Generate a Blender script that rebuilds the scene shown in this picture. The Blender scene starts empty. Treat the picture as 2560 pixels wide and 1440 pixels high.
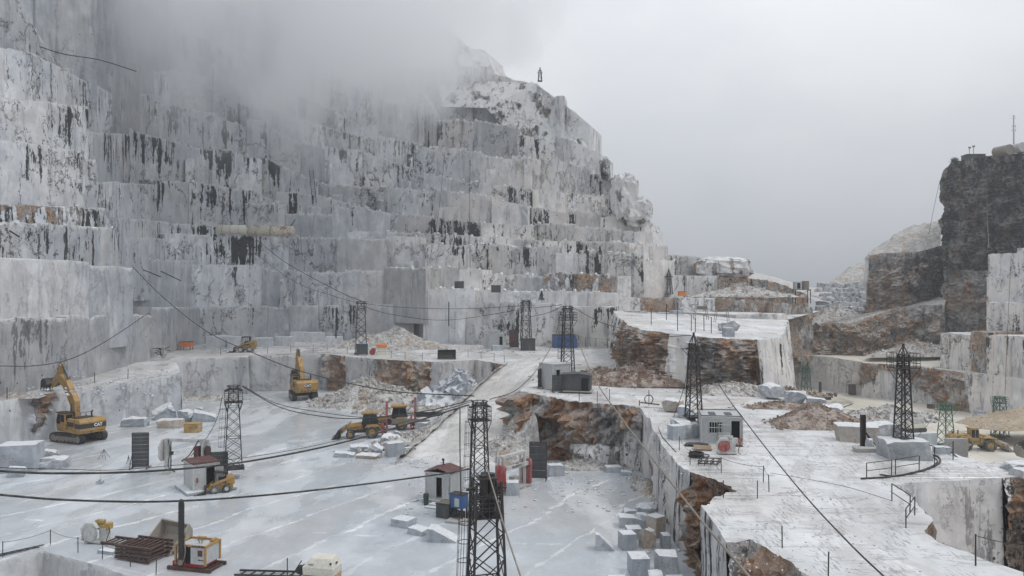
import bpy, bmesh, math, random
from mathutils import Vector, Matrix, Euler, noise
from mathutils.geometry import tessellate_polygon

SC = bpy.context.scene
COL = SC.collection
R = math.radians
FOC, CAMZ, HY = 1930.0, 17.0, 725.0

# ------------------------------------------------------------ camera, sky, sun
cam_d = bpy.data.cameras.new('camera')
cam_d.sensor_width = 36.0
cam_d.lens = 36.0 * FOC / 2560.0
cam_d.clip_start = 0.5
cam_d.clip_end = 5000
cam = bpy.data.objects.new('camera', cam_d)
COL.objects.link(cam)
cam.location = (0, 0, CAMZ)
cam.rotation_euler = (R(90) + math.atan(5.0 / FOC), 0, 0)
SC.camera = cam

SUN_EL, SUN_ROT = R(52), R(35)
world = bpy.data.worlds.new('World')
SC.world = world
world.use_nodes = True
nt = world.node_tree
for n in list(nt.nodes): nt.nodes.remove(n)
def wn(t, **k):
    n = nt.nodes.new(t)
    for a, v in k.items(): setattr(n, a, v)
    return n
sky = wn('ShaderNodeTexSky', sky_type='NISHITA', sun_disc=False)
sky.sun_elevation = SUN_EL; sky.sun_rotation = SUN_ROT
sky.air_density = 1.0; sky.dust_density = 4.0; sky.ozone_density = 1.0
tc = wn('ShaderNodeTexCoord')
mp = wn('ShaderNodeMapping'); mp.inputs['Scale'].default_value = (1.1, 1.1, 2.0)
nz = wn('ShaderNodeTexNoise'); nz.inputs['Scale'].default_value = 1.6; nz.inputs['Detail'].default_value = 5; nz.inputs['Roughness'].default_value = 0.5
cr = wn('ShaderNodeValToRGB')
cr.color_ramp.elements[0].position = 0.30; cr.color_ramp.elements[0].color = (0.52, 0.58, 0.67, 1)
cr.color_ramp.elements[1].position = 0.66; cr.color_ramp.elements[1].color = (0.80, 0.82, 0.85, 1)
# the cloud deck: brighter a little way up on the right, greyer low down
sep = wn('ShaderNodeSeparateXYZ')
el = wn('ShaderNodeMapRange'); el.inputs[1].default_value = -0.02; el.inputs[2].default_value = 0.34; el.inputs[3].default_value = 0.52; el.inputs[4].default_value = 1.07
side = wn('ShaderNodeMapRange'); side.inputs[1].default_value = -0.55; side.inputs[2].default_value = 0.25; side.inputs[3].default_value = 0.93; side.inputs[4].default_value = 1.0
zen = wn('ShaderNodeMapRange'); zen.inputs[1].default_value = 0.36; zen.inputs[2].default_value = 1.0; zen.inputs[3].default_value = 1.0; zen.inputs[4].default_value = 1.4
m0 = wn('ShaderNodeMath', operation='MULTIPLY')
m1 = wn('ShaderNodeMath', operation='MULTIPLY'); m2 = wn('ShaderNodeVectorMath', operation='SCALE')
hsv = wn('ShaderNodeHueSaturation'); hsv.inputs['Saturation'].default_value = 0.25
mixs = wn('ShaderNodeMix', data_type='RGBA'); mixs.inputs[0].default_value = 0.9
skys = wn('ShaderNodeVectorMath', operation='SCALE'); skys.inputs[3].default_value = 0.09
bg = wn('ShaderNodeBackground'); bg.inputs['Strength'].default_value = 1.0
wo = wn('ShaderNodeOutputWorld')
L = nt.links.new
L(tc.outputs['Generated'], mp.inputs[0]); L(mp.outputs[0], nz.inputs['Vector']); L(nz.outputs[0], cr.inputs[0])
L(tc.outputs['Generated'], sep.inputs[0]); L(sep.outputs[2], el.inputs[0]); L(sep.outputs[0], side.inputs[0])
L(sep.outputs[2], zen.inputs[0]); L(el.outputs[0], m0.inputs[0]); L(zen.outputs[0], m0.inputs[1]); L(m0.outputs[0], m1.inputs[0]); L(side.outputs[0], m1.inputs[1])
L(cr.outputs[0], m2.inputs[0]); L(m1.outputs[0], m2.inputs[3])
L(sky.outputs[0], skys.inputs[0]); L(skys.outputs[0], hsv.inputs['Color'])
L(hsv.outputs[0], mixs.inputs[6]); L(m2.outputs[0], mixs.inputs[7])
L(mixs.outputs[2], bg.inputs[0]); L(bg.outputs[0], wo.inputs[0])

sun_d = bpy.data.lights.new('sun', 'SUN'); sun_d.energy = 1.0; sun_d.angle = R(14); sun_d.color = (1.0, 0.97, 0.93)
sun = bpy.data.objects.new('sun', sun_d); COL.objects.link(sun)
# light comes from over the right shoulder of the scene, high
sun.rotation_euler = (R(5), R(30), 0)
SC.view_settings.view_transform = 'Standard'; SC.view_settings.look = 'None'
SC.view_settings.exposure = 0.12; SC.view_settings.gamma = 1.0
SC.cycles.max_bounces = 12; SC.cycles.diffuse_bounces = 3; SC.cycles.glossy_bounces = 3
SC.cycles.transmission_bounces = 3; SC.cycles.volume_bounces = 10
SC.cycles.use_denoising = True

# ------------------------------------------------------------ helpers
def P(px, py, D):
    return Vector(((px - 1280) / FOC * D, D, CAMZ - (py - HY) / FOC * D))
def G(px, py, z=0.0):
    return P(px, py, (CAMZ - z) * FOC / (py - HY))
def pxof(p): return 1280 + p[0] / max(p[1], 1) * FOC
def lerp(a, b, t): return a + (b - a) * t
def interp(tab, x):
    if x <= tab[0][0]: return tab[0][1]
    for (a, va), (b, vb) in zip(tab, tab[1:]):
        if x <= b: return va + (vb - va) * (x - a) / (b - a)
    return tab[-1][1]
def fbm(p, o=4):
    return noise.fractal(p, 0.9, 2.1, o, noise_basis='PERLIN_ORIGINAL')

def tag(o, label=None, cat=None, group=None, kind=None):
    if label: o['label'] = label
    if cat: o['category'] = cat
    if group: o['group'] = group
    if kind: o['kind'] = kind
    return o
def thing(name, label, cat, loc=(0, 0, 0), rz=0.0, group=None, s=1.0):
    o = bpy.data.objects.new(name, None); COL.objects.link(o)
    o.location = loc; o.rotation_euler = (0, 0, rz); o.scale = (s, s, s)
    o.empty_display_size = 0.3
    return tag(o, label, cat, group)

class MB:
    """collects shapes; build() links them as one mesh object"""
    def __init__(s): s.v = []; s.f = []; s.c = []; s.smooth = []; s.col = None; s.pl = {}
    def _add(s, vs, fs, smooth=False):
        b = len(s.v)
        s.v += [tuple(v) for v in vs]
        s.f += [tuple(i + b for i in f) for f in fs]
        s.smooth += [smooth] * len(fs)
        if s.col is not None or s.c:
            while len(s.c) < b: s.c.append((1, 0, 0, 0))
            s.c += [s.col or (1, 0, 0, 0)] * len(vs)
        return s
    def box(s, c, d, rot=None, taper=1.0):
        x, y, z = d[0] / 2, d[1] / 2, d[2] / 2
        vs = [Vector((sx * x * (taper if sz > 0 else 1), sy * y * (taper if sz > 0 else 1), sz * z)) for sz in (-1, 1) for sx, sy in ((-1, -1), (1, -1), (1, 1), (-1, 1))]
        if rot is not None:
            m = Euler(rot).to_matrix() if not isinstance(rot, Matrix) else rot
            vs = [m @ v for v in vs]
        c = Vector(c)
        return s._add([v + c for v in vs], [(3, 2, 1, 0), (4, 5, 6, 7), (0, 1, 5, 4), (1, 2, 6, 5), (2, 3, 7, 6), (3, 0, 4, 7)])
    def bar(s, a, b, w, h=None, up=(0, 0, 1)):
        a, b = Vector(a), Vector(b); d = b - a
        if d.length < 1e-6: return s
        z = d.normalized(); u = Vector(up)
        if abs(z.dot(u)) > 0.99: u = Vector((0, 1, 0))
        x = z.cross(u).normalized(); y = x.cross(z); h = h or w
        vs = [p + x * sx * w / 2 + y * sy * h / 2 for p in (a, b) for sx, sy in ((-1, -1), (1, -1), (1, 1), (-1, 1))]
        return s._add(vs, [(3, 2, 1, 0), (4, 5, 6, 7), (0, 1, 5, 4), (1, 2, 6, 5), (2, 3, 7, 6), (3, 0, 4, 7)])
    def cyl(s, a, b, r, r2=None, n=12, caps=True):
        a, b = Vector(a), Vector(b); z = (b - a).normalized(); u = Vector((0, 0, 1)) if abs(z.z) < 0.95 else Vector((1, 0, 0))
        x = z.cross(u).normalized(); y = z.cross(x); r2 = r if r2 is None else r2
        vs = []
        for p, rr in ((a, r), (b, r2)):
            for i in range(n):
                t = 2 * math.pi * i / n; vs.append(p + x * math.cos(t) * rr + y * math.sin(t) * rr)
        s._add(vs, [(i, (i + 1) % n, n + (i + 1) % n, n + i) for i in range(n)], True)
        if caps:
            s._add(vs[:n], [tuple(range(n))[::-1]]); s._add(vs[n:], [tuple(range(n))])
        return s
    def tube(s, pts, r, n=6):
        pts = [Vector(p) for p in pts]; vs = []
        for i, p in enumerate(pts):
            d = (pts[min(i + 1, len(pts) - 1)] - pts[max(i - 1, 0)]).normalized()
            u = Vector((0, 0, 1)) if abs(d.z) < 0.9 else Vector((1, 0, 0))
            x = d.cross(u).normalized(); y = d.cross(x)
            for k in range(n):
                t = 2 * math.pi * k / n; vs.append(p + (x * math.cos(t) + y * math.sin(t)) * r)
        fs = [(i * n + k, i * n + (k + 1) % n, (i + 1) * n + (k + 1) % n, (i + 1) * n + k) for i in range(len(pts) - 1) for k in range(n)]
        s._add(vs, fs, True)
        return s
    def ring(s, c, r, w, n=20, m=6, axis='Z', a0=0, a1=360):
        c = Vector(c); pts = []
        for i in range(n + 1):
            t = R(a0 + (a1 - a0) * i / n)
            q = {'Z': (math.cos(t), math.sin(t), 0), 'X': (0, math.cos(t), math.sin(t)), 'Y': (math.cos(t), 0, math.sin(t))}[axis]
            pts.append(c + Vector(q) * r)
        return s.tube(pts, w, m)
    def prism(s, poly, axis, a, b):
        """poly of 2d points extruded along axis from a to b"""
        def q(p, t):
            return {'X': (t, p[0], p[1]), 'Y': (p[0], t, p[1]), 'Z': (p[0], p[1], t)}[axis]
        n = len(poly)
        vs = [q(p, a) for p in poly] + [q(p, b) for p in poly]
        tri = tessellate_polygon([[Vector((p[0], p[1], 0)) for p in poly]])
        fs = [tuple(t) for t in tri] + [tuple(i + n for i in t)[::-1] for t in tri] + [(i, (i + 1) % n, n + (i + 1) % n, n + i) for i in range(n)]
        b0 = len(s.f); s._add(vs, fs); s.fix = True
        return s
    def lathe(s, prof, c, n=16, axis='Z'):
        c = Vector(c); vs = []
        for r, h in prof:
            for i in range(n):
                t = 2 * math.pi * i / n; x, y = r * math.cos(t), r * math.sin(t)
                vs.append(c + Vector({'Z': (x, y, h), 'X': (h, x, y), 'Y': (x, h, y)}[axis]))
        k = len(prof)
        s._add(vs, [(j * n + i, j * n + (i + 1) % n, (j + 1) * n + (i + 1) % n, (j + 1) * n + i) for j in range(k - 1) for i in range(n)], True)
        return s
    def build(s, name, mat, parent=None, bevel=0.0, recalc=True):
        me = bpy.data.meshes.new(name)
        me.from_pydata(s.v, [], s.f)
        me.polygons.foreach_set('use_smooth', s.smooth)
        if recalc:
            bm = bmesh.new(); bm.from_mesh(me); bmesh.ops.recalc_face_normals(bm, faces=bm.faces); bm.to_mesh(me); bm.free()
        if s.c:
            while len(s.c) < len(s.v): s.c.append((1, 0, 0, 0))
            ca = me.color_attributes.new('tint', 'FLOAT_COLOR', 'POINT')
            ca.data.foreach_set('color', [x for c in s.c for x in c])
        if s.pl:
            ca = me.color_attributes.new('place', 'FLOAT_COLOR', 'POINT')
            ca.data.foreach_set('color', [x for i in range(len(s.v)) for x in s.pl.get(i, (0.5, 9.0, 0.0, 1.0))])
        me.materials.append(mat)
        me.update()
        o = bpy.data.objects.new(name, me); COL.objects.link(o)
        if bevel:
            b = o.modifiers.new('bevel', 'BEVEL'); b.width = bevel; b.segments = 2; b.limit_method = 'ANGLE'; b.angle_limit = R(40)
        if parent is not None: o.parent = parent
        return o

# ------------------------------------------------------------ materials
class NT:
    def __init__(s, name):
        s.m = bpy.data.materials.new(name); s.m.use_nodes = True; s.t = s.m.node_tree
        s.b = s.t.nodes['Principled BSDF']; s.tc = s.t.nodes.new('ShaderNodeTexCoord')
        s.pos = s.tc.outputs['Object']
    def n(s, t, **k):
        x = s.t.nodes.new(t)
        for a, v in k.items(): setattr(x, a, v)
        return x
    def l(s, a, b): s.t.links.new(a, b)
    def inp(s, sock, v):
        if hasattr(v, 'is_linked'): s.l(v, sock)
        else: sock.default_value = v
    def map(s, sc=(1, 1, 1), rot=(0, 0, 0), loc=(0, 0, 0), src=None):
        m = s.n('ShaderNodeMapping'); m.inputs['Scale'].default_value = sc; m.inputs['Rotation'].default_value = rot; m.inputs['Location'].default_value = loc
        s.l(src or s.pos, m.inputs[0]); return m.outputs[0]
    def noise(s, vec, scale, det=4, rough=0.55, dist=0.0, col=False):
        x = s.n('ShaderNodeTexNoise'); x.inputs['Scale'].default_value = scale; x.inputs['Detail'].default_value = det
        x.inputs['Roughness'].default_value = rough; x.inputs['Distortion'].default_value = dist
        s.l(vec, x.inputs['Vector']); return x.outputs[1 if col else 0]
    def vor(s, vec, scale, feat='DISTANCE_TO_EDGE', out=0):
        x = s.n('ShaderNodeTexVoronoi', feature=feat); x.inputs['Scale'].default_value = scale; s.l(vec, x.inputs['Vector']); return x.outputs[out]
    def rng(s, v, a, b, c=0.0, d=1.0, smooth=True):
        x = s.n('ShaderNodeMapRange'); x.interpolation_type = 'SMOOTHSTEP' if smooth else 'LINEAR'
        s.inp(x.inputs[0], v)
        for i, q in enumerate((a, b, c, d)): x.inputs[i + 1].default_value = q
        return x.outputs[0]
    def math(s, op, a, b=0.0, clamp=False):
        x = s.n('ShaderNodeMath', operation=op, use_clamp=clamp); s.inp(x.inputs[0], a); s.inp(x.inputs[1], b); return x.outputs[0]
    def mix(s, f, a, b):
        x = s.n('ShaderNodeMix', data_type='RGBA'); s.inp(x.inputs[0], f)
        for i, v in ((6, a), (7, b)):
            if isinstance(v, tuple): x.inputs[i].default_value = (*v[:3], 1)
            else: s.l(v, x.inputs[i])
        return x.outputs[2]
    def scale(s, c, f):
        x = s.n('ShaderNodeVectorMath', operation='SCALE'); s.l(c, x.inputs[0]); s.inp(x.inputs[3], f); return x.outputs[0]
    def vadd(s, a, b):
        x = s.n('ShaderNodeVectorMath', operation='ADD'); s.l(a, x.inputs[0]); s.l(b, x.inputs[1]); return x.outputs[0]
    def attr(s):
        x = s.n('ShaderNodeVertexColor', layer_name='tint'); p = s.n('ShaderNodeSeparateColor'); s.l(x.outputs[0], p.inputs[0])
        return p.outputs[0], p.outputs[1], p.outputs[2], x.outputs[1]
    def bump(s, h, strength=0.4, dist=0.1, prev=None):
        x = s.n('ShaderNodeBump'); x.inputs['Strength'].default_value = strength; x.inputs['Distance'].default_value = dist
        s.l(h, x.inputs['Height'])
        if prev is not None: s.l(prev, x.inputs['Normal'])
        return x.outputs[0]
    def out(s, col, rough=0.6, normal=None, metal=0.0, spec=None):
        if isinstance(col, tuple): s.b.inputs['Base Color'].default_value = (*col[:3], 1)
        else: s.l(col, s.b.inputs['Base Color'])
        s.inp(s.b.inputs['Roughness'], rough); s.inp(s.b.inputs['Metallic'], metal)
        if spec is not None: s.b.inputs['Specular IOR Level'].default_value = spec
        if normal is not None: s.l(normal, s.b.inputs['Normal'])
        return s.m

def mat_rock():
    """quarried marble: tint.r tone, tint.g drip stains and cracks, tint.b rusty broken rock, alpha dark lichen;
    place.r a random number per sawn block, place.g metres below its top edge"""
    m = NT('quarry_marble'); p = m.pos
    tone, stain, brown, dark = m.attr()
    pa = m.n('ShaderNodeVertexColor', layer_name='place'); ps = m.n('ShaderNodeSeparateColor'); m.l(pa.outputs[0], ps.inputs[0])
    rnd_, below = ps.outputs[0], ps.outputs[1]
    cx = m.n('ShaderNodeCombineXYZ'); m.l(rnd_, cx.inputs[0]); m.l(rnd_, cx.inputs[2])
    q = m.vadd(p, m.scale(cx.outputs[0], 60.0))       # every block was cut from another place
    big = m.noise(p, 0.05, 3)
    med = m.noise(m.map((1, 1, 1), (0.5, 0.7, 0.3), src=q), 0.35, 6, 0.6)
    px_ = m.n('ShaderNodeSeparateXYZ'); m.l(p, px_.inputs[0]); zone = m.rng(m.math('ADD', px_.outputs[0], m.math('MULTIPLY', m.math('SUBTRACT', big, 0.5), 60.0)), -38.0, 8.0)
    base = m.mix(m.math('ADD', m.math('MULTIPLY', m.rng(big, 0.40, 0.60), 0.45), m.math('MULTIPLY', zone, 0.55)), (0.50, 0.52, 0.55), (0.68, 0.64, 0.605))
    # diagonal smoky veining
    vm = m.map((0.9, 0.9, 0.13), (0.0, R(52), 0.2))
    vv = m.noise(vm, 0.7, 7, 0.68, 0.9)
    base = m.mix(m.math('MULTIPLY', m.rng(vv, 0.50, 0.66), m.math('ADD', m.math('MULTIPLY', zone, 0.25), 0.45)), base, (0.22, 0.24, 0.275))
    base = m.mix(m.math('MULTIPLY', m.rng(m.noise(m.map((1, 1, 0.25), (0, R(-38), 0), src=q), 0.35, 6, 0.65, 0.6), 0.52, 0.62), 0.75), base, (0.68, 0.685, 0.685))
    base = m.scale(base, m.rng(med, 0.32, 0.68, 0.87, 1.12))
    base = m.scale(base, tone)
    # warm runs of rusty water
    runw = m.rng(m.noise(m.map((1, 1, 0.06)), 0.5, 5, 0.65), 0.52, 0.66)
    base = m.mix(m.math('MULTIPLY', runw, m.rng(stain, 0.1, 1.0, 0.03, 0.32)), base, (0.38, 0.335, 0.265))
    # cracks: a few long ones and patches of a fine net
    dv = m.scale(m.noise(p, 0.35, 5, 0.7, 0, True), 5.0)
    crk = m.vor(m.vadd(m.map((1.0, 1.0, 0.45), (0.0, R(28), 0.4)), dv), 0.16)
    c1 = m.math('MULTIPLY', m.rng(crk, 0.002, 0.011, 1, 0), m.rng(m.noise(p, 0.12, 4, 0.65), 0.47, 0.54))
    dv2 = m.scale(m.noise(p, 0.9, 5, 0.75, 0, True), 2.6)
    crk2 = m.vor(m.vadd(m.map((1.0, 1.0, 0.30), (0, R(34), 0.9)), dv2), 0.5)
    wv = m.rng(m.noise(p, 1.1, 3, 0.7), 0.35, 0.65, 0.005, 0.036)
    c2 = m.math('MULTIPLY', m.math('LESS_THAN', crk2, wv), m.rng(m.noise(m.map(loc=(30, 9, 4)), 0.055, 5, 0.7), 0.505, 0.555))
    cr_ = m.math('MULTIPLY', m.math('MAXIMUM', c1, c2), m.rng(stain, 0.0, 0.45, 0.12, 1.0))
    # black drips running down from the bench edges
    wob = m.scale(m.noise(p, 0.8, 3, 0.6, 0, True), 0.5)
    d1 = m.noise(m.vadd(m.map((1, 1, 0.04)), wob), 1.25, 4, 0.7)
    d2 = m.noise(m.map((1, 1, 0.5), loc=(7, 3, 1)), 0.11, 5, 0.72)
    d1w = m.noise(m.vadd(m.map((1, 1, 0.05), loc=(11, 5, 2)), wob), 0.55, 4, 0.65)
    d1 = m.math('MAXIMUM', d1, m.math('SUBTRACT', d1w, 0.015))
    fall = m.rng(m.math('SUBTRACT', below, m.math('MULTIPLY', m.noise(m.map((1, 1, 0.0)), 0.9, 4, 0.8), 9.0)), 0.0, 2.5, 0.085, 0.0, False)
    dsum = m.math('ADD', m.math('ADD', d1, fall), m.math('MULTIPLY', m.math('SUBTRACT', d2, 0.5), 0.95))
    dr = m.rng(m.math('ADD', dsum, m.math('MULTIPLY', stain, 0.16)), 0.775, 0.805)
    dr = m.math('MULTIPLY', dr, m.rng(stain, 0.10, 0.30, 0.0, 1.0))
    base = m.mix(m.math('MULTIPLY', m.math('MAXIMUM', cr_, dr), 0.97), base, (0.020, 0.020, 0.020))
    # small dark flecks
    fl = m.math('MULTIPLY', m.rng(m.noise(m.map((1, 1, 0.5)), 1.6, 5, 0.85), 0.66, 0.71), m.rng(stain, 0.1, 0.8, 0.05, 0.7))
    base = m.mix(fl, base, (0.10, 0.10, 0.10))
    dots = m.math('MULTIPLY', m.math('LESS_THAN', m.vor(p, 0.6, 'F1'), 0.075), m.rng(m.noise(p, 0.09, 2), 0.45, 0.5))
    base = m.mix(m.math('MULTIPLY', dots, 0.9), base, (0.02, 0.02, 0.02))
    # chalk-white bruised edge along the top of a cut
    ch = m.math('MULTIPLY', m.rng(m.math('ADD', below, m.math('MULTIPLY', m.noise(p, 1.3, 5, 0.75), 3.0)), 1.5, 1.9, 1, 0), 0.72)
    base = m.mix(ch, base, (0.68, 0.68, 0.67))
    # rusty broken rock
    r1 = m.noise(m.map((1, 1, 0.62), (0.3, 0.25, 0)), 0.42, 8, 0.74, 0.7)
    ramp = m.n('ShaderNodeValToRGB'); e = ramp.color_ramp.elements
    e[0].position = 0.31; e[0].color = (0.05, 0.035, 0.025, 1); e[1].position = 0.70; e[1].color = (0.60, 0.57, 0.53, 1)
    for qq, c in ((0.38, (0.26, 0.125, 0.06, 1)), (0.435, (0.46, 0.23, 0.095, 1)), (0.49, (0.56, 0.46, 0.37, 1)), (0.535, (0.38, 0.23, 0.14, 1)), (0.575, (0.52, 0.45, 0.39, 1)), (0.62, (0.40, 0.24, 0.14, 1))):
        x = e.new(qq); x.color = c
    m.l(r1, ramp.inputs[0])
    fine = m.rng(m.noise(p, 2.2, 7, 0.8), 0.36, 0.62, 0.82, 1.45)
    rust = m.scale(ramp.outputs[0], fine)
    greyrock = m.mix(m.rng(m.noise(m.map((1, 1, 0.6), (0.4, 0.5, 0)), 0.9, 8, 0.8), 0.40, 0.60), (0.17, 0.15, 0.14), (0.58, 0.55, 0.53))
    rust = m.mix(m.math('MULTIPLY', m.rng(m.noise(m.map(loc=(4, 4, 9)), 0.11, 4, 0.6), 0.52, 0.60), m.math('SUBTRACT', 1.0, ps.outputs[2])), rust, greyrock)
    rust = m.mix(m.math('MULTIPLY', m.math('MULTIPLY', ps.outputs[2], m.rng(m.noise(m.map((1, 1, 0.5), loc=(2, 1, 3)), 0.35, 6, 0.7), 0.42, 0.60)), 0.75), rust, (0.50, 0.205, 0.075))
    rust = m.mix(m.math('MULTIPLY', m.rng(m.noise(m.map((1, 1, 0.45), (0.2, 0.5, 0), (8, 2, 5)), 0.5, 7, 0.75), 0.50, 0.56), 0.85), rust, m.scale(base, 1.15))
    bf = m.rng(m.math('ADD', brown, m.math('MULTIPLY', m.math('SUBTRACT', m.noise(m.map((1, 1, 0.5)), 0.28, 6, 0.7), 0.5), 0.9)), 0.45, 0.50)
    base = m.mix(bf, base, rust)
    # dark weathered rock with lichen
    lich = m.mix(m.rng(m.noise(m.map((1, 1, 0.6)), 0.45, 8, 0.82), 0.47, 0.58), (0.035, 0.035, 0.038), (0.36, 0.34, 0.32))
    lich = m.mix(m.rng(m.noise(m.map(loc=(3, 2, 7)), 0.20, 6, 0.75), 0.51, 0.60), lich, (0.20, 0.145, 0.11))
    df = m.rng(m.math('ADD', dark, m.math('MULTIPLY', m.math('SUBTRACT', m.noise(m.map((1, 1, 0.7)), 0.22, 7, 0.75), 0.5), 0.9)), 0.44, 0.54)
    base = m.mix(df, base, lich)
    # white powder lying on upward faces
    g = m.n('ShaderNodeNewGeometry'); sp = m.n('ShaderNodeSeparateXYZ'); m.l(g.outputs['Normal'], sp.inputs[0])
    upf = m.math('MULTIPLY', m.rng(sp.outputs[2], 0.55, 0.88), m.rng(m.noise(p, 1.2, 5, 0.7), 0.3, 0.5))
    upf = m.math('MULTIPLY', upf, m.math('MULTIPLY', m.rng(dark, 0.2, 0.6, 0.8, 0.25), m.math('SUBTRACT', 1.0, m.math('MULTIPLY', bf, 0.72))))
    base = m.mix(upf, base, (0.66, 0.66, 0.65))
    rr = m.rng(med, 0.3, 0.7, 0.45, 0.8)
    rg = m.rng(m.math('MAXIMUM', bf, df), 0.0, 1.0, 0.10, 2.4)
    h = m.math('ADD', m.math('MULTIPLY', m.math('ADD', m.noise(p, 0.8, 8, 0.75), m.math('MULTIPLY', m.vor(m.vadd(p, m.scale(m.noise(p, 1.5, 3, 0.6, 0, True), 0.8)), 1.1, 'F1'), -0.45)), rg), m.math('MULTIPLY', cr_, -0.2))
    m.out(base, rr, m.bump(h, 1.0, 0.75), spec=0.3)
    return m.m

def mat_floor(name, base_a, base_b, wet=0.5, lines=1.0, dirt=0.3, ang=60, tracks=0.0, warm=(0.52, 0.46, 0.40)):
    m = NT(name); p = m.pos
    flat = m.map((1, 1, 0))
    big = m.noise(flat, 0.045, 4, 0.6); med = m.noise(flat, 0.35, 6, 0.65); fine = m.noise(flat, 3.0, 5, 0.7)
    dr = m.noise(m.map((1, 0.25, 0), (0, 0, R(90 - ang))), 0.25, 5, 0.6, 0.5)
    base = m.mix(m.rng(dr, 0.35, 0.65), base_a, base_b)
    base = m.mix(m.math('MULTIPLY', m.rng(m.noise(m.map((1, 1, 0), loc=(40, 3, 0)), 0.07, 5, 0.65), 0.45, 0.65), dirt), base, warm)
    base = m.scale(base, m.rng(med, 0.3, 0.7, 0.93, 1.06)); base = m.scale(base, m.rng(fine, 0.3, 0.7, 0.96, 1.04))
    # saw-cut ridges outlined by white slurry
    if lines:
        rot = m.map((1, 1, 0), (0, 0, R(-ang)))
        dist = m.scale(m.noise(rot, 0.06, 4, 0.6, 0, True), 5.0); d2 = m.scale(m.noise(rot, 0.9, 3, 0.7, 0, True), 0.7)
        v = m.vadd(m.vadd(rot, dist), d2)
        s = m.n('ShaderNodeSeparateXYZ'); m.l(v, s.inputs[0])
        tri = m.math('PINGPONG', m.math('DIVIDE', s.outputs[1], 2.5), 1.0)
        wid = m.rng(m.noise(m.map((0.12, 1, 0), (0, 0, R(-ang))), 0.8, 4, 0.7), 0.38, 0.72, 0.0, 0.12)
        ln = m.rng(m.math('SUBTRACT', tri, wid), -0.012, 0.012, 1, 0)
        s2 = m.n('ShaderNodeSeparateXYZ'); m.l(m.vadd(m.map((1, 1, 0), (0, 0, R(8))), dist), s2.inputs[0])
        tri2 = m.math('PINGPONG', m.math('DIVIDE', s2.outputs[1], 9.0), 1.0)
        ln2 = m.math('MULTIPLY', m.rng(tri2, 0.004, 0.02, 1, 0), m.rng(med, 0.5, 0.6))
        ln = m.math('MULTIPLY', m.math('MAXIMUM', ln, ln2), m.rng(big, 0.35, 0.55, 0.35, 1.0))
        base = m.mix(m.math('MULTIPLY', ln, 0.75 * lines), base, (0.80, 0.81, 0.81))
    # drier chalky sheets
    dry = m.rng(m.noise(m.map((1, 0.4, 0), (0, 0, R(90 - ang)), (9, 2, 0)), 0.11, 6, 0.6, 0.4), 0.50, 0.60)
    base = m.mix(m.math('MULTIPLY', dry, 0.26), base, (0.68, 0.69, 0.70))
    if tracks:
        tm = m.map((1, 1, 0), (0, 0, R(-62)))
        st = m.n('ShaderNodeSeparateXYZ'); m.l(m.vadd(tm, m.scale(m.noise(tm, 0.08, 2, 0.5, 0, True), 2.5)), st.inputs[0])
        lane = m.rng(m.math('PINGPONG', m.math('DIVIDE', st.outputs[1], 1.3), 1.0), 0.36, 0.5, 1, 0)
        rib = m.rng(m.noise(m.map((5.5, 0.9, 0), (0, 0, R(-62))), 1.2, 3, 0.7), 0.50, 0.60)
        tk = m.math('MULTIPLY', m.math('MULTIPLY', lane, rib), m.rng(m.noise(m.map((1, 1, 0), loc=(5, 8, 0)), 0.16, 4, 0.6), 0.38, 0.48))
        base = m.mix(m.math('MULTIPLY', m.rng(m.noise(m.map((1, 0.35, 0), (0, 0, R(30))), 0.28, 6, 0.7, 0.4), 0.45, 0.58), 0.6), base, (0.44, 0.425, 0.405))
        base = m.mix(m.math('MULTIPLY', tk, tracks), base, (0.27, 0.26, 0.25))
        # dark seams of the bedding
        sm = m.noise(m.map((0.25, 1, 0), (0, 0, R(28))), 0.9, 6, 0.75, 0.7)
        base = m.mix(m.math('MULTIPLY', m.math('MULTIPLY', m.rng(sm, 0.555, 0.58), m.rng(sm, 0.585, 0.615, 1, 0)), 0.75), base, (0.25, 0.24, 0.235))
    specks = m.rng(m.noise(flat, 2.2, 6, 0.85), 0.61, 0.68)
    base = m.mix(m.math('MULTIPLY', specks, 0.5), base, (0.30, 0.29, 0.28))
    wetm = m.math('MULTIPLY', m.rng(m.noise(m.map((1, 0.5, 0), (0, 0, R(90 - ang)), (3, 5, 0)), 0.10, 5, 0.6, 0.3), 0.62 - wet * 0.25, 0.70 - wet * 0.25), m.math('SUBTRACT', 1.0, m.math('MULTIPLY', dry, 0.7)))
    base = m.scale(base, m.math('SUBTRACT', 1.0, m.math('MULTIPLY', wetm, 0.09)))
    rough = m.math('ADD', m.math('MULTIPLY', m.math('SUBTRACT', 1.0, wetm), 0.38), m.rng(med, 0.3, 0.7, 0.10, 0.2))
    m.out(base, rough, m.bump(m.math('ADD', fine, m.math('MULTIPLY', med, 2)), 0.16, 0.06), spec=0.5)
    return m.m

def mat_rubble(name, a, b, c):
    m = NT(name); p = m.pos
    v = m.vor(p, 1.6, 'F1', 1)
    s = m.n('ShaderNodeSeparateColor'); m.l(v, s.inputs[0])
    col = m.mix(m.rng(s.outputs[0], 0.2, 0.8), a, b)
    col = m.mix(m.rng(m.noise(p, 0.35, 5, 0.7), 0.50, 0.66), col, c)
    col = m.scale(col, m.rng(m.noise(p, 5, 5, 0.75), 0.3, 0.7, 0.75, 1.2))
    e = m.vor(p, 2.4)
    col = m.scale(col, m.rng(e, 0.0, 0.07, 0.72, 1.0))
    m.out(col, 0.85, m.bump(m.math('ADD', m.vor(p, 2.4, 'F1'), m.noise(p, 4, 5, 0.7)), 0.8, 0.3), spec=0.2)
    return m.m

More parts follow.
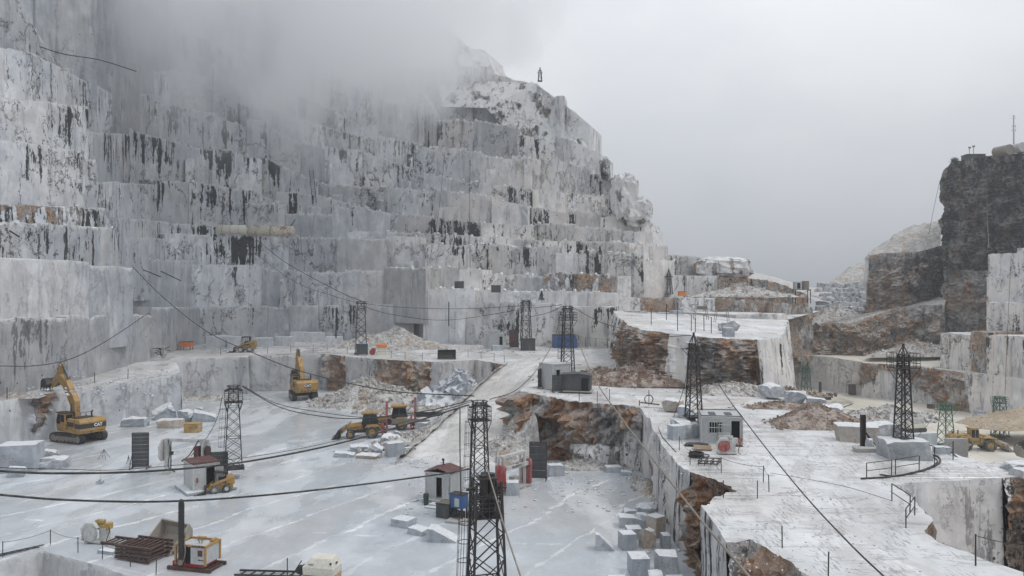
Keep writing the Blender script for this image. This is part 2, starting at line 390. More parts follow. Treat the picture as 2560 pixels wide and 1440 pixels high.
def mat_stone(name, a=(0.46, 0.485, 0.515), b=(0.31, 0.335, 0.37), warm=0.0):
    """loose sawn blocks: cool grey, veined, white dust on top"""
    m = NT(name); p = m.pos
    oi = m.n('ShaderNodeObjectInfo')
    off = m.n('ShaderNodeVectorMath', operation='SCALE'); cx = m.n('ShaderNodeCombineXYZ')
    for i in range(3): m.l(oi.outputs['Random'], cx.inputs[i])
    m.l(cx.outputs[0], off.inputs[0]); off.inputs[3].default_value = 40
    q = m.vadd(p, off.outputs[0])
    n1 = m.noise(m.map((1, 1, 0.3), (0, R(40), 0.3), src=q), 0.8, 6, 0.65, 0.8)
    col = m.mix(m.rng(n1, 0.35, 0.65), a, b)
    col = m.scale(col, m.rng(oi.outputs['Random'], 0, 1, 0.88, 1.12, False))
    col = m.mix(m.rng(m.noise(q, 0.6, 5, 0.7), 0.58 - warm * 0.12, 0.68, 0, 0.25 + warm * 0.7), col, (0.46, 0.31, 0.20))
    col = m.mix(m.math('MULTIPLY', m.rng(m.vor(m.vadd(q, m.scale(m.noise(q, 1.2, 3, 0.6, 0, True), 1.2)), 0.7), 0.003, 0.02, 1, 0), 0.5), col, (0.15, 0.15, 0.15))
    g = m.n('ShaderNodeNewGeometry'); sp = m.n('ShaderNodeSeparateXYZ'); m.l(g.outputs['Normal'], sp.inputs[0])
    up = m.math('MULTIPLY', m.rng(sp.outputs[2], 0.3, 0.8), m.rng(m.noise(q, 2.0, 5, 0.7), 0.3, 0.55, 0.45, 0.95))
    col = m.mix(up, col, (0.70, 0.71, 0.72))
    col = m.scale(col, m.rng(m.noise(q, 3, 5, 0.7), 0.3, 0.7, 0.92, 1.06))
    m.out(col, 0.6, m.bump(m.noise(q, 2.5, 6, 0.7), 0.5, 0.12), spec=0.35)
    return m.m

def mat_paint(name, col, rough=0.5, metal=0.0, dirt=(0.50, 0.47, 0.43), amt=0.45, rust=None, scale=1.3):
    m = NT(name); p = m.pos
    oi = m.n('ShaderNodeObjectInfo'); cx = m.n('ShaderNodeCombineXYZ')
    for i in range(3): m.l(oi.outputs['Random'], cx.inputs[i])
    q = m.vadd(p, m.scale(cx.outputs[0], 17.0))
    c = m.mix(m.rng(m.noise(m.map((1, 1, 0.35), src=q), scale, 6, 0.7), 0.42, 0.72, 0, amt), col, dirt)
    if rust: c = m.mix(m.rng(m.noise(m.map((1, 1, 0.6), loc=(3, 1, 4), src=q), scale * 1.3, 6, 0.75), 0.52, 0.62), c, rust)
    c = m.scale(c, m.rng(m.noise(q, 6, 4, 0.7), 0.3, 0.7, 0.85, 1.08))
    m.out(c, m.rng(m.noise(q, 3, 4, 0.6), 0.3, 0.7, rough - 0.1, rough + 0.15), m.bump(m.noise(q, 9, 4), 0.12, 0.02), metal)
    return m.m

M = {}
M['rock'] = mat_rock()
M['floor'] = mat_floor('wet_marble_floor', (0.49, 0.52, 0.55), (0.555, 0.58, 0.605), 0.85, 1.25, 0.30, 60)
M['terrace'] = mat_floor('dusty_marble_terrace', (0.58, 0.585, 0.59), (0.70, 0.70, 0.70), 0.5, 0.45, 0.75, 25, 0.35, (0.46, 0.39, 0.33))
M['tracked'] = mat_floor('tracked_marble_terrace', (0.57, 0.57, 0.57), (0.70, 0.70, 0.70), 0.40, 0.35, 0.30, 25, 0.75)
M['cream'] = mat_floor('cream_slurry_ground', (0.60, 0.56, 0.48), (0.68, 0.64, 0.55), 0.25, 0.25, 0.5, 20, 0.0, (0.56, 0.49, 0.39))
M['ramp'] = mat_rubble('crushed_marble_track', (0.56, 0.54, 0.52), (0.64, 0.62, 0.60), (0.50, 0.45, 0.41))
M['track'] = mat_floor('chalky_track', (0.60, 0.585, 0.56), (0.68, 0.665, 0.645), 0.1, 0.0, 0.6, 62, 0.55, (0.46, 0.42, 0.38))
M['rubble'] = mat_rubble('pale_rubble', (0.44, 0.42, 0.40), (0.62, 0.60, 0.57), (0.42, 0.33, 0.26))
M['rubble_brown'] = mat_rubble('reddish_rubble', (0.26, 0.19, 0.15), (0.46, 0.39, 0.34), (0.19, 0.125, 0.09))
M['rubble_tan'] = mat_rubble('tan_sand', (0.46, 0.38, 0.28), (0.52, 0.43, 0.33), (0.42, 0.32, 0.22))
M['stone'] = mat_stone('sawn_marble')
M['stone_warm'] = mat_stone('stained_marble', (0.48, 0.46, 0.43), (0.40, 0.34, 0.28), 1.0)
M['stone_pale'] = mat_stone('pale_sawn_marble', (0.62, 0.63, 0.64), (0.50, 0.52, 0.55))
M['stone_rough'] = mat_stone('weathered_marble', (0.52, 0.53, 0.54), (0.28, 0.30, 0.32), 0.2)
# ------------------------------------------------------------ terrain
rnd = random.Random(7)
def V2(p): return Vector((p[0], p[1], 0))

def resample(pts, ds):
    out = [pts[0].copy()]
    for a, b in zip(pts, pts[1:]):
        n = max(1, int((b - a).length / ds))
        for i in range(1, n + 1): out.append(a.lerp(b, i / n))
    return out
def edge(pts, ds=0.6, jag=0.15, seed=0):
    """a broken rock edge: resampled and jittered in plan"""
    o = resample([Vector(p) for p in pts], ds)
    for i, p in enumerate(o):
        if 0 < i < len(o) - 1:
            q = Vector((p.x * 0.35 + seed, p.y * 0.35, seed)); w = Vector((p.x * 1.7, p.y * 1.7, seed))
            p.x += jag * (fbm(q) * 1.2 + fbm(w) * 0.5); p.y += jag * (fbm(q + Vector((9, 9, 9))) * 1.2 + fbm(w + Vector((3, 3, 3))) * 0.5)
            p.z += jag * 0.35 * fbm(w + Vector((5, 1, 2)))
    return o
def sheet(name, pts, mat, kind='structure', cell=None):
    """ground polygon"""
    pts = [Vector(p) for p in pts]
    tri = tessellate_polygon([[V2(p) for p in pts]])
    fs = []
    for t in tri:
        a, b, c = (pts[i] for i in t)
        fs.append(tuple(t) if (b - a).cross(c - a).z > 0 else tuple(t)[::-1])
    mb = MB(); mb._add(pts, fs)
    o = mb.build(name, mat, recalc=False); tag(o, kind=kind); return o
def face(mb, top, zb, tint, amp=None, nz=None, lean=0.03, seed=0, side=1):
    """rock face hanging from an edge line; side=+1 when the face looks to the right of the line's travel"""
    n = len(top); tops = []
    nrm = []
    for i in range(n):
        d = top[min(i + 2, n - 1)] - top[max(i - 2, 0)]; d.z = 0
        d = d.normalized() if d.length > 1e-6 else Vector((1, 0, 0))
        nrm.append(Vector((d.y, -d.x, 0)) * side)
    zbf = zb if callable(zb) else (lambda p: zb)
    hmax = max(p.z - zbf(p) for p in top)
    nz = nz or max(3, int(hmax / (0.38 if amp else 0.5)))
    vs = []; cs = []; pls = []; rb_ = seed * 0.137 % 1
    for i, p in enumerate(top):
        z0 = zbf(p)
        for j in range(nz + 1):
            t = j / nz; z = lerp(p.z, z0, t); h = p.z - z
            tn = tint(pxof(p), t, p, z); a = max(0.0, tn[2] - 0.25) * 2.2 + 0.06 + max(0, tn[3] - 0.3) * 2.2
            if amp: a *= amp
            q = Vector((p.x * 0.28 + seed, p.y * 0.28, z * 0.28)); q2 = q * 4.1
            d = (fbm(q) * 1.5 + abs(fbm(q2)) * 0.6 + 0.45 * fbm(q2 * 2.7) + 0.38 * abs(fbm(q2 * 6.1)) - 0.25 * abs(fbm(q2 * 1.6 + Vector((4, 4, 4))))) * a * min(1, t * 6 + 0.05) + lean * h
            vs.append(Vector((p.x, p.y, z)) + nrm[i] * d); cs.append(tuple(tn[:4])); pls.append((rb_, h, tn[4] if len(tn) > 4 else 0, 1))
    fs = []
    for i in range(n - 1):
        for j in range(nz):
            a = i * (nz + 1) + j; f = (a, a + 1, a + nz + 2, a + nz + 1)
            fs.append(f if side > 0 else f[::-1])
    b = len(mb.v); mb._add(vs, fs)
    while len(mb.c) < b: mb.c.append((1, 0, 0, 0))
    mb.c[b:] = cs
    for i_, pl_ in enumerate(pls): mb.pl[b + i_] = pl_
def hexa(mb, x0, y0, x1, y1, zb, zt, depth, col, amp=0.06, zt2=None, cell=1.0, seed=0):
    """sawn block in a bench: displaced front face (x0,y0)-(x1,y1), plain sides and top"""
    zt2 = zt if zt2 is None else zt2
    a, b = Vector((x0, y0, 0)), Vector((x1, y1, 0)); d = (b - a); Ln = d.length; d.normalize(); nr = Vector((d.y, -d.x, 0))
    nx = max(2, min(24, int(Ln / cell))); nzz = max(2, min(10, int((zt - zb) / cell)))
    vs = []; base = len(mb.v); rb_ = (x0 * 7.31 + zb * 3.7) % 1.0
    tb, ts, tr, td = col
    for i in range(nx + 1):
        u = i / nx; p = a.lerp(b, u); top = lerp(zt, zt2, u)
        top += 0.30 * fbm(Vector((p.x * 0.9, p.y * 0.9, seed))) - 0.5 * max(0, fbm(Vector((p.x * 1.9, p.y * 1.9, seed + 5))) - 0.12)
        for j in range(nzz + 1):
            v = j / nzz; z = lerp(zb, top, v)
            q = Vector((p.x * 0.4 + seed, p.y * 0.4, z * 0.4))
            e = min(u, 1 - u, 1 - v) * 5
            off = amp * (fbm(q) * 1.4 + (abs(fbm(q * 3.7)) if amp > 0.2 else 0)) - (0.16 + amp * 0.6) * max(0, 1 - e * 2) * max(0, fbm(q * 2 + Vector((1, 1, 1))) + 0.25)
            mb.pl[base + len(vs)] = (rb_, top - z, 0, 1)
            vs.append(Vector((p.x, p.y, z)) + nr * off)
    fs = [(i * (nzz + 1) + j, (i + 1) * (nzz + 1) + j, (i + 1) * (nzz + 1) + j + 1, i * (nzz + 1) + j + 1) for i in range(nx) for j in range(nzz)]
    k = len(vs)
    ba, bb = a - nr * depth, b - nr * depth
    vs += [Vector((ba.x, ba.y, zb)), Vector((ba.x, ba.y, zt)), Vector((bb.x, bb.y, zb)), Vector((bb.x, bb.y, zt2))]
    topi = [i * (nzz + 1) + nzz for i in range(nx + 1)]
    fs.append(tuple(topi + [k + 3, k + 1]))
    fs.append(tuple([j for j in range(nzz + 1)] + [k + 1, k])[::-1])
    fs.append(tuple([nx * (nzz + 1) + j for j in range(nzz + 1)] + [k + 3, k + 2]))
    mb._add(vs, fs)
    while len(mb.c) < base: mb.c.append((1, 0, 0, 0))
    mb.c[base:] = [col] * len(vs)

def tintf(segs, default=(1.0, 0.35, 0.0, 0.0)):
    """segs: (px0, px1, tone, stain, brown, dark)"""
    def f(px, t, p, z):
        for s in segs:
            if s[0] <= px <= s[1]: return s[2:6]
        return default
    return f

# --- edges of the quarry floors, read off the photograph as (px, py, z)
def E(tab): return [G(*t) for t in tab]
front_pit = E([(-400, 1470, 0), (-60, 1412, 0), (0, 1402, 0), (60, 1389, 0), (110, 1377, 0), (165, 1392, 0), (205, 1402, 0), (250, 1414, 0), (330, 1442, 0), (420, 1475, 0), (700, 1590, 0), (1000, 1760, 0)])
front_e = edge(front_pit, 0.5, 0.08, 3)
main_far = [(24, 25, 0), (24, 58, 0), (16, 74, 0), (16, 140, 0), (-75, 140, 0), (-90, 60, 0)]
sheet('ground', front_e + [Vector((5, 28, 0))] + [Vector(p) for p in main_far], M['floor'])
# floor of the side pit on the right and the lower sheet under everything
sheet('pit_ground', [(14, 30, -0.6), (75, 30, -0.6), (75, 58, -0.6), (24, 58, -0.6)], M['tracked'])
sheet('lower_ground', [(-200, 5, -6.5), (40, 5, -6.5), (40, 57, -6.5), (-200, 57, -6.5)], M['floor'])

shelf_left = E([(-300, 1050, 5.2), (0, 1002, 5.2), (150, 979, 5.2), (300, 957, 5.2), (452, 935, 5.2)])
shelf_mid = [G(440, 900, 6)] + E([(500, 896, 6), (600, 892, 6), (619, 893, 6), (622, 889, 6), (720, 888, 6), (800, 884, 6), (818, 885, 6), (860, 890, 6), (935, 897, 6), (1000, 901, 6), (1100, 905, 6), (1190, 899, 6), (1262, 912, 6)])
ramp_top = E([(1262, 912, 6), (1310, 904, 6), (1372, 905, 6)])
b_left = E([(1372, 905, 6), (1340, 945, 6), (1303, 975, 6)])
b_front = E([(1303, 975, 6), (1340, 985, 6), (1400, 999, 6), (1500, 1009, 6), (1560, 1013, 5.9), (1600, 1019, 5.7)])
r_west = E([(1600, 1019, 5.7), (1624, 1050, 5.5), (1641, 1085, 5.4), (1664, 1125, 5.4), (1690, 1158, 5.4), (1725, 1180, 5.4)])
r_notch = E([(1725, 1180, 5.4), (1790, 1200, 5.4), (1852, 1228, 5.4), (1800, 1240, 5.3), (1752, 1262, 5.3)])
r_west2 = E([(1752, 1262, 5.3), (1780, 1300, 5.3), (1815, 1355, 5.3)])
r_front = E([(1815, 1355, 5.3), (1868, 1350, 5.3), (1925, 1374, 5.3), (1975, 1400, 5.3), (2020, 1442, 5.3), (2110, 1520, 5.3), (2700, 1640, 5.3)])
pit_near = E([(2900, 1480, 5.2), (2560, 1428, 5.2), (2440, 1390, 5.2), (2345, 1358, 5.2), (2308, 1325, 5.3), (2335, 1300, 5.3), (2290, 1252, 5.4), (2234, 1214, 5.4)])
pit_far = E([(2234, 1214, 5.4), (2262, 1207, 5.4), (2330, 1204, 5.4), (2420, 1200, 5.4), (2505, 1194, 5.4)])
r_far = E([(2505, 1194, 5.4), (2600, 1190, 5.4), (2800, 1190, 5.4)]) + E([(2800, 1150, 5.4), (2560, 1152, 5.4), (2450, 1156, 5.4), (2400, 1140, 5.4), (2330, 1112, 5.4), (2200, 1082, 5.4), (2100, 1046, 5.4), (2030, 1010, 5.4), (1975, 985, 5.4), (1925, 965, 5.4)])
def eg(p, j=0.12, s=0, ds=0.6): return edge(p, ds, j, s)
e_left, e_mid, e_rt, e_bl, e_bf = eg(shelf_left, 0.05, 1, 0.8), eg(shelf_mid, 0.12, 2), eg(ramp_top, 0.02, 3), eg(b_left, 0.25, 4), eg(b_front, 0.35, 5, 0.28)
e_rw, e_rn, e_rw2, e_rf, e_pn, e_pf, e_rr = eg(r_west, 0.16, 6, 0.35), eg(r_notch, 0.30, 7, 0.18), eg(r_west2, 0.06, 8, 0.4), eg(r_front, 0.25, 9, 0.2), eg(pit_near, 0.16, 10, 0.4), eg(pit_far, 0.10, 11, 0.4), eg(r_far, 0.3, 12, 0.6)
e_side = eg([shelf_left[-1], shelf_mid[0]], 0.05, 13)
ring_ = []
for e in (e_left, e_side, e_mid, e_rt, e_bl, e_bf, e_rw, e_rn, e_rw2, e_rf, e_pn, e_pf, e_rr):
    ring_ += e if not ring_ else e[1:] if (e[0] - ring_[-1]).length < 0.5 else e
back = [Vector((31, 96, 6)), Vector((32, 110, 6)), Vector((30, 195, 6)), Vector((-110, 195, 6)), Vector((-120, 70, 5.2))]
# the near right part of the terrace carries the wheel tracks
def in_tracked(p): return False
full = [p.copy() for p in ring_] + back
# cut line between dusty terrace and tracked terrace (both share the same edge line)
ic = len(ring_) - len(e_rr) + int(len(e_rr) * 0.985)
i0 = next(i for i, p in enumerate(full) if (p - e_rw[0]).length < 1e-6)
mid1, mid2 = Vector((17, 73.5, 5.6)), Vector((24, 79, 5.5))
sheet('tracked_terrace_ground', full[i0:ic + 1] + [mid2, mid1], M['tracked'])
sheet('terrace_ground', full[:i0 + 1] + [mid1, mid2] + full[ic:], M['terrace'])

w = MB()
grey = (1.0, 0.30, 0.0, 0.0)
face(w, front_e, -6.6, tintf([(-999, 108, 1.0, 0.1, 0.0, 0), (108, 999, 0.82, 0.1, 0.0, 0)]), seed=1)
face(w, e_left, -0.3, lambda px, t, p, z: (0.90, 0.12, 0.66 if (88 < px + t * 18 < 138 - t * 30 and t < 0.75) else 0.0, 0, 0.5), seed=2, lean=0.02)
face(w, e_side, -0.3, tintf([], (0.9, 0.1, 0, 0)), seed=3)
def t_mid(px, t, p, z):
    if px < 790: return (0.76 if px > 620 else 0.83, 0.12, 0.0, 0)
    if 818 < px < 862: return (0.9, 0.3, 0.95, 0.1, 0.8)
    if 786 < px < 806: return (0.8, 0.3, 0.38, 0)
    if 862 <= px < 935: return (0.82, 0.25, 0.25 if 868 < px < 884 and t > .4 else 0.0, 0)
    if 935 <= px < 1075: return (1.0, 0.2, 0.85 if t < 0.25 or px > 985 else 0.6, 0)
    if 1075 <= px < 1225: return (0.9, 0.2, 0.25 if t < .8 else 0.6, 0)
    return (0.95, 0.3, 0.6 if t < 0.45 else 0.35, 0)
face(w, e_mid, -0.3, t_mid, seed=4, lean=0.04)
face(w, e_bl, lambda p: lerp(-0.3, 5.2, max(0, min(1, (p.y - 84) / 24))), tintf([], (1.0, 0.2, 0.6, 0)), seed=5, lean=0.30, amp=.5)
def t_b(px, t, p, z):
    b = 0.95 if px < 1470 else 0.75
    if px > 1440 and t > 0.62: b = 0.42
    if px > 1555 and t > 0.35: b = 0.1
    return (1.0, 0.3, b, 0.25 if (px > 1430 and t > 0.7) else 0.0, max(0, min(1, (1510 - px) / 80 + 0.3 - t * 0.4)) if px > 1300 else 1)
face(w, e_bf, -0.3, t_b, seed=6, lean=0.16, amp=1.3)
def t_rw(px, t, p, z):
    k = int(p.y * 0.55)
    return (0.72 + 0.12 * (k % 3), 0.75, 0.42 if k % 5 == 0 else 0.05, 0.1)
face(w, e_rw, -0.4, t_rw, seed=7, lean=0.015)
face(w, e_rn, -0.4, lambda px, t, p, z: (1.0, 0.5, 0.72 if px < 1830 and t < 0.75 else 0.45, 0.36 if 1700 < px < 1800 and t > 0.04 else 0.1, .6), seed=8, amp=0.8, nz=40)
face(w, e_rw2, -0.4, tintf([], (0.84, 0.55, 0.0, 0)), seed=9, lean=0.01)
face(w, e_rf, -0.8, lambda px, t, p, z: (0.95, 0.4, 0.55, 0.12, .3), seed=10, amp=1.0, nz=36)
face(w, e_pn, -0.8, tintf([(2280, 2400, 1.0, 0.4, 0.55, 0)], (1.0, 0.3, 0.2, 0)), seed=11)
face(w, e_pf, -0.8, tintf([], (1.02, 0.20, 0.0, 0)), seed=12, lean=0.02)
face(w, e_rr, lambda p: -0.8 if p.y < 52 and p.x > 30 else -8.6, lambda px, t, p, z: (0.9, 0.4, 0.5 if px > 2440 else 0.35, 0.1), seed=13, amp=0.9)
tag(w.build('quarry_cliff', M['rock'], recalc=False), kind='structure')

# ledges at the far right beyond the side pit
w = MB()
for (px0, px1, pyt, pyb, tn) in ((2512, 2800, 1215, 1240, (0.9, .5, .7, .3)), (2500, 2620, 1236, 1385, (0.75, .8, .42, .15)), (2620, 2900, 1240, 1400, (0.75, .6, .2, .15))):
    a, b = P(px0, pyt, 50.2 if pyt < 1220 else 49.2), P(px1, pyt, 47 if pyt < 1220 else 46)
    hexa(w, a.x, a.y, b.x, b.y, -0.9, a.z, 6, tn, 0.15)
tag(w.build('pit_ledge_cliff', M['rock']), kind='structure')

# --- ramp between the main floor and the terrace
def gridmesh(name, rows, mat, amp=0.15, sub=10, seed=0, freq=0.6, edge_keep=False, kind='structure', label=None, cat=None):
    """ground patch lofted through rows of 3d points"""
    mb = MB(); nr = len(rows); nc = len(rows[0]); vs = []
    su = sub
    R_ = (nr - 1) * su; C_ = (nc - 1) * su
    for i in range(R_ + 1):
        a = min(i // su, nr - 2); t = i / su - a
        for j in range(C_ + 1):
            b = min(j // su, nc - 2); u = j / su - b
            p = rows[a][b].lerp(rows[a][b + 1], u).lerp(rows[a + 1][b].lerp(rows[a + 1][b + 1], u), t)
            k = 1.0
            q = Vector((p.x * freq + seed, p.y * freq, seed))
            p = p + Vector((0, 0, k * amp * (fbm(q) * 1.2 + abs(fbm(q * 3.3)) * 0.8)))
            vs.append(p)
    fs = [(i * (C_ + 1) + j, i * (C_ + 1) + j + 1, (i + 1) * (C_ + 1) + j + 1, (i + 1) * (C_ + 1) + j) for i in range(R_) for j in range(C_)]
    mb._add(vs, fs, True)
    o = mb.build(name, mat); 
    return tag(o, label, cat, kind=kind)
g0 = lambda px, py: G(px, py, -0.05)
def shoulders(rows): return [[r_[0] + Vector((-1.7, -.3, -1.4))] + r_ + [r_[-1] + Vector((1.2, .2, -1.2))] for r_ in rows]
gridmesh('ramp_road', shoulders([
    [q - Vector((0, 0, .4)) for q in (P(985, 1160, 75), P(1060, 1175, 73), P(1150, 1190, 70.5), P(1240, 1180, 72))],
    [P(1050, 1105, 84), P(1110, 1112, 82), P(1180, 1115, 80), P(1245, 1120, 80)],
    [P(1130, 1030, 92), P(1175, 1032, 91), P(1225, 1040, 89), P(1262, 1060, 86)],
    [P(1200, 960, 105), P(1240, 958, 104), P(1280, 968, 99), P(1304, 985, 92)],
    [P(1262, 911, 113), P(1300, 903, 115), P(1345, 903, 115), P(1374, 905, 113)]]), M['track'], 0.16, 12, 3, 0.5)
# side slopes of the ramp
gridmesh('ramp_hill', [
    [P(1240, 1180, 72), P(1270, 1168, 74), P(1342, 1158, 75)],
    [P(1245, 1118, 80), P(1285, 1105, 79), P(1350, 1115, 76)],
    [P(1262, 1058, 86), P(1290, 1050, 82), P(1345, 1065, 77)],
    [P(1304, 983, 92), P(1310, 985, 88), P(1328, 1000, 81.5)]], M['rubble'], 0.5, 10, 5, 0.7)
gridmesh('ramp_hill_left', [
    [P(985, 1160, 75), P(1000, 1140, 79), P(1015, 1125, 82)],
    [P(1056, 1101, 83.5), P(1045, 1092, 87), P(1050, 1085, 90)],
    [P(1138, 1025, 91.5), P(1110, 1030, 97), P(1100, 1040, 102)],
    [P(1208, 954, 104.5), P(1180, 975, 108), P(1165, 1000, 112)],
    [P(1270, 904, 113), P(1245, 925, 114.5), P(1235, 960, 116)]], M['rubble'], 0.35, 10, 6, 0.7)

# --- the broken mound in the middle
m_edge = [P(*t) for t in ((1536, 775, 152), (1540, 790, 125), (1556, 800, 108), (1572, 812, 100), (1600, 824, 95), (1680, 833, 91), (1760, 842, 89.5), (1840, 848, 88.5), (1900, 850, 88), (1950, 843, 92), (1962, 822, 112), (1968, 800, 150))]
e_m = edge(m_edge, 0.4, 0.35, 21)
w = MB()
def t_m(px, t, p, z):
    if px < 1560: return (0.95, 0.7, 0.35, 0.1)
    if px < 1690: return (1.0, 0.4, 0.8 if px < 1672 else 0.3, 0.05, 0.6)
    if px < 1716: return (0.85, 0.4, 0.05, 0)
    if px < 1895: return (0.95, 0.4, 0.78 if t > 0.12 or px > 1740 else 0.2, 0.24 if px > 1740 else 0.08, 0.25)
    return (1.0, 0.3, 0.05, 0)
face(w, e_m, lambda p: 4.5 if p.x < 28 else -8.2, t_m, seed=14, lean=0.10, amp=1.15)
tag(w.build('mound_cliff', M['rock'], recalc=False), kind='structure')
sheet('mound_ground', e_m + [Vector((70, 175, 12.3)), Vector((20, 175, 12.3))], M['terrace'])

# --- benches of the great wall
def stain_at(px, py, r):
    s = 0.13
    for x, y, rx, ry, a in ((130, 440, 190, 140, .45), (450, 450, 260, 130, .62), (330, 250, 280, 120, .40), (620, 330, 220, 90, .35), (1000, 300, 130, 90, .6), (1050, 500, 110, 70, .75), (560, 610, 130, 60, .45), (820, 420, 120, 90, .2), (1300, 600, 90, 90, .35), (1500, 530, 120, 70, .3), (120, 560, 160, 70, .55), (60, 100, 120, 160, .5)):
        s += .85 * a * math.exp(-((px - x) / rx) ** 2 - ((py - y) / ry) ** 2)
    return max(0, min(1, s + r.choice((-.25, -.12, 0, 0, .1, .2))))
ledge_rocks = []
def stepwall(mb, tops, Dtab, setback, zb, wid, tints, seed, depth=9.0, lean=0.0, doff=1.9, stainfield=False):
    """one bench: sawn blocks of varying width standing in a row; tops = [(px, py)], Dtab = [(px, D)]"""
    r = random.Random(seed); px = tops[0][0]; end = tops[-1][0]
    while px < end:
        D = interp(Dtab, px) + setback
        wpx = (r.uniform(*wid) * r.choice((.35, .6, .8, 1, 1))) * FOC / D; q = min(end, px + wpx)
        if end - q < 22: q = end
        o = r.choice((0, 0, 0.15, 0.5, -0.5, r.uniform(-doff, doff)))
        D0, D1 = interp(Dtab, px) + setback + o, interp(Dtab, q) + setback + o
        # the bench top follows the line read off the photograph
        z0 = CAMZ - (interp(tops, px) - HY) / FOC * D0; z1 = CAMZ - (interp(tops, q) - HY) / FOC * D1
        dz = r.choice((0, 0, r.uniform(-1.3, 0.8), r.uniform(-2.4, 1.2) if stainfield else 0))
        if q == end and stainfield: dz = -abs(dz) * .5; o = 0
        x0, x1 = (px - 1280) / FOC * D0, (q + 2 - 1280) / FOC * D1
        tn = tints((px + q) / 2, r)
        if stainfield: tn = (tn[0], stain_at((px + q) / 2, (interp(tops, (px + q) / 2)) + 35, r), tn[2], tn[3])
        zbb = min(zb, z0 - 12) if zb > 8 else zb
        hexa(mb, x0, D0, x1, D1, zbb, z0 + dz, depth, tn, 0.05 + 0.75 * max(0, tn[2] - 0.4) + max(0, tn[3] - .4), z1 + dz, 0.65, seed + px * 0.01)
        if stainfield:
            for _ in range(r.choice((0, 0, 1, 1)) if q < end else 0):       # half-height steps and leaning remnants in front of the face
                a_ = r.uniform(0, .8); b_ = min(1, a_ + r.uniform(.12, .5)); f = r.uniform(.6, 2.4); Da = lerp(D0, D1, a_) - f; Db = lerp(D0, D1, b_) - f; xa_, xb_ = lerp(x0, x1, a_), lerp(x0, x1, b_)
                if abs(D1 - D0) > 6: continue
                zt_ = z0 - r.uniform(2.5, 6); t2 = (tn[0] * r.uniform(.85, 1.15), max(0, tn[1] + r.uniform(-.3, .1)), r.uniform(0, .35), 0)
                hexa(mb, xa_, Da, xb_, Db + r.uniform(-.3, .5), zt_ - 11, zt_, 6, t2, 0.14, zt_ + r.uniform(-.6, .6), 0.7, seed + a_)
            for _ in range(int((x1 - x0) * 0.9)):
                u = r.random(); s_ = r.uniform(.15, .75) ** 1.3; ledge_rocks.append((lerp(x0, x1, u), lerp(D0, D1, u) + r.uniform(.2, .9), lerp(z0, z1, u) + dz + s_ * .1, s_, r.random()))
        px = q
ZD = [(-200, 74), (0, 84), (330, 111), (372, 114), (388, 148), (460, 157), (640, 167), (1030, 169), (1062, 158), (1560, 147), (1700, 158), (1900, 170)]
ZD2 = [(326, 145), (388, 151), (460, 160), (640, 170), (1030, 171), (1062, 161)]
ZS = [(-200, 92), (0, 102), (262, 124), (286, 146), (460, 166), (640, 175), (1030, 178), (1560, 160), (1700, 166), (1900, 176)]
ZU = [(-200, 86), (0, 96), (278, 117), (282, 145), (460, 164), (640, 174), (1030, 177), (1560, 159), (1700, 166), (1900, 176)]
def tn(stain, brown=0.04, tone=1.0, dark=0.0):
    def f(px, r):
        return (tone * r.choice((.78, .88, .95, 1, 1.05, 1.12, 1.22)), max(0, min(1, stain + r.uniform(-0.25, 0.3))), 0.47 if r.random() < brown else r.uniform(0, 0.2), dark)
    return f
w = MB()
# lowest row (1): left pale smooth faces, middle, right
stepwall(w, [(-150, 804), (0, 798), (376, 786)], ZD, 0, 4.8, (14, 26), tn(0.10, 0.0, 0.80), 101, 12)
stepwall(w, [(378, 769), (640, 766), (1032, 760)], ZD, 0, 5.5, (7, 13), tn(0.18, 0.0, 0.76), 102, 12)
stepwall(w, [(1030, 757), (1542, 757)], ZD, 0, 5.5, (7, 14), tn(0.35, 0.0, 1.0), 103, 12)
# (2)
stepwall(w, [(-150, 640), (0, 643), (331, 662)], ZD, 3, 12, (14, 26), tn(0.18, 0.1, 0.82), 104, 12, stainfield=True)
stepwall(w, [(327, 657), (640, 664), (1062, 671)], ZD2, 0, 12, (8, 15), tn(0.3, 0.05, 0.95), 105, 12, stainfield=True)
stepwall(w, [(1058, 727), (1300, 725), (1536, 732)], ZD, 2.5, 12, (7, 12), tn(0.3, 0.28, 1.0), 106, 9, stainfield=True)
stepwall(w, [(1060, 669), (1250, 675), (1540, 690), (1575, 690)], ZD, 6, 14, (6, 12), tn(0.28, 0.2, 1.02), 107, 9, stainfield=True)
tag(w.build('marble_bench_cliff', M['rock']), kind='structure')
w = MB()
# (3)
stepwall(w, [(-150, 535), (0, 545), (278, 562)], ZU, -2, 18, (12, 20), tn(0.55, 0.35, 1.0), 108, 12, stainfield=True)
stepwall(w, [(280, 578), (640, 592), (1050, 599), (1300, 612), (1560, 636), (1684, 640)], ZU, 0, 17, (7, 14), tn(0.4, 0.06, 1.0), 109, 12, stainfield=True)
# (4)
stepwall(w, [(-150, 490), (0, 500), (262, 508)], ZS, 1, 24, (10, 18), tn(0.75, 0.1, 1.0), 110, 12, stainfield=True)
stepwall(w, [(262, 541), (470, 560), (612, 572)], ZS, 1.5, 22, (8, 16), tn(0.8, 0.05, 0.98), 111, 12, stainfield=True)
stepwall(w, [(612, 508), (812, 514), (870, 518)], ZS, 3, 22, (7, 12), tn(0.3, 0.0, 1.0), 112, 12, stainfield=True)
stepwall(w, [(868, 578), (1060, 582), (1200, 590), (1380, 603), (1540, 606), (1668, 612)], ZS, 3.5, 22, (6, 12), tn(0.45, 0.08, 1.0), 113, 12, stainfield=True)
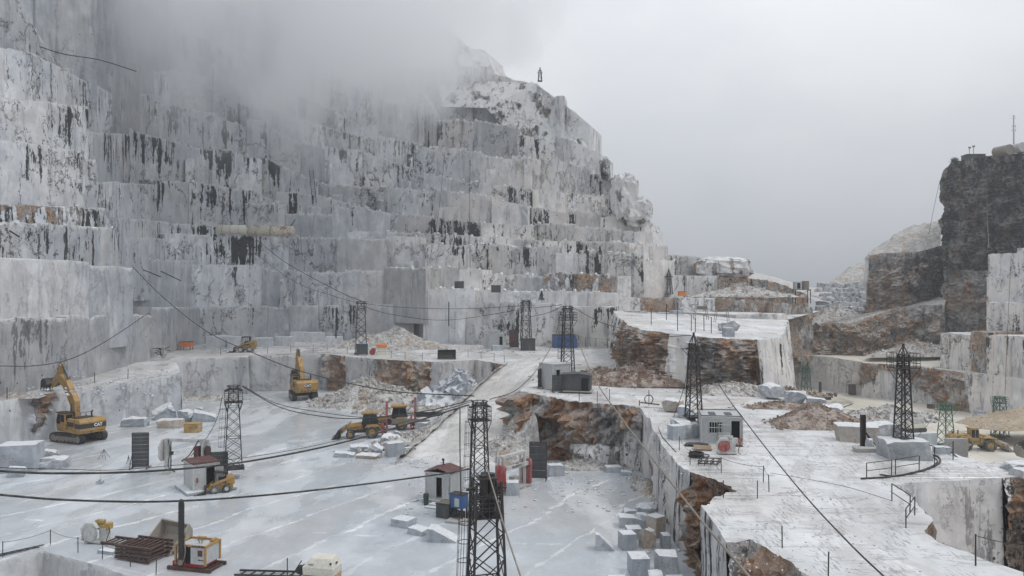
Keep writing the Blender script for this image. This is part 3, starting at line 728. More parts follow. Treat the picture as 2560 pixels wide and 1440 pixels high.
# (5)
stepwall(w, [(-150, 360), (0, 362), (50, 372), (240, 400)], ZS, 4, 28, (10, 18), tn(0.65, 0.0, 1.05), 114, 12, stainfield=True)
stepwall(w, [(236, 436), (420, 452), (612, 470), (700, 505)], ZS, 5, 26, (9, 16), tn(0.9, 0.0, 0.98), 115, 12, stainfield=True)
stepwall(w, [(690, 478), (800, 488), (960, 536), (1060, 542), (1240, 560), (1400, 566), (1545, 578), (1655, 580)], ZS, 6.5, 24, (6, 12), tn(0.5, 0.0, 1.0), 116, 12, stainfield=True)
# (6)
stepwall(w, [(-150, 230), (18, 244), (220, 268)], ZS, 8, 34, (10, 16), tn(0.7, 0.0, 1.02), 117, 13, stainfield=True)
stepwall(w, [(216, 322), (400, 336), (402, 362), (600, 378), (780, 450), (1010, 470), (1240, 502), (1480, 540), (1625, 543), (1648, 560)], ZS, 9.5, 30, (7, 14), tn(0.75, 0.0, 1.0), 118, 13, stainfield=True)
# (7)
stepwall(w, [(-150, 110), (0, 118), (75, 130), (80, 200), (300, 238), (500, 246), (570, 292), (700, 306), (770, 362), (890, 372), (1080, 440), (1300, 470), (1505, 490), (1600, 512)], ZS, 13, 38, (7, 14), tn(0.72, 0.0, 0.98), 119, 13, stainfield=True)
# (8)
stepwall(w, [(-150, -120), (60, -110), (95, 60), (130, 170), (380, 178), (500, 182), (600, 270), (760, 300), (900, 340), (1000, 352), (1080, 372), (1260, 384), (1512, 432), (1540, 440)], ZS, 17, 44, (8, 14), tn(0.6, 0.0, 0.96), 120, 13, stainfield=True)
# (9)
stepwall(w, [(-150, -190), (100, -160), (380, -60), (400, 60), (560, 110), (620, 200), (760, 230), (880, 290), (890, 206), (1060, 212), (1062, 290), (1200, 300), (1440, 350), (1500, 385)], ZS, 22, 34, (8, 14), tn(0.5, 0.0, 0.94), 121, 14, stainfield=True)
# (10) shapes that sink into the cloud
stepwall(w, [(-150, -260), (330, -250), (340, -60), (560, -50), (700, -20), (840, 60), (845, 170), (890, 175), (1000, 190), (1040, 165), (1160, 160), (1240, 190), (1340, 210), (1400, 250), (1470, 310)], ZS, 28, 36, (8, 15), tn(0.35, 0.0, 0.92), 122, 15, stainfield=True)
stepwall(w, [(300, -300), (600, -260), (700, -140), (900, -20), (1045, 20), (1050, 105), (1160, 118), (1234, 128), (1238, 186)], ZS, 34, 40, (8, 15), tn(0.25, 0.0, 0.9), 123, 16, stainfield=True)
stepwall(w, [(500, -320), (700, -220), (900, -80), (1040, 30), (1110, 60), (1150, 100)], ZS, 44, 44, (9, 15), tn(0.2, 0.0, 0.9), 124, 18)
tag(w.build('stepped_marble_mountain', M['rock']), kind='structure')
w = MB()
for x, y, z, s_, k in ledge_rocks: w.box((x, y, z), (s_ * 1.5, s_, s_ * .8), (k * 2, k * 3, k * 6), 0.7)
w.c = [(1.1, 0.1, 0.1, 0)] * len(w.v)
tag(w.build('ledge_rubble', M['rock']), 'broken stone lying along the lips of the quarry benches', 'rubble', kind='stuff')
# continuous body of the mountain behind the blocks, with the raw outer slope on the right
w = MB()
sil = [(1684, 640, 168), (1660, 590, 170), (1640, 548, 172), (1604, 520, 176), (1580, 470, 178), (1545, 455, 180), (1512, 410, 184), (1500, 390, 186), (1466, 320, 190), (1420, 262, 192), (1355, 200, 194), (1240, 186, 198), (1232, 128, 202), (1150, 100, 206), (1100, 55, 210)]
rows_ = []
for k, (px, py, D) in enumerate(sil):
    a = P(px, py, D); rows_.append([Vector((a.x + q[0], D + q[1], a.z + q[2] + 0.5 * math.sin(k * 2.1))) for q in ((-14, 2, -7), (-1.2, 2, -0.4), (-0.6, 9, -1), (-3, 26, -5), (-8, 60, -16))])
vs = [p + Vector((0.8 * fbm(p * 0.3), 0, 0.8 * fbm(p * 0.3 + Vector((5, 5, 5))))) for r_ in rows_ for p in r_]
w._add(vs, [(i * 5 + j, i * 5 + j + 1, (i + 1) * 5 + j + 1, (i + 1) * 5 + j) for i in range(len(sil) - 1) for j in range(4)])
w.c = [(0.95, 0.5, 0.25, 0.42)] * len(w.v)
tag(w.build('mountain_shoulder_hill', M['rock']), kind='structure')
# two knobs of natural rock left standing on the ridge
def knob(mb, c, d, col, seed, n=14, amp=0.22):
    vs = []; c = Vector(c)
    for i in range(n + 1):
        for j in range(2 * n):
            th = math.pi * i / n; ph = math.pi * j / n
            p = Vector((math.sin(th) * math.cos(ph), math.sin(th) * math.sin(ph), math.cos(th)))
            q = Vector([math.copysign(abs(x) ** 0.6, x) for x in p])
            k = 1 + amp * (fbm(p * 2.2 + Vector((seed, 0, 0))) * 1.3 + abs(fbm(p * 6 + Vector((seed, 3, 0)))) * 0.6)
            vs.append(c + Vector((q.x * d[0] / 2 * k, q.y * d[1] / 2 * k, q.z * d[2] / 2 * k)))
    b = len(mb.v); m_ = 2 * n
    mb._add(vs, [(i * m_ + j, (i + 1) * m_ + j, (i + 1) * m_ + (j + 1) % m_, i * m_ + (j + 1) % m_) for i in range(n) for j in range(m_)])
    while len(mb.c) < b: mb.c.append((1, 0, 0, 0))
    mb.c[b:] = [col] * len(vs)
w = MB()
knob(w, P(1560, 492, 170), (5.5, 8, 9), (0.9, .8, .30, .40), 3)
knob(w, P(1590, 530, 170), (6, 8, 6), (0.9, .8, .30, .42), 8)
knob(w, P(1511, 425, 176), (2.2, 5, 5), (0.9, .8, .30, .40), 5)
tag(w.build('ridge_cliff', M['rock']), kind='structure')

# --- terraces behind the mound
w = MB()
ZR = [(1500, 150), (1700, 152), (2100, 165)]
stepwall(w, [(1840, 785), (1966, 784)], [(1800, 140), (2000, 150)], 0, 6, (5, 9), tn(0.2, 0.0, 0.9), 130, 20)
stepwall(w, [(1500, 742), (1700, 744), (1860, 745), (2030, 768)], [(1500, 151), (2100, 165)], 3, 9, (6, 12), lambda px, r: (0.97, 0.3, 0.9 if 1640 < px < 1690 or px > 1800 else 0.1, 0.1 if px > 1960 else 0), 131, 16)
stepwall(w, [(1540, 690), (1700, 689), (1895, 692), (1960, 710), (2020, 738)], [(1500, 158), (2100, 178)], 5, 14, (6, 12), lambda px, r: (0.95, 0.35, 0.75 if px > 1790 else 0.1, 0.05), 132, 16)
stepwall(w, [(1660, 640), (1700, 646), (1760, 648)], [(1500, 165), (2100, 180)], 9, 19, (6, 9), lambda px, r: (0.7, 0.3, 0.1, 0.0), 133, 16)
knob(w, P(1802, 672, 180), (13, 14, 5.2), (1.0, .3, .40, 0), 12, amp=0.12)
tag(w.build('back_terrace_cliff', M['rock']), kind='structure')
gridmesh('far_slope_hill', [
    [P(1780, 700, 190), P(1900, 712, 195), P(2000, 742, 200), P(2080, 760, 205)],
    [P(1800, 660, 220), P(1900, 690, 220), P(2000, 715, 225), P(2080, 735, 230)],
    [P(1810, 655, 250), P(1890, 682, 250), P(2000, 712, 255), P(2080, 733, 260)]], M['ramp'], 0.5, 8, 7, 0.2)
# whitish track climbing between the terraces
gridmesh('track_road', [
    [P(1900, 900, 200), P(1960, 895, 205), P(2030, 890, 206)],
    [P(1850, 850, 150), P(1950, 840, 190), P(2020, 835, 205)],
    [P(1850, 829, 150), P(1930, 812, 190), P(2020, 812, 210)],
    [P(1860, 800, 168), P(1960, 790, 200), P(2040, 785, 215)],
    [P(1950, 775, 210), P(2000, 776, 215), P(2080, 775, 225)]], M['ramp'], 0.5, 10, 8, 0.35)

# --- loader floor, far below, and the wall behind it
sheet('loader_ground', [(12, 45, -8), (210, 45, -8), (210, 240, -8), (20, 240, -8)], M['cream'])
lw = [P(*t) for t in ((1880, 878, 205), (1985, 884, 203), (1999, 886, 200), (2080, 893, 191), (2155, 905, 184), (2157, 907, 181), (2300, 914, 171), (2430, 932, 157), (2560, 947, 145.5), (2900, 990, 125))]
e_lw = edge(lw, 0.8, 0.2, 31)
w = MB()
def t_lw(px, t, p, z):
    if px < 2150: return (1.0, 0.3, 0.05, 0)
    if px < 2200: return (1.0, 0.3, 0.9 if t < 0.8 - (px - 2150) / 80 else 0.1, 0.1)
    if px < 2260: return (1.02, 0.2, 0.6 if t < 0.22 else 0.05, 0)
    if px < 2410:
        c = (px - 2260) / 150
        return (1.0, 0.3, 0.95 if 0.0 < t < 0.35 + c * 0.75 and t > c * 0.1 - 0.1 else 0.15, 0.05, 0.8)
    if px < 2428: return (1.0, .3, .6 if t > .5 else .2, 0)
    return (1.05, 0.22, 0.05, 0)
face(w, e_lw, -8.4, t_lw, seed=15, lean=0.05)
tag(w.build('loader_pit_cliff', M['rock'], recalc=False), kind='structure')
sheet('upper_track_ground', e_lw + [Vector((150, 170, 0.8)), Vector((160, 235, 0.8)), Vector((60, 235, 0.8))], M['cream'])
# blocks and rust-coloured cliffs on the right
w = MB()
stepwall(w, [(1999, 884), (2012, 884)], [(1900, 206), (2700, 206)], 0, -4, (3, 4), lambda px, r: (0.9, .3, .7, 0), 141, 6)
stepwall(w, [(2350, 832), (2395, 836), (2560, 842), (2900, 850)], [(2300, 172), (2560, 147), (2900, 125)], 0, -3, (5, 11), lambda px, r: (1.05, 0.45, 0.62 if r.random() < 0.45 else 0.1, 0.08), 143, 16)
stepwall(w, [(2466, 755), (2900, 762)], [(2300, 182), (2560, 160), (2900, 135)], 0, 6, (6, 10), lambda px, r: (1.05, 0.5, 0.75 if px > 2530 else 0.2, 0.1), 144, 16)
stepwall(w, [(2466, 690), (2900, 692)], [(2300, 182), (2560, 162), (2900, 137)], 1, 12, (6, 10), lambda px, r: (1.05, 0.45, 0.1, 0.05), 145, 16)
stepwall(w, [(2470, 624), (2545, 620), (2900, 600)], [(2300, 182), (2560, 163), (2900, 139)], 3, 18, (6, 10), lambda px, r: (1.1, 0.4, 0.1, 0.1), 146, 16)
tag(w.build('right_bench_cliff', M['rock']), kind='structure')
w = MB()
rb = edge([P(*t) for t in ((2140, 762, 232), (2160, 700, 232), (2168, 640, 214), (2200, 634, 211), (2300, 628, 207), (2350, 615, 205), (2480, 600, 199))], 0.42, 0.5, 41)
face(w, rb, -1, lambda px, t, p, z: (0.95, 0.4, 0.9 if px > 2174 else 0.2, 0.16 + max(0, min(.5, (px - 2210) / 260)) * (1 if z > 14 else .4)), seed=16, lean=0.10, amp=1.3)
rb1 = edge([P(*t) for t in ((2012, 835, 215), (2013, 811, 201), (2080, 808, 199), (2140, 810, 197), (2240, 770, 196), (2362, 760, 190))], 0.42, 0.6, 43)
face(w, rb1, -3, lambda px, t, p, z: (0.95, 0.4, 0.95 if px < 2150 or t > .3 else .6, 0.2), seed=18, lean=0.12, amp=1.2)
bk = edge([P(*t) for t in ((2349, 456, 199), (2358, 426, 199.5), (2380, 408, 198), (2410, 400, 197), (2440, 393, 195), (2500, 386, 192), (2560, 384, 188), (2900, 375, 170))], 0.42, 0.5, 42)
face(w, bk, -1, lambda px, t, p, z: (0.9, 0.4, 0.2 if z > 24 else 0.75, 0.95 if z > 28 + 3 * math.sin(p.x * 0.3) else 0.75 if z > 22 else 0.3), seed=17, lean=0.05, amp=1.0)
tag(w.build('dark_crag_cliff', M['rock'], recalc=False), kind='structure')
sheet('cliff_top_ground', rb1[1:] + [P(2380, 700, 230), P(2040, 790, 240)], M['rubble'])
sheet('crag_top_ground', bk + [Vector((165, 215, 47)), Vector((130, 226, 44))], M['rubble_brown'])
gridmesh('scree_hill', [
    [P(2160, 650, 214), P(2230, 640, 212), P(2352, 622, 206)],
    [P(2180, 628, 222), P(2240, 590, 222), P(2352, 585, 216)],
    [P(2230, 600, 232), P(2275, 568, 232), P(2360, 552, 228)],
    [P(2230, 610, 260), P(2275, 580, 260), P(2360, 570, 260)]], M['rubble'], 0.9, 10, 9, 0.4)
gridmesh('pink_scree_hill', [
    [P(2040, 760, 222), P(2110, 745, 222), P(2180, 740, 220)],
    [P(2070, 712, 236), P(2120, 690, 236), P(2180, 690, 232)],
    [P(2085, 700, 245), P(2130, 662, 246), P(2180, 652, 244)],
    [P(2085, 720, 270), P(2130, 690, 270), P(2180, 680, 270)]], M['rubble'], 0.7, 8, 10, 0.4)
gridmesh('grey_scree_hill', [
    [P(2015, 812, 200), P(2080, 812, 199), P(2145, 812, 198)],
    [P(2030, 790, 208), P(2090, 780, 207), P(2150, 785, 206)],
    [P(2050, 770, 214), P(2100, 755, 214), P(2165, 750, 214)]], M['rubble'], 0.8, 8, 11, 0.5)
# ------------------------------------------------------------ materials of the machines and small things
def PM(k, *a, **kw): M[k] = mat_paint(k, *a, **kw)
PM('yellow_paint', (0.40, 0.225, 0.045), 0.55, amt=0.75, dirt=(0.36, 0.30, 0.22), rust=(0.16, 0.10, 0.05))
PM('old_yellow_paint', (0.42, 0.27, 0.06), 0.6, amt=0.55, rust=(0.24, 0.13, 0.07))
PM('orange_paint', (0.70, 0.20, 0.03), 0.5, amt=0.3)
PM('red_paint', (0.34, 0.03, 0.03), 0.5, amt=0.6)
PM('blue_paint', (0.035, 0.10, 0.25), 0.5, amt=0.35, dirt=(0.2, 0.22, 0.25))
PM('white_paint', (0.56, 0.56, 0.54), 0.5, amt=0.7, dirt=(0.26, 0.245, 0.225))
PM('cream_paint', (0.66, 0.63, 0.54), 0.5, amt=0.3)
PM('grey_panel', (0.46, 0.47, 0.47), 0.55, amt=0.35, dirt=(0.30, 0.30, 0.29))
PM('dark_sheet', (0.055, 0.057, 0.060), 0.55, amt=0.4, dirt=(0.16, 0.15, 0.145))
PM('black_rubber', (0.028, 0.028, 0.028), 0.8, amt=0.5, dirt=(0.20, 0.19, 0.17))
PM('tyre_rubber', (0.05, 0.05, 0.05), 0.85, amt=0.8, dirt=(0.34, 0.32, 0.29))
PM('dark_steel', (0.030, 0.027, 0.026), 0.6, amt=0.3, dirt=(0.10, 0.07, 0.055))
PM('brown_steel', (0.075, 0.042, 0.034), 0.65, amt=0.4, dirt=(0.20, 0.15, 0.12))
PM('worn_steel', (0.22, 0.19, 0.16), 0.5, 0.3, amt=0.6, dirt=(0.36, 0.33, 0.29))
PM('green_steel', (0.03, 0.12, 0.07), 0.55, amt=0.25)
PM('green_plastic', (0.015, 0.08, 0.045), 0.5, amt=0.15)
PM('roof_red', (0.10, 0.032, 0.028), 0.6, amt=0.3, dirt=(0.24, 0.18, 0.16))
PM('wood', (0.30, 0.20, 0.12), 0.8, amt=0.4)
PM('concrete', (0.38, 0.37, 0.35), 0.85, amt=0.4)
PM('rust_tank', (0.58, 0.54, 0.44), 0.6, amt=0.5, dirt=(0.42, 0.36, 0.28), rust=(0.26, 0.12, 0.055), scale=0.8)
PM('dusty_bucket', (0.30, 0.27, 0.23), 0.8, amt=0.6, dirt=(0.48, 0.43, 0.37))
PM('leaf', (0.04, 0.05, 0.03), 0.8, amt=0.1)
def simple(name, col, rough=0.4, metal=0.0):
    m = bpy.data.materials.new(name); m.use_nodes = True; b = m.node_tree.nodes['Principled BSDF']
    b.inputs['Base Color'].default_value = (*col, 1); b.inputs['Roughness'].default_value = rough; b.inputs['Metallic'].default_value = metal
    M[name] = m
simple('dark_glass', (0.015, 0.018, 0.022), 0.08)
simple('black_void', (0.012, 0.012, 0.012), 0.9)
simple('letter_white', (0.75, 0.75, 0.73), 0.5)
simple('letter_dark', (0.05, 0.05, 0.05), 0.5)
simple('galvanised', (0.42, 0.43, 0.44), 0.4, 0.6)

def mesh_text(txt, size, mat, parent, loc, rot, name='lettering', depth=0.01, bold=0.0, sx=1.0):
    cu = bpy.data.curves.new(name, 'FONT'); cu.body = txt; cu.size = size; cu.extrude = depth; cu.align_x = 'CENTER'; cu.align_y = 'CENTER'; cu.offset = bold
    tmp = bpy.data.objects.new('tmp', cu)
    me = bpy.data.meshes.new_from_object(tmp); bpy.data.objects.remove(tmp); bpy.data.curves.remove(cu)
    me.name = name; me.materials.clear(); me.materials.append(mat)
    o = bpy.data.objects.new(name, me); COL.objects.link(o); o.parent = parent; o.location = loc; o.rotation_euler = rot; o.scale = (sx, 1, 1)
    return o

def copy_tree(o, parent=None):
    c = o.copy(); COL.objects.link(c)
    if parent is not None: c.parent = parent
    for ch in list(o.children): copy_tree(ch, c)
    return c

def catenary(a, b, sag, n=20):
    a, b = Vector(a), Vector(b)
    return [a.lerp(b, i / n) - Vector((0, 0, sag * 4 * (i / n) * (1 - i / n))) for i in range(n + 1)]
def through(pts, n=10):
    """smooth line through points"""
    pts = [Vector(p) for p in pts]; q = [pts[0] * 2 - pts[1]] + pts + [pts[-1] * 2 - pts[-2]]; out = []
    for i in range(1, len(q) - 2):
        for k in range(n):
            t = k / n; a, b, c, d = q[i - 1:i + 3]
            out.append(0.5 * ((2 * b) + (c - a) * t + (2 * a - 5 * b + 4 * c - d) * t * t + (3 * b - a - 3 * c + d) * t ** 3))
    return out + [pts[-1]]
def cable(pts, r, label, mat='black_rubber', group='power cables strung across the quarry', name='cable', n=10, cat='cable'):
    mb = MB(); mb.tube(through(pts, n), r, 6)
    return tag(mb.build(name, M[mat]), label, cat, group)

# ------------------------------------------------------------ lattice towers
def tower(label, base, h, w0, w1, mat='dark_steel', rz=0.15, plat=None, pw=1.5, ladder=None, head='pyramid', arm=None, group='steel lattice pylons of the quarry', seg=None, t=0.07, name='lattice_tower', lod=False):
    o = thing(name, label, 'tower', base, rz, group); m = M[mat]
    W = lambda z: lerp(w0, w1, min(1, z / h)) / 2
    for sx in (-1, 1):
        for sy in (-1, 1):
            MB().bar((sx * W(0), sy * W(0), 0), (sx * W(h), sy * W(h), h), t * 1.25).build('leg', m, o)
    b = MB(); k = seg or max(5, int(h / (w0 * 0.62))); zs = [h * i / k for i in range(k + 1)]
    for i, (z0, z1) in enumerate(zip(zs, zs[1:])):
        a, c = W(z0), W(z1)
        for (p, q) in (((-1, -1), (1, -1)), ((1, -1), (1, 1)), ((1, 1), (-1, 1)), ((-1, 1), (-1, -1))):
            if i % 2: p, q = q, p
            b.bar((p[0] * a, p[1] * a, z0), (q[0] * c, q[1] * c, z1), t * 0.62)
            if not lod: b.bar((q[0] * a, q[1] * a, z0), (p[0] * c, p[1] * c, z1), t * 0.5)
            if i % 3 == 0: b.bar((p[0] * a, p[1] * a, z0), (q[0] * a, q[1] * a, z0), t * 0.6)
    b.build('bracing', m, o)
    MB().box((0, 0, 0.04), (w0 * 1.25, w0 * 1.25, 0.09)).build('base_plate', m, o)
    if head == 'pyramid':
        b = MB(); a = W(h); hh = w0 * 0.75
        for sx in (-1, 1):
            for sy in (-1, 1): b.bar((sx * a, sy * a, h), (0, 0, h + hh), t * 0.9)
        b.box((0, 0, h), (a * 2.3, a * 2.3, t)); b.box((0, 0, h + hh), (t * 2, t * 2, t * 3)); b.build('tower_head', m, o)
    elif head == 'ring':
        b = MB(); a = W(h)
        b.ring((0, 0, h), a * 1.5, t * 0.5, 14, 5); b.ring((0, 0, h - 0.25), a * 1.5, t * 0.4, 14, 5)
        for i in range(8):
            u = math.pi * i / 4; b.bar((a * 1.5 * math.cos(u), a * 1.5 * math.sin(u), h - 0.5), (a * 1.5 * math.cos(u), a * 1.5 * math.sin(u), h + 0.06), t * 0.4)
        b.box((0, 0, h - 0.3), (a * 2.2, a * 2.2, t)); b.build('tower_head', m, o)
    if plat is not None:
        b = MB(); z = plat; g = pw / 2; b.box((0, 0, z), (pw, pw, 0.05))
        nb = 4
        for s in (-1, 1):
            for i in range(nb + 1):
                u = -g + pw * i / nb
                for zz in (0,): b.bar((u, s * g, z), (u, s * g, z + 1.05), t * 0.45); b.bar((s * g, u, z), (s * g, u, z + 1.05), t * 0.45)
            for zz in (0.35, 0.7, 1.05):
                b.bar((-g, s * g, z + zz), (g, s * g, z + zz), t * 0.45); b.bar((s * g, -g, z + zz), (s * g, g, z + zz), t * 0.45)
            for q in (-1, 1): b.bar((s * W(z - 1), q * W(z - 1), z - 0.9), (s * g, q * g, z), t * 0.6)
        b.build('platform', m, o)
    if arm:
        b = MB(); z = arm[0]; L_ = arm[1]
        b.bar((-L_, 0, z), (L_, 0, z), t); b.bar((-L_, 0, z), (-W(z), 0, z - L_ * 0.75), t * 0.7); b.bar((L_, 0, z), (W(z), 0, z - L_ * 0.75), t * 0.7)
        b.bar((-L_, -.25, z), (-L_, .25, z), t * .7); b.bar((L_, -.25, z), (L_, .25, z), t * .7)
        b.build('crossarm', m, o)
    if ladder:
        b = MB(); top = plat or h; X = lambda z: -(W(z) + 0.14); r_ = 0.33
        for s in (-1, 1): b.bar((X(.3), s * 0.2, 0.3), (X(top), s * 0.2, top), t * 0.5)
        z = 0.4
        while z < top: b.bar((X(z), -0.2, z), (X(z), 0.2, z), t * 0.3); z += 0.3
        b.build('ladder', m, o)
        b = MB(); z = 2.0
        while z < top:
            b.ring((X(z) - 0.2, 0, z), r_, t * 0.22, 12, 4); z += 0.85
        for i in range(6):
            u = R(60 + 48 * i); c, q = r_ * math.cos(u) - .2, r_ * math.sin(u); b.bar((X(2) + c, q, 2.0), (X(top) + c, q, top), t * 0.25)
        b.build('safety_cage', m, o)
    # insulators and cable clamps near the head
    a = W(h)
    for s in (-1, 1):
        MB().cyl((s * (a - 0.02), 0, h - 0.35), (s * (a + 0.38), 0, h - 0.42), 0.07, n=8).build('insulator', M['dark_steel'], o)
    return o

# ------------------------------------------------------------ loose blocks of stone
def blockmesh(seed, kind, w, d, h):
    """sawn or split block: a box with knocked-off corners, tapered, or a wedge"""
    r = random.Random(seed); bm = bmesh.new()
    if kind == 'wedge':
        vs = [(-.5, -.5, 0), (.5, -.5, 0), (.5, .5, 0), (-.5, .5, 0), (-.5, -.5, 1), (-.32, -.5, .97), (-.5, .5, .92), (-.30, .5, .9), (.5, -.5, .12), (.5, .5, .1)]
    elif kind == 'slab':
        vs = [(-.5, -.5, 0), (.48, -.46, 0), (.5, .5, 0), (-.46, .5, 0), (-.48, -.5, 1), (.5, -.48, .8), (.45, .45, .85), (-.5, .46, 1), (.2, -.5, 1)]
    elif kind == 'dome':
        vs = [(math.cos(a) * .5, math.sin(a) * .5, z) for a in [i * math.pi / 5 for i in range(10)] for z in (0, .55)] + [(math.cos(a) * .3, math.sin(a) * .3, 1) for a in [i * math.pi / 4 for i in range(8)]]
    else:
        k = {'cut': 0.03, 'chip': 0.12, 'rough': 0.22, 'split': 0.30}[kind]
        vs = []
        for sx in (-.5, .5):
            for sy in (-.5, .5):
                for sz in (0, 1):
                    a = [r.uniform(0, k) * (1 if kind != 'cut' else 0.6) for _ in range(3)]
                    if r.random() < (0.25 if kind == 'cut' else 0.6):
                        c = r.uniform(0.5, 1.3) * k + 0.02
                        s_ = -1 if sz else 1
                        vs += [(sx - math.copysign(c, sx), sy, sz + s_ * a[2]), (sx, sy - math.copysign(c, sy), sz + s_ * a[2]), (sx, sy, sz + s_ * min(.45, c * 1.2))] if sz else [(sx, sy, sz)]
                    else:
                        vs.append((sx - math.copysign(a[0], sx), sy - math.copysign(a[1], sy), sz - (a[2] if sz else 0)))
    vv = [bm.verts.new((x * w, y * d, z * h)) for x, y, z in vs]
    bmesh.ops.convex_hull(bm, input=vv)
    bmesh.ops.delete(bm, geom=[v for v in bm.verts if not v.link_faces], context='VERTS')
    bmesh.ops.dissolve_limit(bm, angle_limit=R(4), verts=bm.verts, edges=bm.edges)
    bmesh.ops.triangulate(bm, faces=bm.faces)
    s = 2 if max(w, h) > 1.2 else 1
    bmesh.ops.subdivide_edges(bm, edges=bm.edges, cuts=3 if s == 2 else 1, use_grid_fill=True)
    amp = {'cut': 0.012, 'chip': 0.03, 'slab': 0.03, 'wedge': 0.02, 'dome': 0.07}.get(kind, 0.075) * (0.5 + 0.5 * min(w, 3))
    for v in bm.verts:
        q = v.co * 1.7 + Vector((seed * 3.1, seed, 0))
        v.co += Vector((fbm(q), fbm(q + Vector((7, 0, 0))), fbm(q + Vector((0, 9, 0))) if v.co.z > 0.05 * h else 0)) * amp
    bmesh.ops.recalc_face_normals(bm, faces=bm.faces)
    me = bpy.data.meshes.new('marble_block'); bm.to_mesh(me); bm.free(); return me
_bs = [0]
def block(label, pts, kind='chip', mat='stone', z=0.0, d=None, rz=None, group='loose blocks of marble', name='marble_block', cat='stone block', tilt=(0, 0), sink=0.03):
    """pts = (px left, px right, py top, py bottom) as it shows in the photograph"""
    _bs[0] += 1; s = _bs[0]; r = random.Random(s * 17)
    x0, x1, yt, yb = pts; c = G((x0 + x1) / 2, yb, z); sc = FOC / c.y; w = (x1 - x0) / sc
    rz = r.uniform(-0.5, 0.5) if rz is None else rz
    d = d or w * r.uniform(0.6, 0.85)
    w_ = w / (abs(math.cos(rz)) + abs(math.sin(rz)) * d / w); dep = d * w_ / w
    span = abs(math.cos(rz)) * dep + abs(math.sin(rz)) * w_
    cy = c.y + span / 2
    # the top back edge shows higher in the frame than the top front edge: take the height from the front face
    yt_f = yt
    h = (yb - yt) / sc
    drop = (CAMZ - z - h) * (1 / c.y - 1 / (c.y + span)) * FOC       # pixels taken by the top surface
    h = max(0.25 * (yb - yt) / sc, (yb - yt - max(0, drop)) / sc)
    me = blockmesh(s, kind, w_, dep, h); me.materials.append(M[mat])
    o = bpy.data.objects.new(name, me); COL.objects.link(o)
    o.location = (c.x * cy / c.y, cy, z - sink); o.rotation_euler = (tilt[0], tilt[1], rz)
    return tag(o, label, cat, group)

def rubble(name, label, c, rad, h, mat, seed=0, n=260, rs=(0.12, 0.5), flat=1.0, stretch=(1, 1), rot=0.0, floorz=None, rockmat=None):
    """a heap: lumpy cone with many angular stones on it, one object"""
    r = random.Random(seed); mb = MB(); N, K = 34, 12; vs = []
    c = Vector(c); cr, sr = math.cos(rot), math.sin(rot)
    def hgt(u, a):
        q = Vector((math.cos(a) * u * 2 + seed, math.sin(a) * u * 2, seed))
        return h * max(0, (1 - u) ** flat + 0.22 * fbm(q * 1.5) * (1 - u))
    def pt(u, a, z=0):
        x, y = math.cos(a) * u * rad * stretch[0] * (1 + 0.15 * math.sin(a * 3 + seed)), math.sin(a) * u * rad * stretch[1]
        return Vector((x * cr - y * sr, x * sr + y * cr, z))
    for i in range(K + 1):
        for j in range(N):
            u, a = i / K, 2 * math.pi * j / N
            vs.append(c + pt(u, a, hgt(u, a) - (0.1 if i == K else 0)) + Vector((0, 0, 0.05 * rad * 0.3 * fbm(Vector((i, j, seed)) * 0.9))))
    mb._add(vs, [(i * N + j, (i + 1) * N + j, (i + 1) * N + (j + 1) % N, i * N + (j + 1) % N) for i in range(K) for j in range(N)])
    for _ in range(n):
        u, a = min(1.08, abs(r.gauss(0.0, 0.55))), r.uniform(0, 2 * math.pi); p = c + pt(u, a, hgt(min(u, 1), a))
        s = r.uniform(*rs) * (0.6 + 0.6 * u); e = Euler((r.uniform(0, 3), r.uniform(0, 3), r.uniform(0, 3)))
        mb.box(p + Vector((0, 0, s * 0.15)), (s, s * r.uniform(.5, .9), s * r.uniform(.3, .7)), e, r.uniform(0.4, 0.9))
    return tag(mb.build(name, M[mat]), label, 'rubble', kind='stuff')
# ------------------------------------------------------------ excavator 
def track_shape(mb, L_, hgt, wid, y):
    pr = []; r = hgt / 2
    for i in range(9): t = R(90 + 180 * i / 8); pr.append((-L_ / 2 + r + r * math.cos(t), r + r * math.sin(t)))
    for i in range(9): t = R(-90 + 180 * i / 8); pr.append((L_ / 2 - r + r * math.cos(t), r + r * math.sin(t)))
    mb.prism(pr, 'Y', y - wid / 2, y + wid / 2)
    # shoes
    per = [];
    for a, b in zip(pr, pr[1:] + pr[:1]):
        L0 = math.dist(a, b); k = max(1, int(L0 / 0.2))
        for i in range(k): per.append((a[0] + (b[0] - a[0]) * i / k, a[1] + (b[1] - a[1]) * i / k))
    for x, z in per:
        cx = max(-L_ / 2 + r, min(L_ / 2 - r, x)); an = math.atan2(z - r, x - cx) if abs(z - r) > 1e-6 or abs(x - cx) > 1e-6 else 0
        mb.box((x, y, z), (0.05, wid + 0.04, 0.11), (0, -an + math.pi / 2 if False else -an, 0))
def limb(mb, pts, w, hs):
    """boom-like beam through (x, z) points with given depth at each"""
    up = []; dn = []
    for i, (x, z) in enumerate(pts):
        a = pts[max(0, i - 1)]; b = pts[min(len(pts) - 1, i + 1)]; d = math.hypot(b[0] - a[0], b[1] - a[1]); nx, nz_ = -(b[1] - a[1]) / d, (b[0] - a[0]) / d
        up.append((x + nx * hs[i] / 2, z + nz_ * hs[i] / 2)); dn.append((x - nx * hs[i] / 2, z - nz_ * hs[i] / 2))
    mb.prism(up + dn[::-1], 'Y', -w / 2, w / 2)
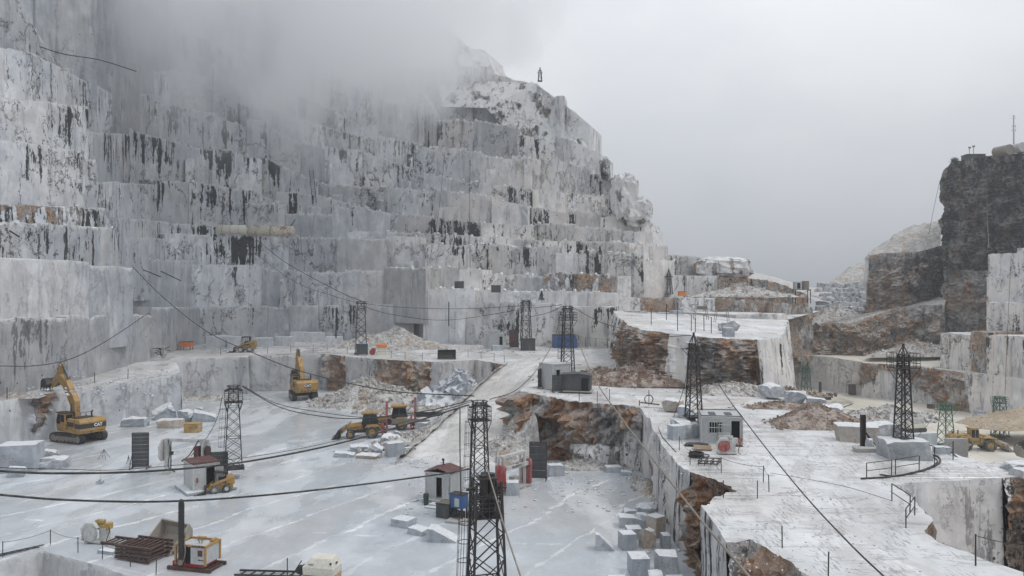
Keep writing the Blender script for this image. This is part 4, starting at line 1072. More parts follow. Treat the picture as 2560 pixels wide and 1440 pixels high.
def excavator(label, loc, head, under, boom, stick, bucket, s=1.0, old=False, paint='yellow_paint'):
    o = thing('excavator', label, 'excavator', loc, head, 'tracked excavators', s); Y = M[paint]; K = M['dark_steel']
    us = under - head
    for sy in (-1, 1):
        t = MB(); track_shape(t, 4.9, 1.05, 0.62, sy * 1.4); tr = t.build('track', M['black_rubber'], o); tr.rotation_euler = (0, 0, us)
        t = MB(); t.box((0, sy * 1.4, 0.52), (3.4, 0.66, 0.42)); 
        for i in range(6): t.cyl((-1.5 + i * 0.6, sy * 1.4 - 0.34, 0.36), (-1.5 + i * 0.6, sy * 1.4 + 0.34, 0.36), 0.17, n=10)
        for q in (-1.92, 1.92): t.cyl((q, sy * 1.4 - 0.34, 0.53), (q, sy * 1.4 + 0.34, 0.53), 0.36, n=12)
        t.build('roller_frame', M['worn_steel'], tr)
    t = MB(); t.box((0, 0, 0.75), (2.2, 2.3, 0.5)); t.cyl((0, 0, 0.9), (0, 0, 1.2), 0.9, n=20); u = t.build('undercarriage', K, o); u.rotation_euler = (0, 0, us)
    # house: rear is -x
    t = MB(); t.prism([(-2.9, 1.35), (-2.75, 1.15), (1.9, 1.15), (1.9, 1.5), (-2.9, 1.5)], 'Y', -1.45, 1.45); t.build('turntable_deck', Y, o, 0.03)
    t = MB(); t.prism([(-3.0, 1.45), (-1.9, 1.45), (-1.9, 2.75), (-2.75, 2.75), (-3.0, 2.45)], 'Y', -1.47, 1.47); cw = t.build('counterweight', Y, o, 0.08)
    t = MB(); t.box((-2.965, 0, 2.02), (0.1, 2.96, 0.52)); t.box((-2.45, 1.475, 2.02), (1.0, 0.03, 0.52)); t.box((-2.45, -1.475, 2.02), (1.0, 0.03, 0.52))
    if old: t.build('black_band', K, cw)
    else:
        t = MB(); t.box((-3.0, -0.05, 2.1), (0.06, 0.85, 0.52)); t.build('name_plate', K, cw)
    mesh_text('CAT', 0.46, M['letter_white'], cw, (-3.03 if old else -3.04, -0.55 if old else -0.05, 2.03 if old else 2.1), (R(90), 0, R(-90)), 'logo_lettering', 0.01, 0.018)
    t = MB()
    t.prism([(-1.9, 1.5), (0.5, 1.5), (0.5, 2.5), (-0.2, 2.72), (-1.9, 2.72)], 'Y', -1.45, -0.45)
    t.prism([(-1.9, 1.5), (-0.35, 1.5), (-0.35, 2.72), (-1.9, 2.72)], 'Y', -0.45, 1.45)
    t.prism([(0.4, 1.5), (1.75, 1.5), (1.75, 2.1), (0.4, 2.2)], 'Y', -1.45, -0.55); t.build('engine_hood', Y, o, 0.04)
    t = MB(); t.box((-1.05, 0.2, 2.76), (1.3, 1.9, 0.08)); 
    for sy in (-1.465, 1.465): t.box((-1.0, sy, 2.1), (1.3, 0.02, 0.5))
    t.build('grille', K, o)
    t = MB(); t.cyl((-1.3, -0.75, 2.7), (-1.3, -0.75, 3.35), 0.09); t.cyl((-1.3, -0.75, 3.3), (-1.5, -0.75, 3.45), 0.09); t.build('exhaust_pipe', K, o)
    t = MB()
    for y in (-1.35, -0.7):
        t.tube([(0.9, y, 2.1), (0.9, y, 3.0), (-0.1, y, 3.1), (-0.1, y, 2.7)], 0.025, 5)
    t.build('handrail', K, o)
    # cab on the left side (+y)
    cab = MB().prism([(0.05, 1.5), (1.95, 1.5), (2.0, 2.3), (1.7, 3.15), (0.15, 3.2)], 'Y', 0.52, 1.47).build('cab', Y if not old else Y, o, 0.04)
    t = MB(); t.box((0.92, 0.995, 3.24), (1.85, 1.05, 0.09)); t.box((1.9, 0.995, 3.2), (0.35, 1.05, 0.05)); t.build('cab_roof', K, cab)
    t = MB()
    for y in (0.505, 1.485): t.prism([(1.12, 2.0), (1.86, 2.0), (1.9, 2.32), (1.62, 3.05), (1.12, 3.05)], 'Y', y - 0.012, y + 0.012); t.prism([(0.25, 2.25), (1.0, 2.25), (1.0, 3.05), (0.3, 3.05)], 'Y', y - 0.012, y + 0.012)
    t.box((0.1, 0.995, 2.75), (0.06, 0.7, 0.55)); t.bar((1.99, 0.6, 1.75), (1.99, 1.4, 1.75), 0.03)
    t._add([(1.99, .6, 1.7), (1.99, 1.4, 1.7), (2.03, 1.4, 2.3), (2.03, .6, 2.3), (1.75, 1.4, 3.08), (1.75, .6, 3.08)], [(0, 1, 2, 3), (3, 2, 4, 5)])
    t.build('window', M['dark_glass'], cab)
    t = MB(); limb(t, boom, 0.62, [0.6, 1.15, 1.05, 0.65][:len(boom)]); bo = t.build('boom', Y, o, 0.03)
    t = MB(); e = boom[-1]
    for y in (-0.42, 0.42):
        m_ = boom[1]; t.cyl((1.2, y, 1.6), (lerp(1.2, m_[0], .6), y, lerp(1.6, m_[1], .6)), 0.12); t.cyl((lerp(1.2, m_[0], .6), y, lerp(1.6, m_[1], .6)), (m_[0], y, m_[1]), 0.06)
    t.build('boom_cylinder', M['worn_steel'], bo)
    t = MB(); limb(t, stick, 0.45, [0.55, 0.75, 0.4]); st = t.build('stick', Y, o, 0.02)
    t = MB(); m_ = boom[2]; nx = m_[0] - 0.2; t.cyl((nx, 0, m_[1] + 0.6), (stick[0][0] - .1, 0, stick[0][1]), 0.09); t.tube(through([(boom[1][0], 0.2, boom[1][1] + .6), (m_[0], 0.2, m_[1] + .7), (stick[0][0] - .3, .2, stick[0][1] + .2), (stick[1][0] + .3, .2, stick[1][1] + .5)]), 0.03, 5); t.build('hose', K, st)
    t = MB(); bx, bz, ba = bucket; pr = [(0, 0.25), (0.55, 0.5), (1.15, 0.35), (1.35, -0.15), (1.15, -0.6), (1.0, -0.85), (0.9, -0.6), (0.35, -0.35), (0.0, -0.2)]
    ca, sa = math.cos(ba), math.sin(ba); pr = [(bx + x * ca - z * sa, bz + x * sa + z * ca) for x, z in pr]
    t.prism(pr, 'Y', -0.75, 0.75); bk = t.build('bucket', M['dark_steel'], o)
    t = MB(); x, z = pr[5]
    for i in range(5):
        y = -0.65 + i * 0.325; q = Vector((0.05 * ca + 0.3 * sa, 0, 0.05 * sa - 0.3 * ca)); t.bar((x, y, z), (x + q.x, y, z + q.z), 0.12, 0.08)
    t.build('tooth', M['worn_steel'], bk)
    return o
p = G(172, 1110, 0)
excavator('yellow tracked excavator with raised arm reaching over the left bench, blackish band on its rear', (p.x, p.y + 2.0, 0), R(147), R(158), [(0.5, 1.9), (0.8, 4.2), (2.5, 6.2), (3.9, 7.0)], [(3.75, 8.35), (4.1, 7.3), (5.8, 5.8)], (5.7, 5.8, R(30)), 1.0, True, 'yellow_paint')
p = G(750, 1000, 0)
excavator('yellow tracked excavator seen from behind against the grey wall, square rear with name plate', (p.x, p.y + 1.8, 0), R(116), R(112), [(0.5, 1.8), (1.5, 4.0), (2.6, 5.2), (3.6, 5.4)], [(3.6, 6.6), (4.0, 5.4), (4.6, 3.6)], (4.6, 3.5, R(-60)), 1.12, False, 'yellow_paint')

# ------------------------------------------------------------ wheels
def wheel(o, x, y, r, w, rim='old_yellow_paint', tyre='tyre_rubber'):
    wh = MB(); s = 1 if y > 0 else -1
    wh.lathe([(r * 0.55, -w / 2), (r * 0.9, -w / 2), (r, -w * 0.36), (r, w * 0.36), (r * 0.9, w / 2), (r * 0.55, w / 2), (r * 0.5, w * 0.2), (r * 0.5, -w * .2), (r * .55, -w / 2)], (0, 0, 0), 22, 'Y')
    for i in range(18):
        a = 2 * math.pi * i / 18; wh.box((r * 1.0 * math.cos(a), (0.18 if i % 2 else -0.18) * w, r * 1.0 * math.sin(a)), (0.07 * r, w * 0.55, 0.16 * r), (0, -a, 0.0))
    q = wh.build('wheel', M[tyre], o); q.location = (x, y, r)
    rm = MB(); rm.cyl((0, -w * 0.34, 0), (0, w * 0.34, 0), r * 0.53, n=18); rm.cyl((0, s * w * 0.3, 0), (0, s * w * 0.46, 0), r * 0.2, n=10); rm.build('rim', M[rim], q)
    return q

def backhoe(label, loc, head, s=1.0, masth=3.0, bladelen=4.5, blademat='worn_steel', tool='red_paint'):
    """loader tractor with a chain-saw rig on its tail; front is +x"""
    o = thing('backhoe_loader', label, 'loader', loc, head, 'yellow loader tractors carrying saw rigs', s); Y = M['yellow_paint']; K = M['dark_steel']
    for sy in (-1, 1): wheel(o, -0.9, sy * 0.88, 0.72, 0.45, 'yellow_paint'); wheel(o, 1.55, sy * 0.88, 0.48, 0.36, 'yellow_paint')
    t = MB(); t.box((0.35, 0, 0.8), (3.2, 0.7, 0.45)); t.build('chassis', K, o, 0.02)
    t = MB(); t.prism([(0.15, 0.95), (2.05, 0.95), (2.1, 1.35), (1.9, 1.55), (0.15, 1.75)], 'Y', -0.48, 0.48); hd = t.build('hood', Y, o, 0.05)
    t = MB(); t.box((2.09, 0, 1.2), (0.05, 0.8, 0.4)); t.build('grille', K, hd)
    t = MB(); t.prism([(-1.55, 0.95), (0.15, 0.95), (0.3, 1.7), (0.1, 2.75), (-1.35, 2.75), (-1.6, 1.7)], 'Y', -0.72, 0.72); cab = t.build('cab', K, o, 0.03)
    t = MB()
    for y in (-0.735, 0.735):
        t.prism([(-0.55, 1.3), (0.1, 1.3), (0.2, 1.72), (0.03, 2.62), (-0.55, 2.62)], 'Y', y - .01, y + .01); t.prism([(-1.45, 1.75), (-0.68, 1.75), (-0.68, 2.62), (-1.28, 2.62)], 'Y', y - .01, y + .01)
    t._add([(.31, -.62, 1.72), (.31, .62, 1.72), (.12, .62, 2.66), (.12, -.62, 2.66)], [(0, 1, 2, 3)]); t._add([(-1.62, -.62, 1.75), (-1.62, .62, 1.75), (-1.39, .62, 2.66), (-1.39, -.62, 2.66)], [(3, 2, 1, 0)])
    t.build('window', M['dark_glass'], cab)
    t = MB(); t.prism([(-1.6, 2.75), (0.4, 2.75), (0.3, 2.93), (-1.5, 2.95)], 'Y', -0.8, 0.8); t.build('cab_roof', M['yellow_paint'], cab, 0.05)
    for sy in (-1, 1):
        t = MB(); t.prism([(-1.7, 1.35), (-0.15, 1.35), (-0.1, 1.2), (-0.3, 1.55), (-1.5, 1.6)], 'Y', sy * 0.68, sy * 1.1); t.build('fender', Y, o, 0.02)
        t = MB(); limb(t, [(0.2, 1.55), (1.7, 1.4), (2.7, 0.55)], 0.16, [0.2, 0.34, 0.2]); a = t.build('loader_arm', Y, o, 0.01); a.location = (0, sy * 0.62, 0)
        t = MB(); t.cyl((0.9, 0, 0.95), (2.1, 0, 1.1), 0.06, n=8); t.cyl((1.5, 0, 1.75), (2.65, 0, 1.0), 0.05, n=8); t.build('hydraulic_ram', M['worn_steel'], a)
    t = MB(); t.prism([(2.6, 0.95), (2.72, 0.1), (3.55, 0.0), (3.55, 0.06), (2.86, 0.22), (2.8, 0.95)], 'Y', -1.15, 1.15)
    for y in (-1.15, 1.11): t.prism([(2.6, 0.95), (2.72, 0.1), (3.5, 0.03), (3.0, 0.75)], 'Y', y, y + 0.04)
    bk = t.build('bucket', M['dark_steel'], o)
    t = MB(); t.box((3.58, 0, 0.06), (0.14, 2.3, 0.06)); t.build('cutting_edge', M['worn_steel'], bk)
    # saw rig at the tail
    t = MB(); t.box((-2.05, 0, 0.95), (0.25, 1.7, 1.0)); t.box((-2.3, -0.3, 0.6), (0.5, 0.5, 0.5)); 
    for sy in (-1, 1): t.bar((-2.05, sy * 0.8, 0.0), (-2.05, sy * 0.8, 1.5), 0.14)
    rg = t.build('saw_carriage', M[tool], o, 0.01)
    t = MB(); t.box((-2.55, 0.35, 1.0 + masth / 2), (0.26, 0.34, masth)); t.box((-2.55, -0.25, 1.0 + masth * 0.3), (0.16, 0.16, masth * .6)); t.build('mast', M[tool], rg)
    t = MB(); t.ring((-2.65, 0.1, 1.9), 0.5, 0.045, 16, 5, 'X'); t.tube([(-1.6, 0.3, 2.2), (-2.1, 0.4, 2.8), (-2.5, 0.4, 2.5)], 0.04, 5); t.build('hose', K, rg)
    t = MB(); z = 1.75; L_ = bladelen; t.prism([(-2.7, z - 0.3), (-2.7, z + 0.28), (-2.4 - L_ * 0.5, z + 0.3), (-2.6 - L_, z + 0.12), (-2.75 - L_, z), (-2.6 - L_, z - 0.1), (-2.4 - L_ * 0.5, z - 0.32)], 'Y', -0.06, 0.06); b_ = t.build('saw_blade', M[blademat], rg)
    t = MB(); t.cyl((-2.8, -0.15, z), (-2.8, 0.15, z), 0.32, n=16); t.build('drive_wheel', K, b_)
    for q in (-.35, .35):
        t = MB(); t.bar((-2.35, q, 0.0), (-2.35, q, 0.6), 0.1); t.box((-2.35, q, 0.03), (0.5, 0.3, 0.06)); t.build('stabiliser', K, o)
    return o
p = G(895, 1096, 0)
backhoe('nearer yellow loader tractor with black bucket down and red saw carriage on its tail', (p.x + 0.6, p.y + 0.8, 0), R(188), 1.0, 3.1, 4.8, 'worn_steel')
p = G(975, 1078, 0)
backhoe('yellow-roofed loader tractor half hidden behind the nearer one, long dark saw bar at its tail', (p.x + 0.3, p.y + 1.4, 0), R(186), 1.0, 2.9, 4.4, 'dark_steel')

def skidsteer(label, loc, head, s=1.0, rim='white_paint'):
    o = thing('skid_steer_loader', label, 'skid steer', loc, head, 'small skid steer loaders', s); Y = M['yellow_paint']; K = M['dark_steel']
    for sy in (-1, 1):
        for x in (-0.55, 0.55): wheel(o, x, sy * 0.72, 0.4, 0.3, rim)
    t = MB(); t.prism([(-1.2, 0.35), (0.95, 0.35), (0.95, 0.85), (-0.3, 0.95), (-1.2, 0.95)], 'Y', -0.55, 0.55); t.build('chassis', Y, o, 0.03)
    t = MB(); t.prism([(-1.35, 0.75), (-0.5, 0.9), (-0.5, 1.45), (-1.3, 1.5)], 'Y', -0.6, 0.6); t.build('engine_hood', Y, o, 0.04)
    t = MB()
    for sy in (-.5, .5):
        t.bar((-0.5, sy, 0.9), (-0.55, sy, 2.0), 0.07); t.bar((0.6, sy, 0.8), (0.45, sy, 1.95), 0.07); t.bar((-0.55, sy, 2.0), (0.45, sy, 1.95), 0.07)
        for k in range(4): t.bar((-0.3 + k * .22, sy, 0.95), (-0.3 + k * .22, sy, 1.95), 0.025)
    t.box((-0.05, 0, 2.0), (1.1, 1.1, 0.07)); t.box((-0.1, 0, 1.15), (0.5, 0.6, 0.5)); t.box((-0.5, 0, 1.5), (0.05, 1.0, 0.9)); t.build('cage_cab', K, o)
    for sy in (-1, 1):
        t = MB(); limb(t, [(-1.2, 1.45), (0.3, 1.05), (1.35, 0.35)], 0.12, [0.2, 0.26, 0.18]); a = t.build('lift_arm', Y, o); a.location = (0, sy * 0.62, 0)
    t = MB(); t.prism([(1.3, 0.7), (1.35, 0.05), (2.15, 0.0), (2.15, 0.05), (1.5, 0.16), (1.42, 0.7)], 'Y', -0.9, 0.9)
    t.bar((1.5, -.9, .05), (2.4, -.9, .03), .05); t.bar((1.5, .9, .05), (2.4, .9, .03), .05); t.bar((2.4, -.9, .03), (2.4, .9, .03), .05)
    t.build('bucket', M['dark_steel'], o)
    return o
p = G(545, 1232, 0); skidsteer('small yellow skid steer with caged seat, parked beside the white cabin', (p.x, p.y + .5, 0), R(205), 0.85)
p = G(615, 880, 6); skidsteer('tiny yellow skid steer on the far bench in front of the stored blocks', (p.x, p.y, 6), R(190), 1.35)

# ------------------------------------------------------------ big wheel loader on the lower floor
p = P(2432, 1118, 121)
o = thing('wheel_loader', 'large old yellow wheel loader with dusty tyres on the cream lower floor', 'wheel loader', (p.x, p.y, -8), R(-7)); Y = M['old_yellow_paint']; K = M['dark_steel']
for sy in (-1, 1): wheel(o, -1.55, sy * 1.15, 0.92, 0.7); wheel(o, 2.0, sy * 1.15, 0.92, 0.7)
t = MB(); t.prism([(-3.6, 1.0), (-0.4, 1.0), (-0.4, 1.7), (-0.9, 2.5), (-3.3, 2.45), (-3.7, 2.0)], 'Y', -0.95, 0.95); t.build('engine_hood', Y, o, 0.06)
t = MB()
for i in range(5): t.box((-3.66, 0, 1.2 + i * 0.22), (0.06, 1.5, 0.1)); t.box((-2.2, -0.97, 1.4 + i * 0.18), (1.3, 0.04, 0.07))
t.cyl((-2.4, -0.4, 2.4), (-2.4, -0.4, 3.1), 0.09); t.cyl((-2.9, 0.3, 2.4), (-2.9, 0.3, 2.75), 0.14); t.build('grille', K, o)
t = MB(); t.prism([(-0.6, 1.5), (0.65, 1.5), (0.75, 2.2), (0.5, 3.35), (-0.6, 3.35)], 'Y', -0.75, 0.75); cab = t.build('cab', Y, o, 0.04)
t = MB(); t.box((-0.02, 0, 3.42), (1.5, 1.7, 0.14)); t.build('cab_roof', Y, cab, 0.03)
t = MB()
for y in (-.76, .76): t.box((-0.28, y, 2.6), (0.5, .03, 1.2)); t.box((0.28, y, 2.6), (0.42, .03, 1.2))
t._add([(.77, -.65, 2.2), (.77, .65, 2.2), (.54, .65, 3.25), (.54, -.65, 3.25)], [(0, 1, 2, 3)]); t.build('window', M['dark_glass'], cab)
t = MB(); t.prism([(0.9, 0.9), (3.0, 0.9), (3.0, 1.6), (2.4, 2.2), (0.9, 2.0)], 'Y', -0.65, 0.65); t.box((0.5, 0, 1.1), (1.2, 0.7, 0.6)); t.box((0, 0, 1.0), (4, 0.8, 0.4)); t.build('front_frame', Y, o, 0.03)
for sy in (-1, 1):
    t = MB(); limb(t, [(1.2, 2.2), (3.0, 1.7), (4.3, 0.55)], 0.22, [0.35, 0.5, 0.3]); a = t.build('lift_arm', Y, o); a.location = (0, sy * .5, 0)
    t = MB(); t.prism([(-2.4, 2.05), (-0.7, 2.05), (-0.75, 1.9), (-1.1, 2.15), (-2.0, 2.2)], 'Y', sy * .8, sy * 1.5); t.build('fender', Y, o); t = MB(); t.prism([(1.1, 2.05), (2.9, 2.05), (2.8, 1.9), (2.5, 2.15), (1.5, 2.2)], 'Y', sy * .7, sy * 1.5); t.build('fender', Y, o)
t = MB(); t.prism([(4.1, 1.15), (4.2, 0.3), (4.7, 0.05), (5.6, 0.0), (5.6, 0.07), (4.8, 0.2), (4.4, 0.5), (4.5, 1.35)], 'Y', -1.5, 1.5)
for y in (-1.5, 1.45): t.prism([(4.2, 1.2), (4.2, 0.3), (4.7, 0.05), (5.3, 0.1)], 'Y', y, y + 0.05)
t.build('bucket', M['dusty_bucket'], o)
t = MB(); t.tube([(-3.2, -0.9, 2.5), (-3.2, -0.9, 3.0), (-0.9, -0.9, 3.0), (-0.9, -0.9, 2.5)], 0.03, 5); t.tube([(-0.9, -1.1, 1.2), (-0.6, -1.2, 2.3), (0.5, -1.1, 2.0)], 0.03, 5); t.build('handrail', K, o)

# small tracked carrier at the edge of the lower floor
p = P(2283, 1052, 118)
o = thing('tracked_carrier', 'small pale tracked carrier standing behind the tall right-hand pylon', 'carrier', (p.x, p.y, -8 + 3.4), R(15))
t = MB(); t.box((0, 0, 0.9), (3.0, 1.7, 0.9)); t.build('body', M['cream_paint'], o, .05)
for sy in (-1, 1):
    t = MB(); track_shape(t, 3.2, 0.6, 0.4, sy * .75); t.build('track', M['black_rubber'], o)
t = MB(); t.box((0.9, 0, 1.75), (1.0, 1.4, 0.9)); t.build('cab', M['cream_paint'], o, .05)
t = MB(); t.box((0.9, -.71, 1.9), (0.7, .03, 0.5)); t.box((1.41, 0, 1.9), (.03, 1.1, .5)); t.build('window', M['dark_glass'], o)
MB().box((0, 0, -1.7), (5, 4, 3.4)).build('stone_base', M['stone'], o)
# ------------------------------------------------------------ pylons
def foot(px, py, D): return P(px, py, D)
GP = 'black lattice pylons of the quarry'
tower('black lattice pylon with caged platform behind the white cabin with the open red roof', P(584, 1170, 70), 7.45, 1.5, 0.75, plat=6.0, pw=1.55, ladder=True, head='ring', rz=0.35, group=GP, arm=None)
tower('tall black pylon with caged ladder rising just behind the nearest pylon', G(1199, 1288, 0), 8.6, 1.35, 0.80, plat=7.2, pw=1.45, ladder=True, head='ring', rz=0.3, group=GP)
NT_ = tower('nearest and biggest black pylon, cut off by the lower edge of the photo', G(1216, 1640, 0), 8.2, 1.75, 1.15, plat=6.55, pw=1.25, ladder=True, head='none', rz=0.25, group=GP, t=0.085)
c = NT_; t = MB()
for x, y in ((-0.15, -0.1), (0.25, 0.15), (0.0, 0.35)): t.cyl((x, y, 6.65), (x, y, 8.45), 0.2, n=12)
t.box((0, 0, 8.3), (0.9, 0.8, 0.06)); t.box((0, 0, 7.4), (0.95, 0.9, 0.06)); t.build('winch_drum', M['dark_steel'], c)
tower('black pylon on the middle bench near the orange-roofed machine', P(903, 884, 133), 9.0, 1.9, 1.15, plat=7.5, pw=1.7, ladder=True, head='ring', rz=0.2, group=GP, t=0.09)
tower('black pylon above the dark crate between two far cabins', P(1315, 852, 144), 7.6, 1.8, 1.15, plat=6.2, pw=1.8, ladder=True, head='ring', rz=0.2, group=GP, t=0.09)
tower('black pylon in front of the blue container', P(1419, 935, 99), 8.7, 1.5, 0.85, plat=6.9, pw=2.0, ladder=True, head='ring', rz=0.2, group=GP, t=0.08)
tower('black pylon with a wide crossarm standing on a pale block left of the grey hut', P(1734, 1043, 62), 5.9, 1.08, 0.52, arm=(5.5, 0.95), head='pyramid', rz=0.12, group=GP)
tower('black pylon with square caged platform standing on a big rounded marble block', P(2258, 1098, 54), 5.9, 0.92, 0.48, plat=5.0, pw=1.5, head='pyramid', rz=0.12, group=GP, t=0.065)
GG = 'green lattice pylons of the lower floor'
tower('green pylon beside the old yellow wheel loader', P(2364, 1112, 124), 6.7, 1.9, 1.0, 'green_steel', plat=5.6, pw=2.3, head='ring', rz=0.3, group=GG, t=0.09)
tower('green pylon with a blue box at its foot by the sand heap', P(2499, 1090, 131), 6.7, 1.9, 1.1, 'green_steel', plat=5.6, pw=1.9, ladder=True, head='ring', rz=0.2, group=GG, t=0.09)
tower('small far green pylon against the grey wall behind the boulders', P(2015, 985, 186), 6.6, 1.8, 1.0, 'green_steel', plat=5.2, pw=2.2, head='ring', rz=0.2, group=GG, t=0.11, lod=True)
tower('small dark pylon on the far bench above the orange machine', P(1672, 735, 164), 4.2, 1.3, 0.6, arm=(3.7, 0.9), head='pyramid', group='far small pylons', t=0.10, lod=True)
tower('faint pylon on the misty shoulder of the mountain', P(1350, 203, 193), 2.7, 0.9, 0.5, arm=(2.1, 0.55), head='pyramid', group='far small pylons', t=0.10, lod=True)

def pole(label, a, b, r=0.09, mat='dark_steel', group=None, name='pole', cat='pole', arms=()):
    mb = MB(); mb.cyl(a, b, r, r * 0.8, 8)
    for z, L_ in arms: p = Vector(a).lerp(Vector(b), z); mb.bar(p - Vector((L_, 0, 0)), p + Vector((L_, 0, 0)), r * 0.8)
    return tag(mb.build(name, M[mat]), label, cat, group)
pole('thin bare pole on the ridge inside the mist', P(1149, 120, 196), P(1149, 88, 196), 0.12)
pole('tall dark pole by the stored blocks on the middle bench', P(840, 846, 146), P(840, 770, 146), 0.12, arms=((0.97, .2),))
pole('tall dark pole in front of the reddish rubble', P(1122, 815, 144), P(1122, 755, 144), 0.12)
t = thing('radio_mast', 'grey radio mast with antennas on top of the dark crag', 'mast', P(2535, 362, 190))
MB().cyl((0, 0, 0), (0, 0, 7.3), 0.2, 0.12, 10).build('pole', M['galvanised'], t)
b = MB(); b.bar((-1.0, 0, 6.4), (.5, 0, 6.6), .06); b.bar((-.7, 0, 7.2), (.3, 0, 7.2), .06); b.bar((.2, 0, 7.2), (.5, 0, 6.5), .04)
for z in (4.6, 3.6): b.bar((-.45, 0, z), (.45, 0, z), .05); b.box((.45, 0, z), (.12, .1, .5)); b.box((-.42, 0, z), (.1, .1, .4))
b.build('antenna', M['galvanised'], t)

# ------------------------------------------------------------ cabins
def cabin(name, label, loc, rz, w, d, h, wall='grey_panel', roof='roof_red', roofkind='flat', door=(0.2, 0.85, 1.95), leaf=True, window=None, s=1.0, side_door=None):
    """front is -y; x to the right"""
    o = thing(name, label, 'cabin', loc, rz, 'site cabins of the quarry', s)
    th = 0.06; b = MB(); dx, dw, dh = door
    b.box((-w / 2 + th / 2, 0, h / 2), (th, d, h)); b.box((w / 2 - th / 2, 0, h / 2), (th, d, h)); b.box((0, d / 2 - th / 2, h / 2), (w - 2 * th - .004, th, h))
    x0, x1 = -w / 2 + th, w / 2 - th; a, c = dx - dw / 2, dx + dw / 2
    b.box(((x0 + a) / 2, -d / 2 + th / 2, h / 2), (a - x0, th, h)); b.box(((c + x1) / 2, -d / 2 + th / 2, h / 2), (x1 - c, th, h)); b.box((dx, -d / 2 + th / 2, (h + dh) / 2), (dw, th, h - dh))
    b.box((0, 0, 0.05), (w - .13, d - .13, 0.08)); b.build('wall', M[wall], o)
    b = MB()
    for sx in (-1, 1):
        for sy in (-1, 1): b.bar((sx * (w / 2 + .004), sy * (d / 2 + .004), 0), (sx * (w / 2 + .004), sy * (d / 2 + .004), h), .09)
    for z in (0.04, h - .03):
        b.box((0, -d / 2 - .01, z), (w, .05, .09)); b.box((0, d / 2 + .01, z), (w, .05, .09)); b.box((-w / 2 - .01, 0, z), (.05, d, .09)); b.box((w / 2 + .01, 0, z), (.05, d, .09))
    b.build('frame', M['white_paint'] if wall != 'dark_sheet' else M['dark_sheet'], o)
    b = MB()
    if roofkind == 'flat':
        b.box((0, 0, h + .05), (w + .14, d + .14, .08))
    elif roofkind == 'pitch':
        b.prism([(-d / 2 - .2, h + .04), (d / 2 + .1, h + .5), (d / 2 + .1, h + .56), (-d / 2 - .2, h + .1)], 'X', -w / 2 - .15, w / 2 + .15)
        for i in range(7): x = -w / 2 + i * w / 6; b.bar((x, -d / 2 - .15, h + .13), (x, d / 2 + .05, h + .58), .05)
    elif roofkind == 'gable':
        b.prism([(-w / 2 - .1, h), (0, h + .3), (w / 2 + .1, h), (w / 2 + .1, h + .06), (0, h + .37), (-w / 2 - .1, h + .06)], 'Y', -d / 2 - .1, d / 2 + .1)
    b.build('roof', M[roof], o)
    b = MB(); b.box((a + .02, -d / 2 - .02, dh / 2 + .04), (.06, .08, dh)); b.box((c - .02, -d / 2 - .02, dh / 2 + .04), (.06, .08, dh)); b.box((dx, -d / 2 - .02, dh + .03), (dw + .1, .08, .07)); fr = b.build('door_frame', M['white_paint'], o)
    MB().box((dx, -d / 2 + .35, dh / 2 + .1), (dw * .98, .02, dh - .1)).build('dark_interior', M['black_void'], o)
    if leaf:
        l_ = MB(); l_.box((dw * .46, 0, dh * .24), (dw * .92, .045, dh * .46)); l_.box((dw * .46, 0, dh * .97), (dw * .92, .045, .09)); l_.box((.04, 0, dh * .6), (.08, .045, dh * .72)); l_.box((dw * .88, 0, dh * .6), (.08, .045, dh * .72))
        q = l_.build('door', M['white_paint'], o); q.location = (c, -d / 2 - .03, .05); q.rotation_euler = (0, 0, R(leaf if leaf is not True else -35))
        MB().box((dw * .46, 0, dh * .7), (dw * .78, .02, dh * .46)).build('pane', M['grey_panel'], q)
    if window:
        wx, wz, ww, wh = window
        q = MB().box((wx, -d / 2 - .005, wz), (ww, .03, wh)).build('window', M['dark_glass'], o)
        f = MB()
        for k in range(6): f.bar((wx - ww / 2 + k * ww / 5, -d / 2 - .05, wz - wh / 2), (wx - ww / 2 + k * ww / 5, -d / 2 - .05, wz + wh / 2), .03)
        for z in (wz - wh / 2, wz, wz + wh / 2): f.box((wx, -d / 2 - .05, z), (ww + .06, .04, .05))
        f.build('window_grille', M['white_paint'], q)
    return o
# left cabin: corner towards us, door in the right-hand face
p = G(497, 1233, 0)
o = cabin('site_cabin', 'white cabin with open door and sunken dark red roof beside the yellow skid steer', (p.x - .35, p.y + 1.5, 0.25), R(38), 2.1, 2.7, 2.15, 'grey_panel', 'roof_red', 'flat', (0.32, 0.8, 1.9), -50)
MB().box((-0.75, -1.39, 0.85), (.12, .1, .38)).build('fire_extinguisher', M['red_paint'], o)
b = MB(); b.box((0, 0, -.12), (3.4, 3.8, .22)); b.box((1.5, -1.6, -.1), (1.6, 1.2, .2)); b.build('stone_plinth', M['stone'], o, .03)
# centre cabin
p = G(1110, 1260, 0)
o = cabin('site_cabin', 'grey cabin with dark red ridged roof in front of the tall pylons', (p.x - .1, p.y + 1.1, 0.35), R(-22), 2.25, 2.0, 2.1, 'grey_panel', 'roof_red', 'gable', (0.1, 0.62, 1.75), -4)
b = MB(); b.box((0, 0, -.2), (2.7, 2.6, .34)); b.box((0.2, -1.75, -.22), (1.0, .7, .2)); b.box((0.1, -2.3, -.3), (1.1, .5, .1)); b.build('stone_plinth', M['stone'], o, .03)
b = MB(); b.cyl((-.2, .3, 2.4), (-.2, .3, 2.85), .06, n=8); b.box((-.2, .25, 2.88), (.18, .12, .16)); b.build('lamp', M['dark_steel'], o)
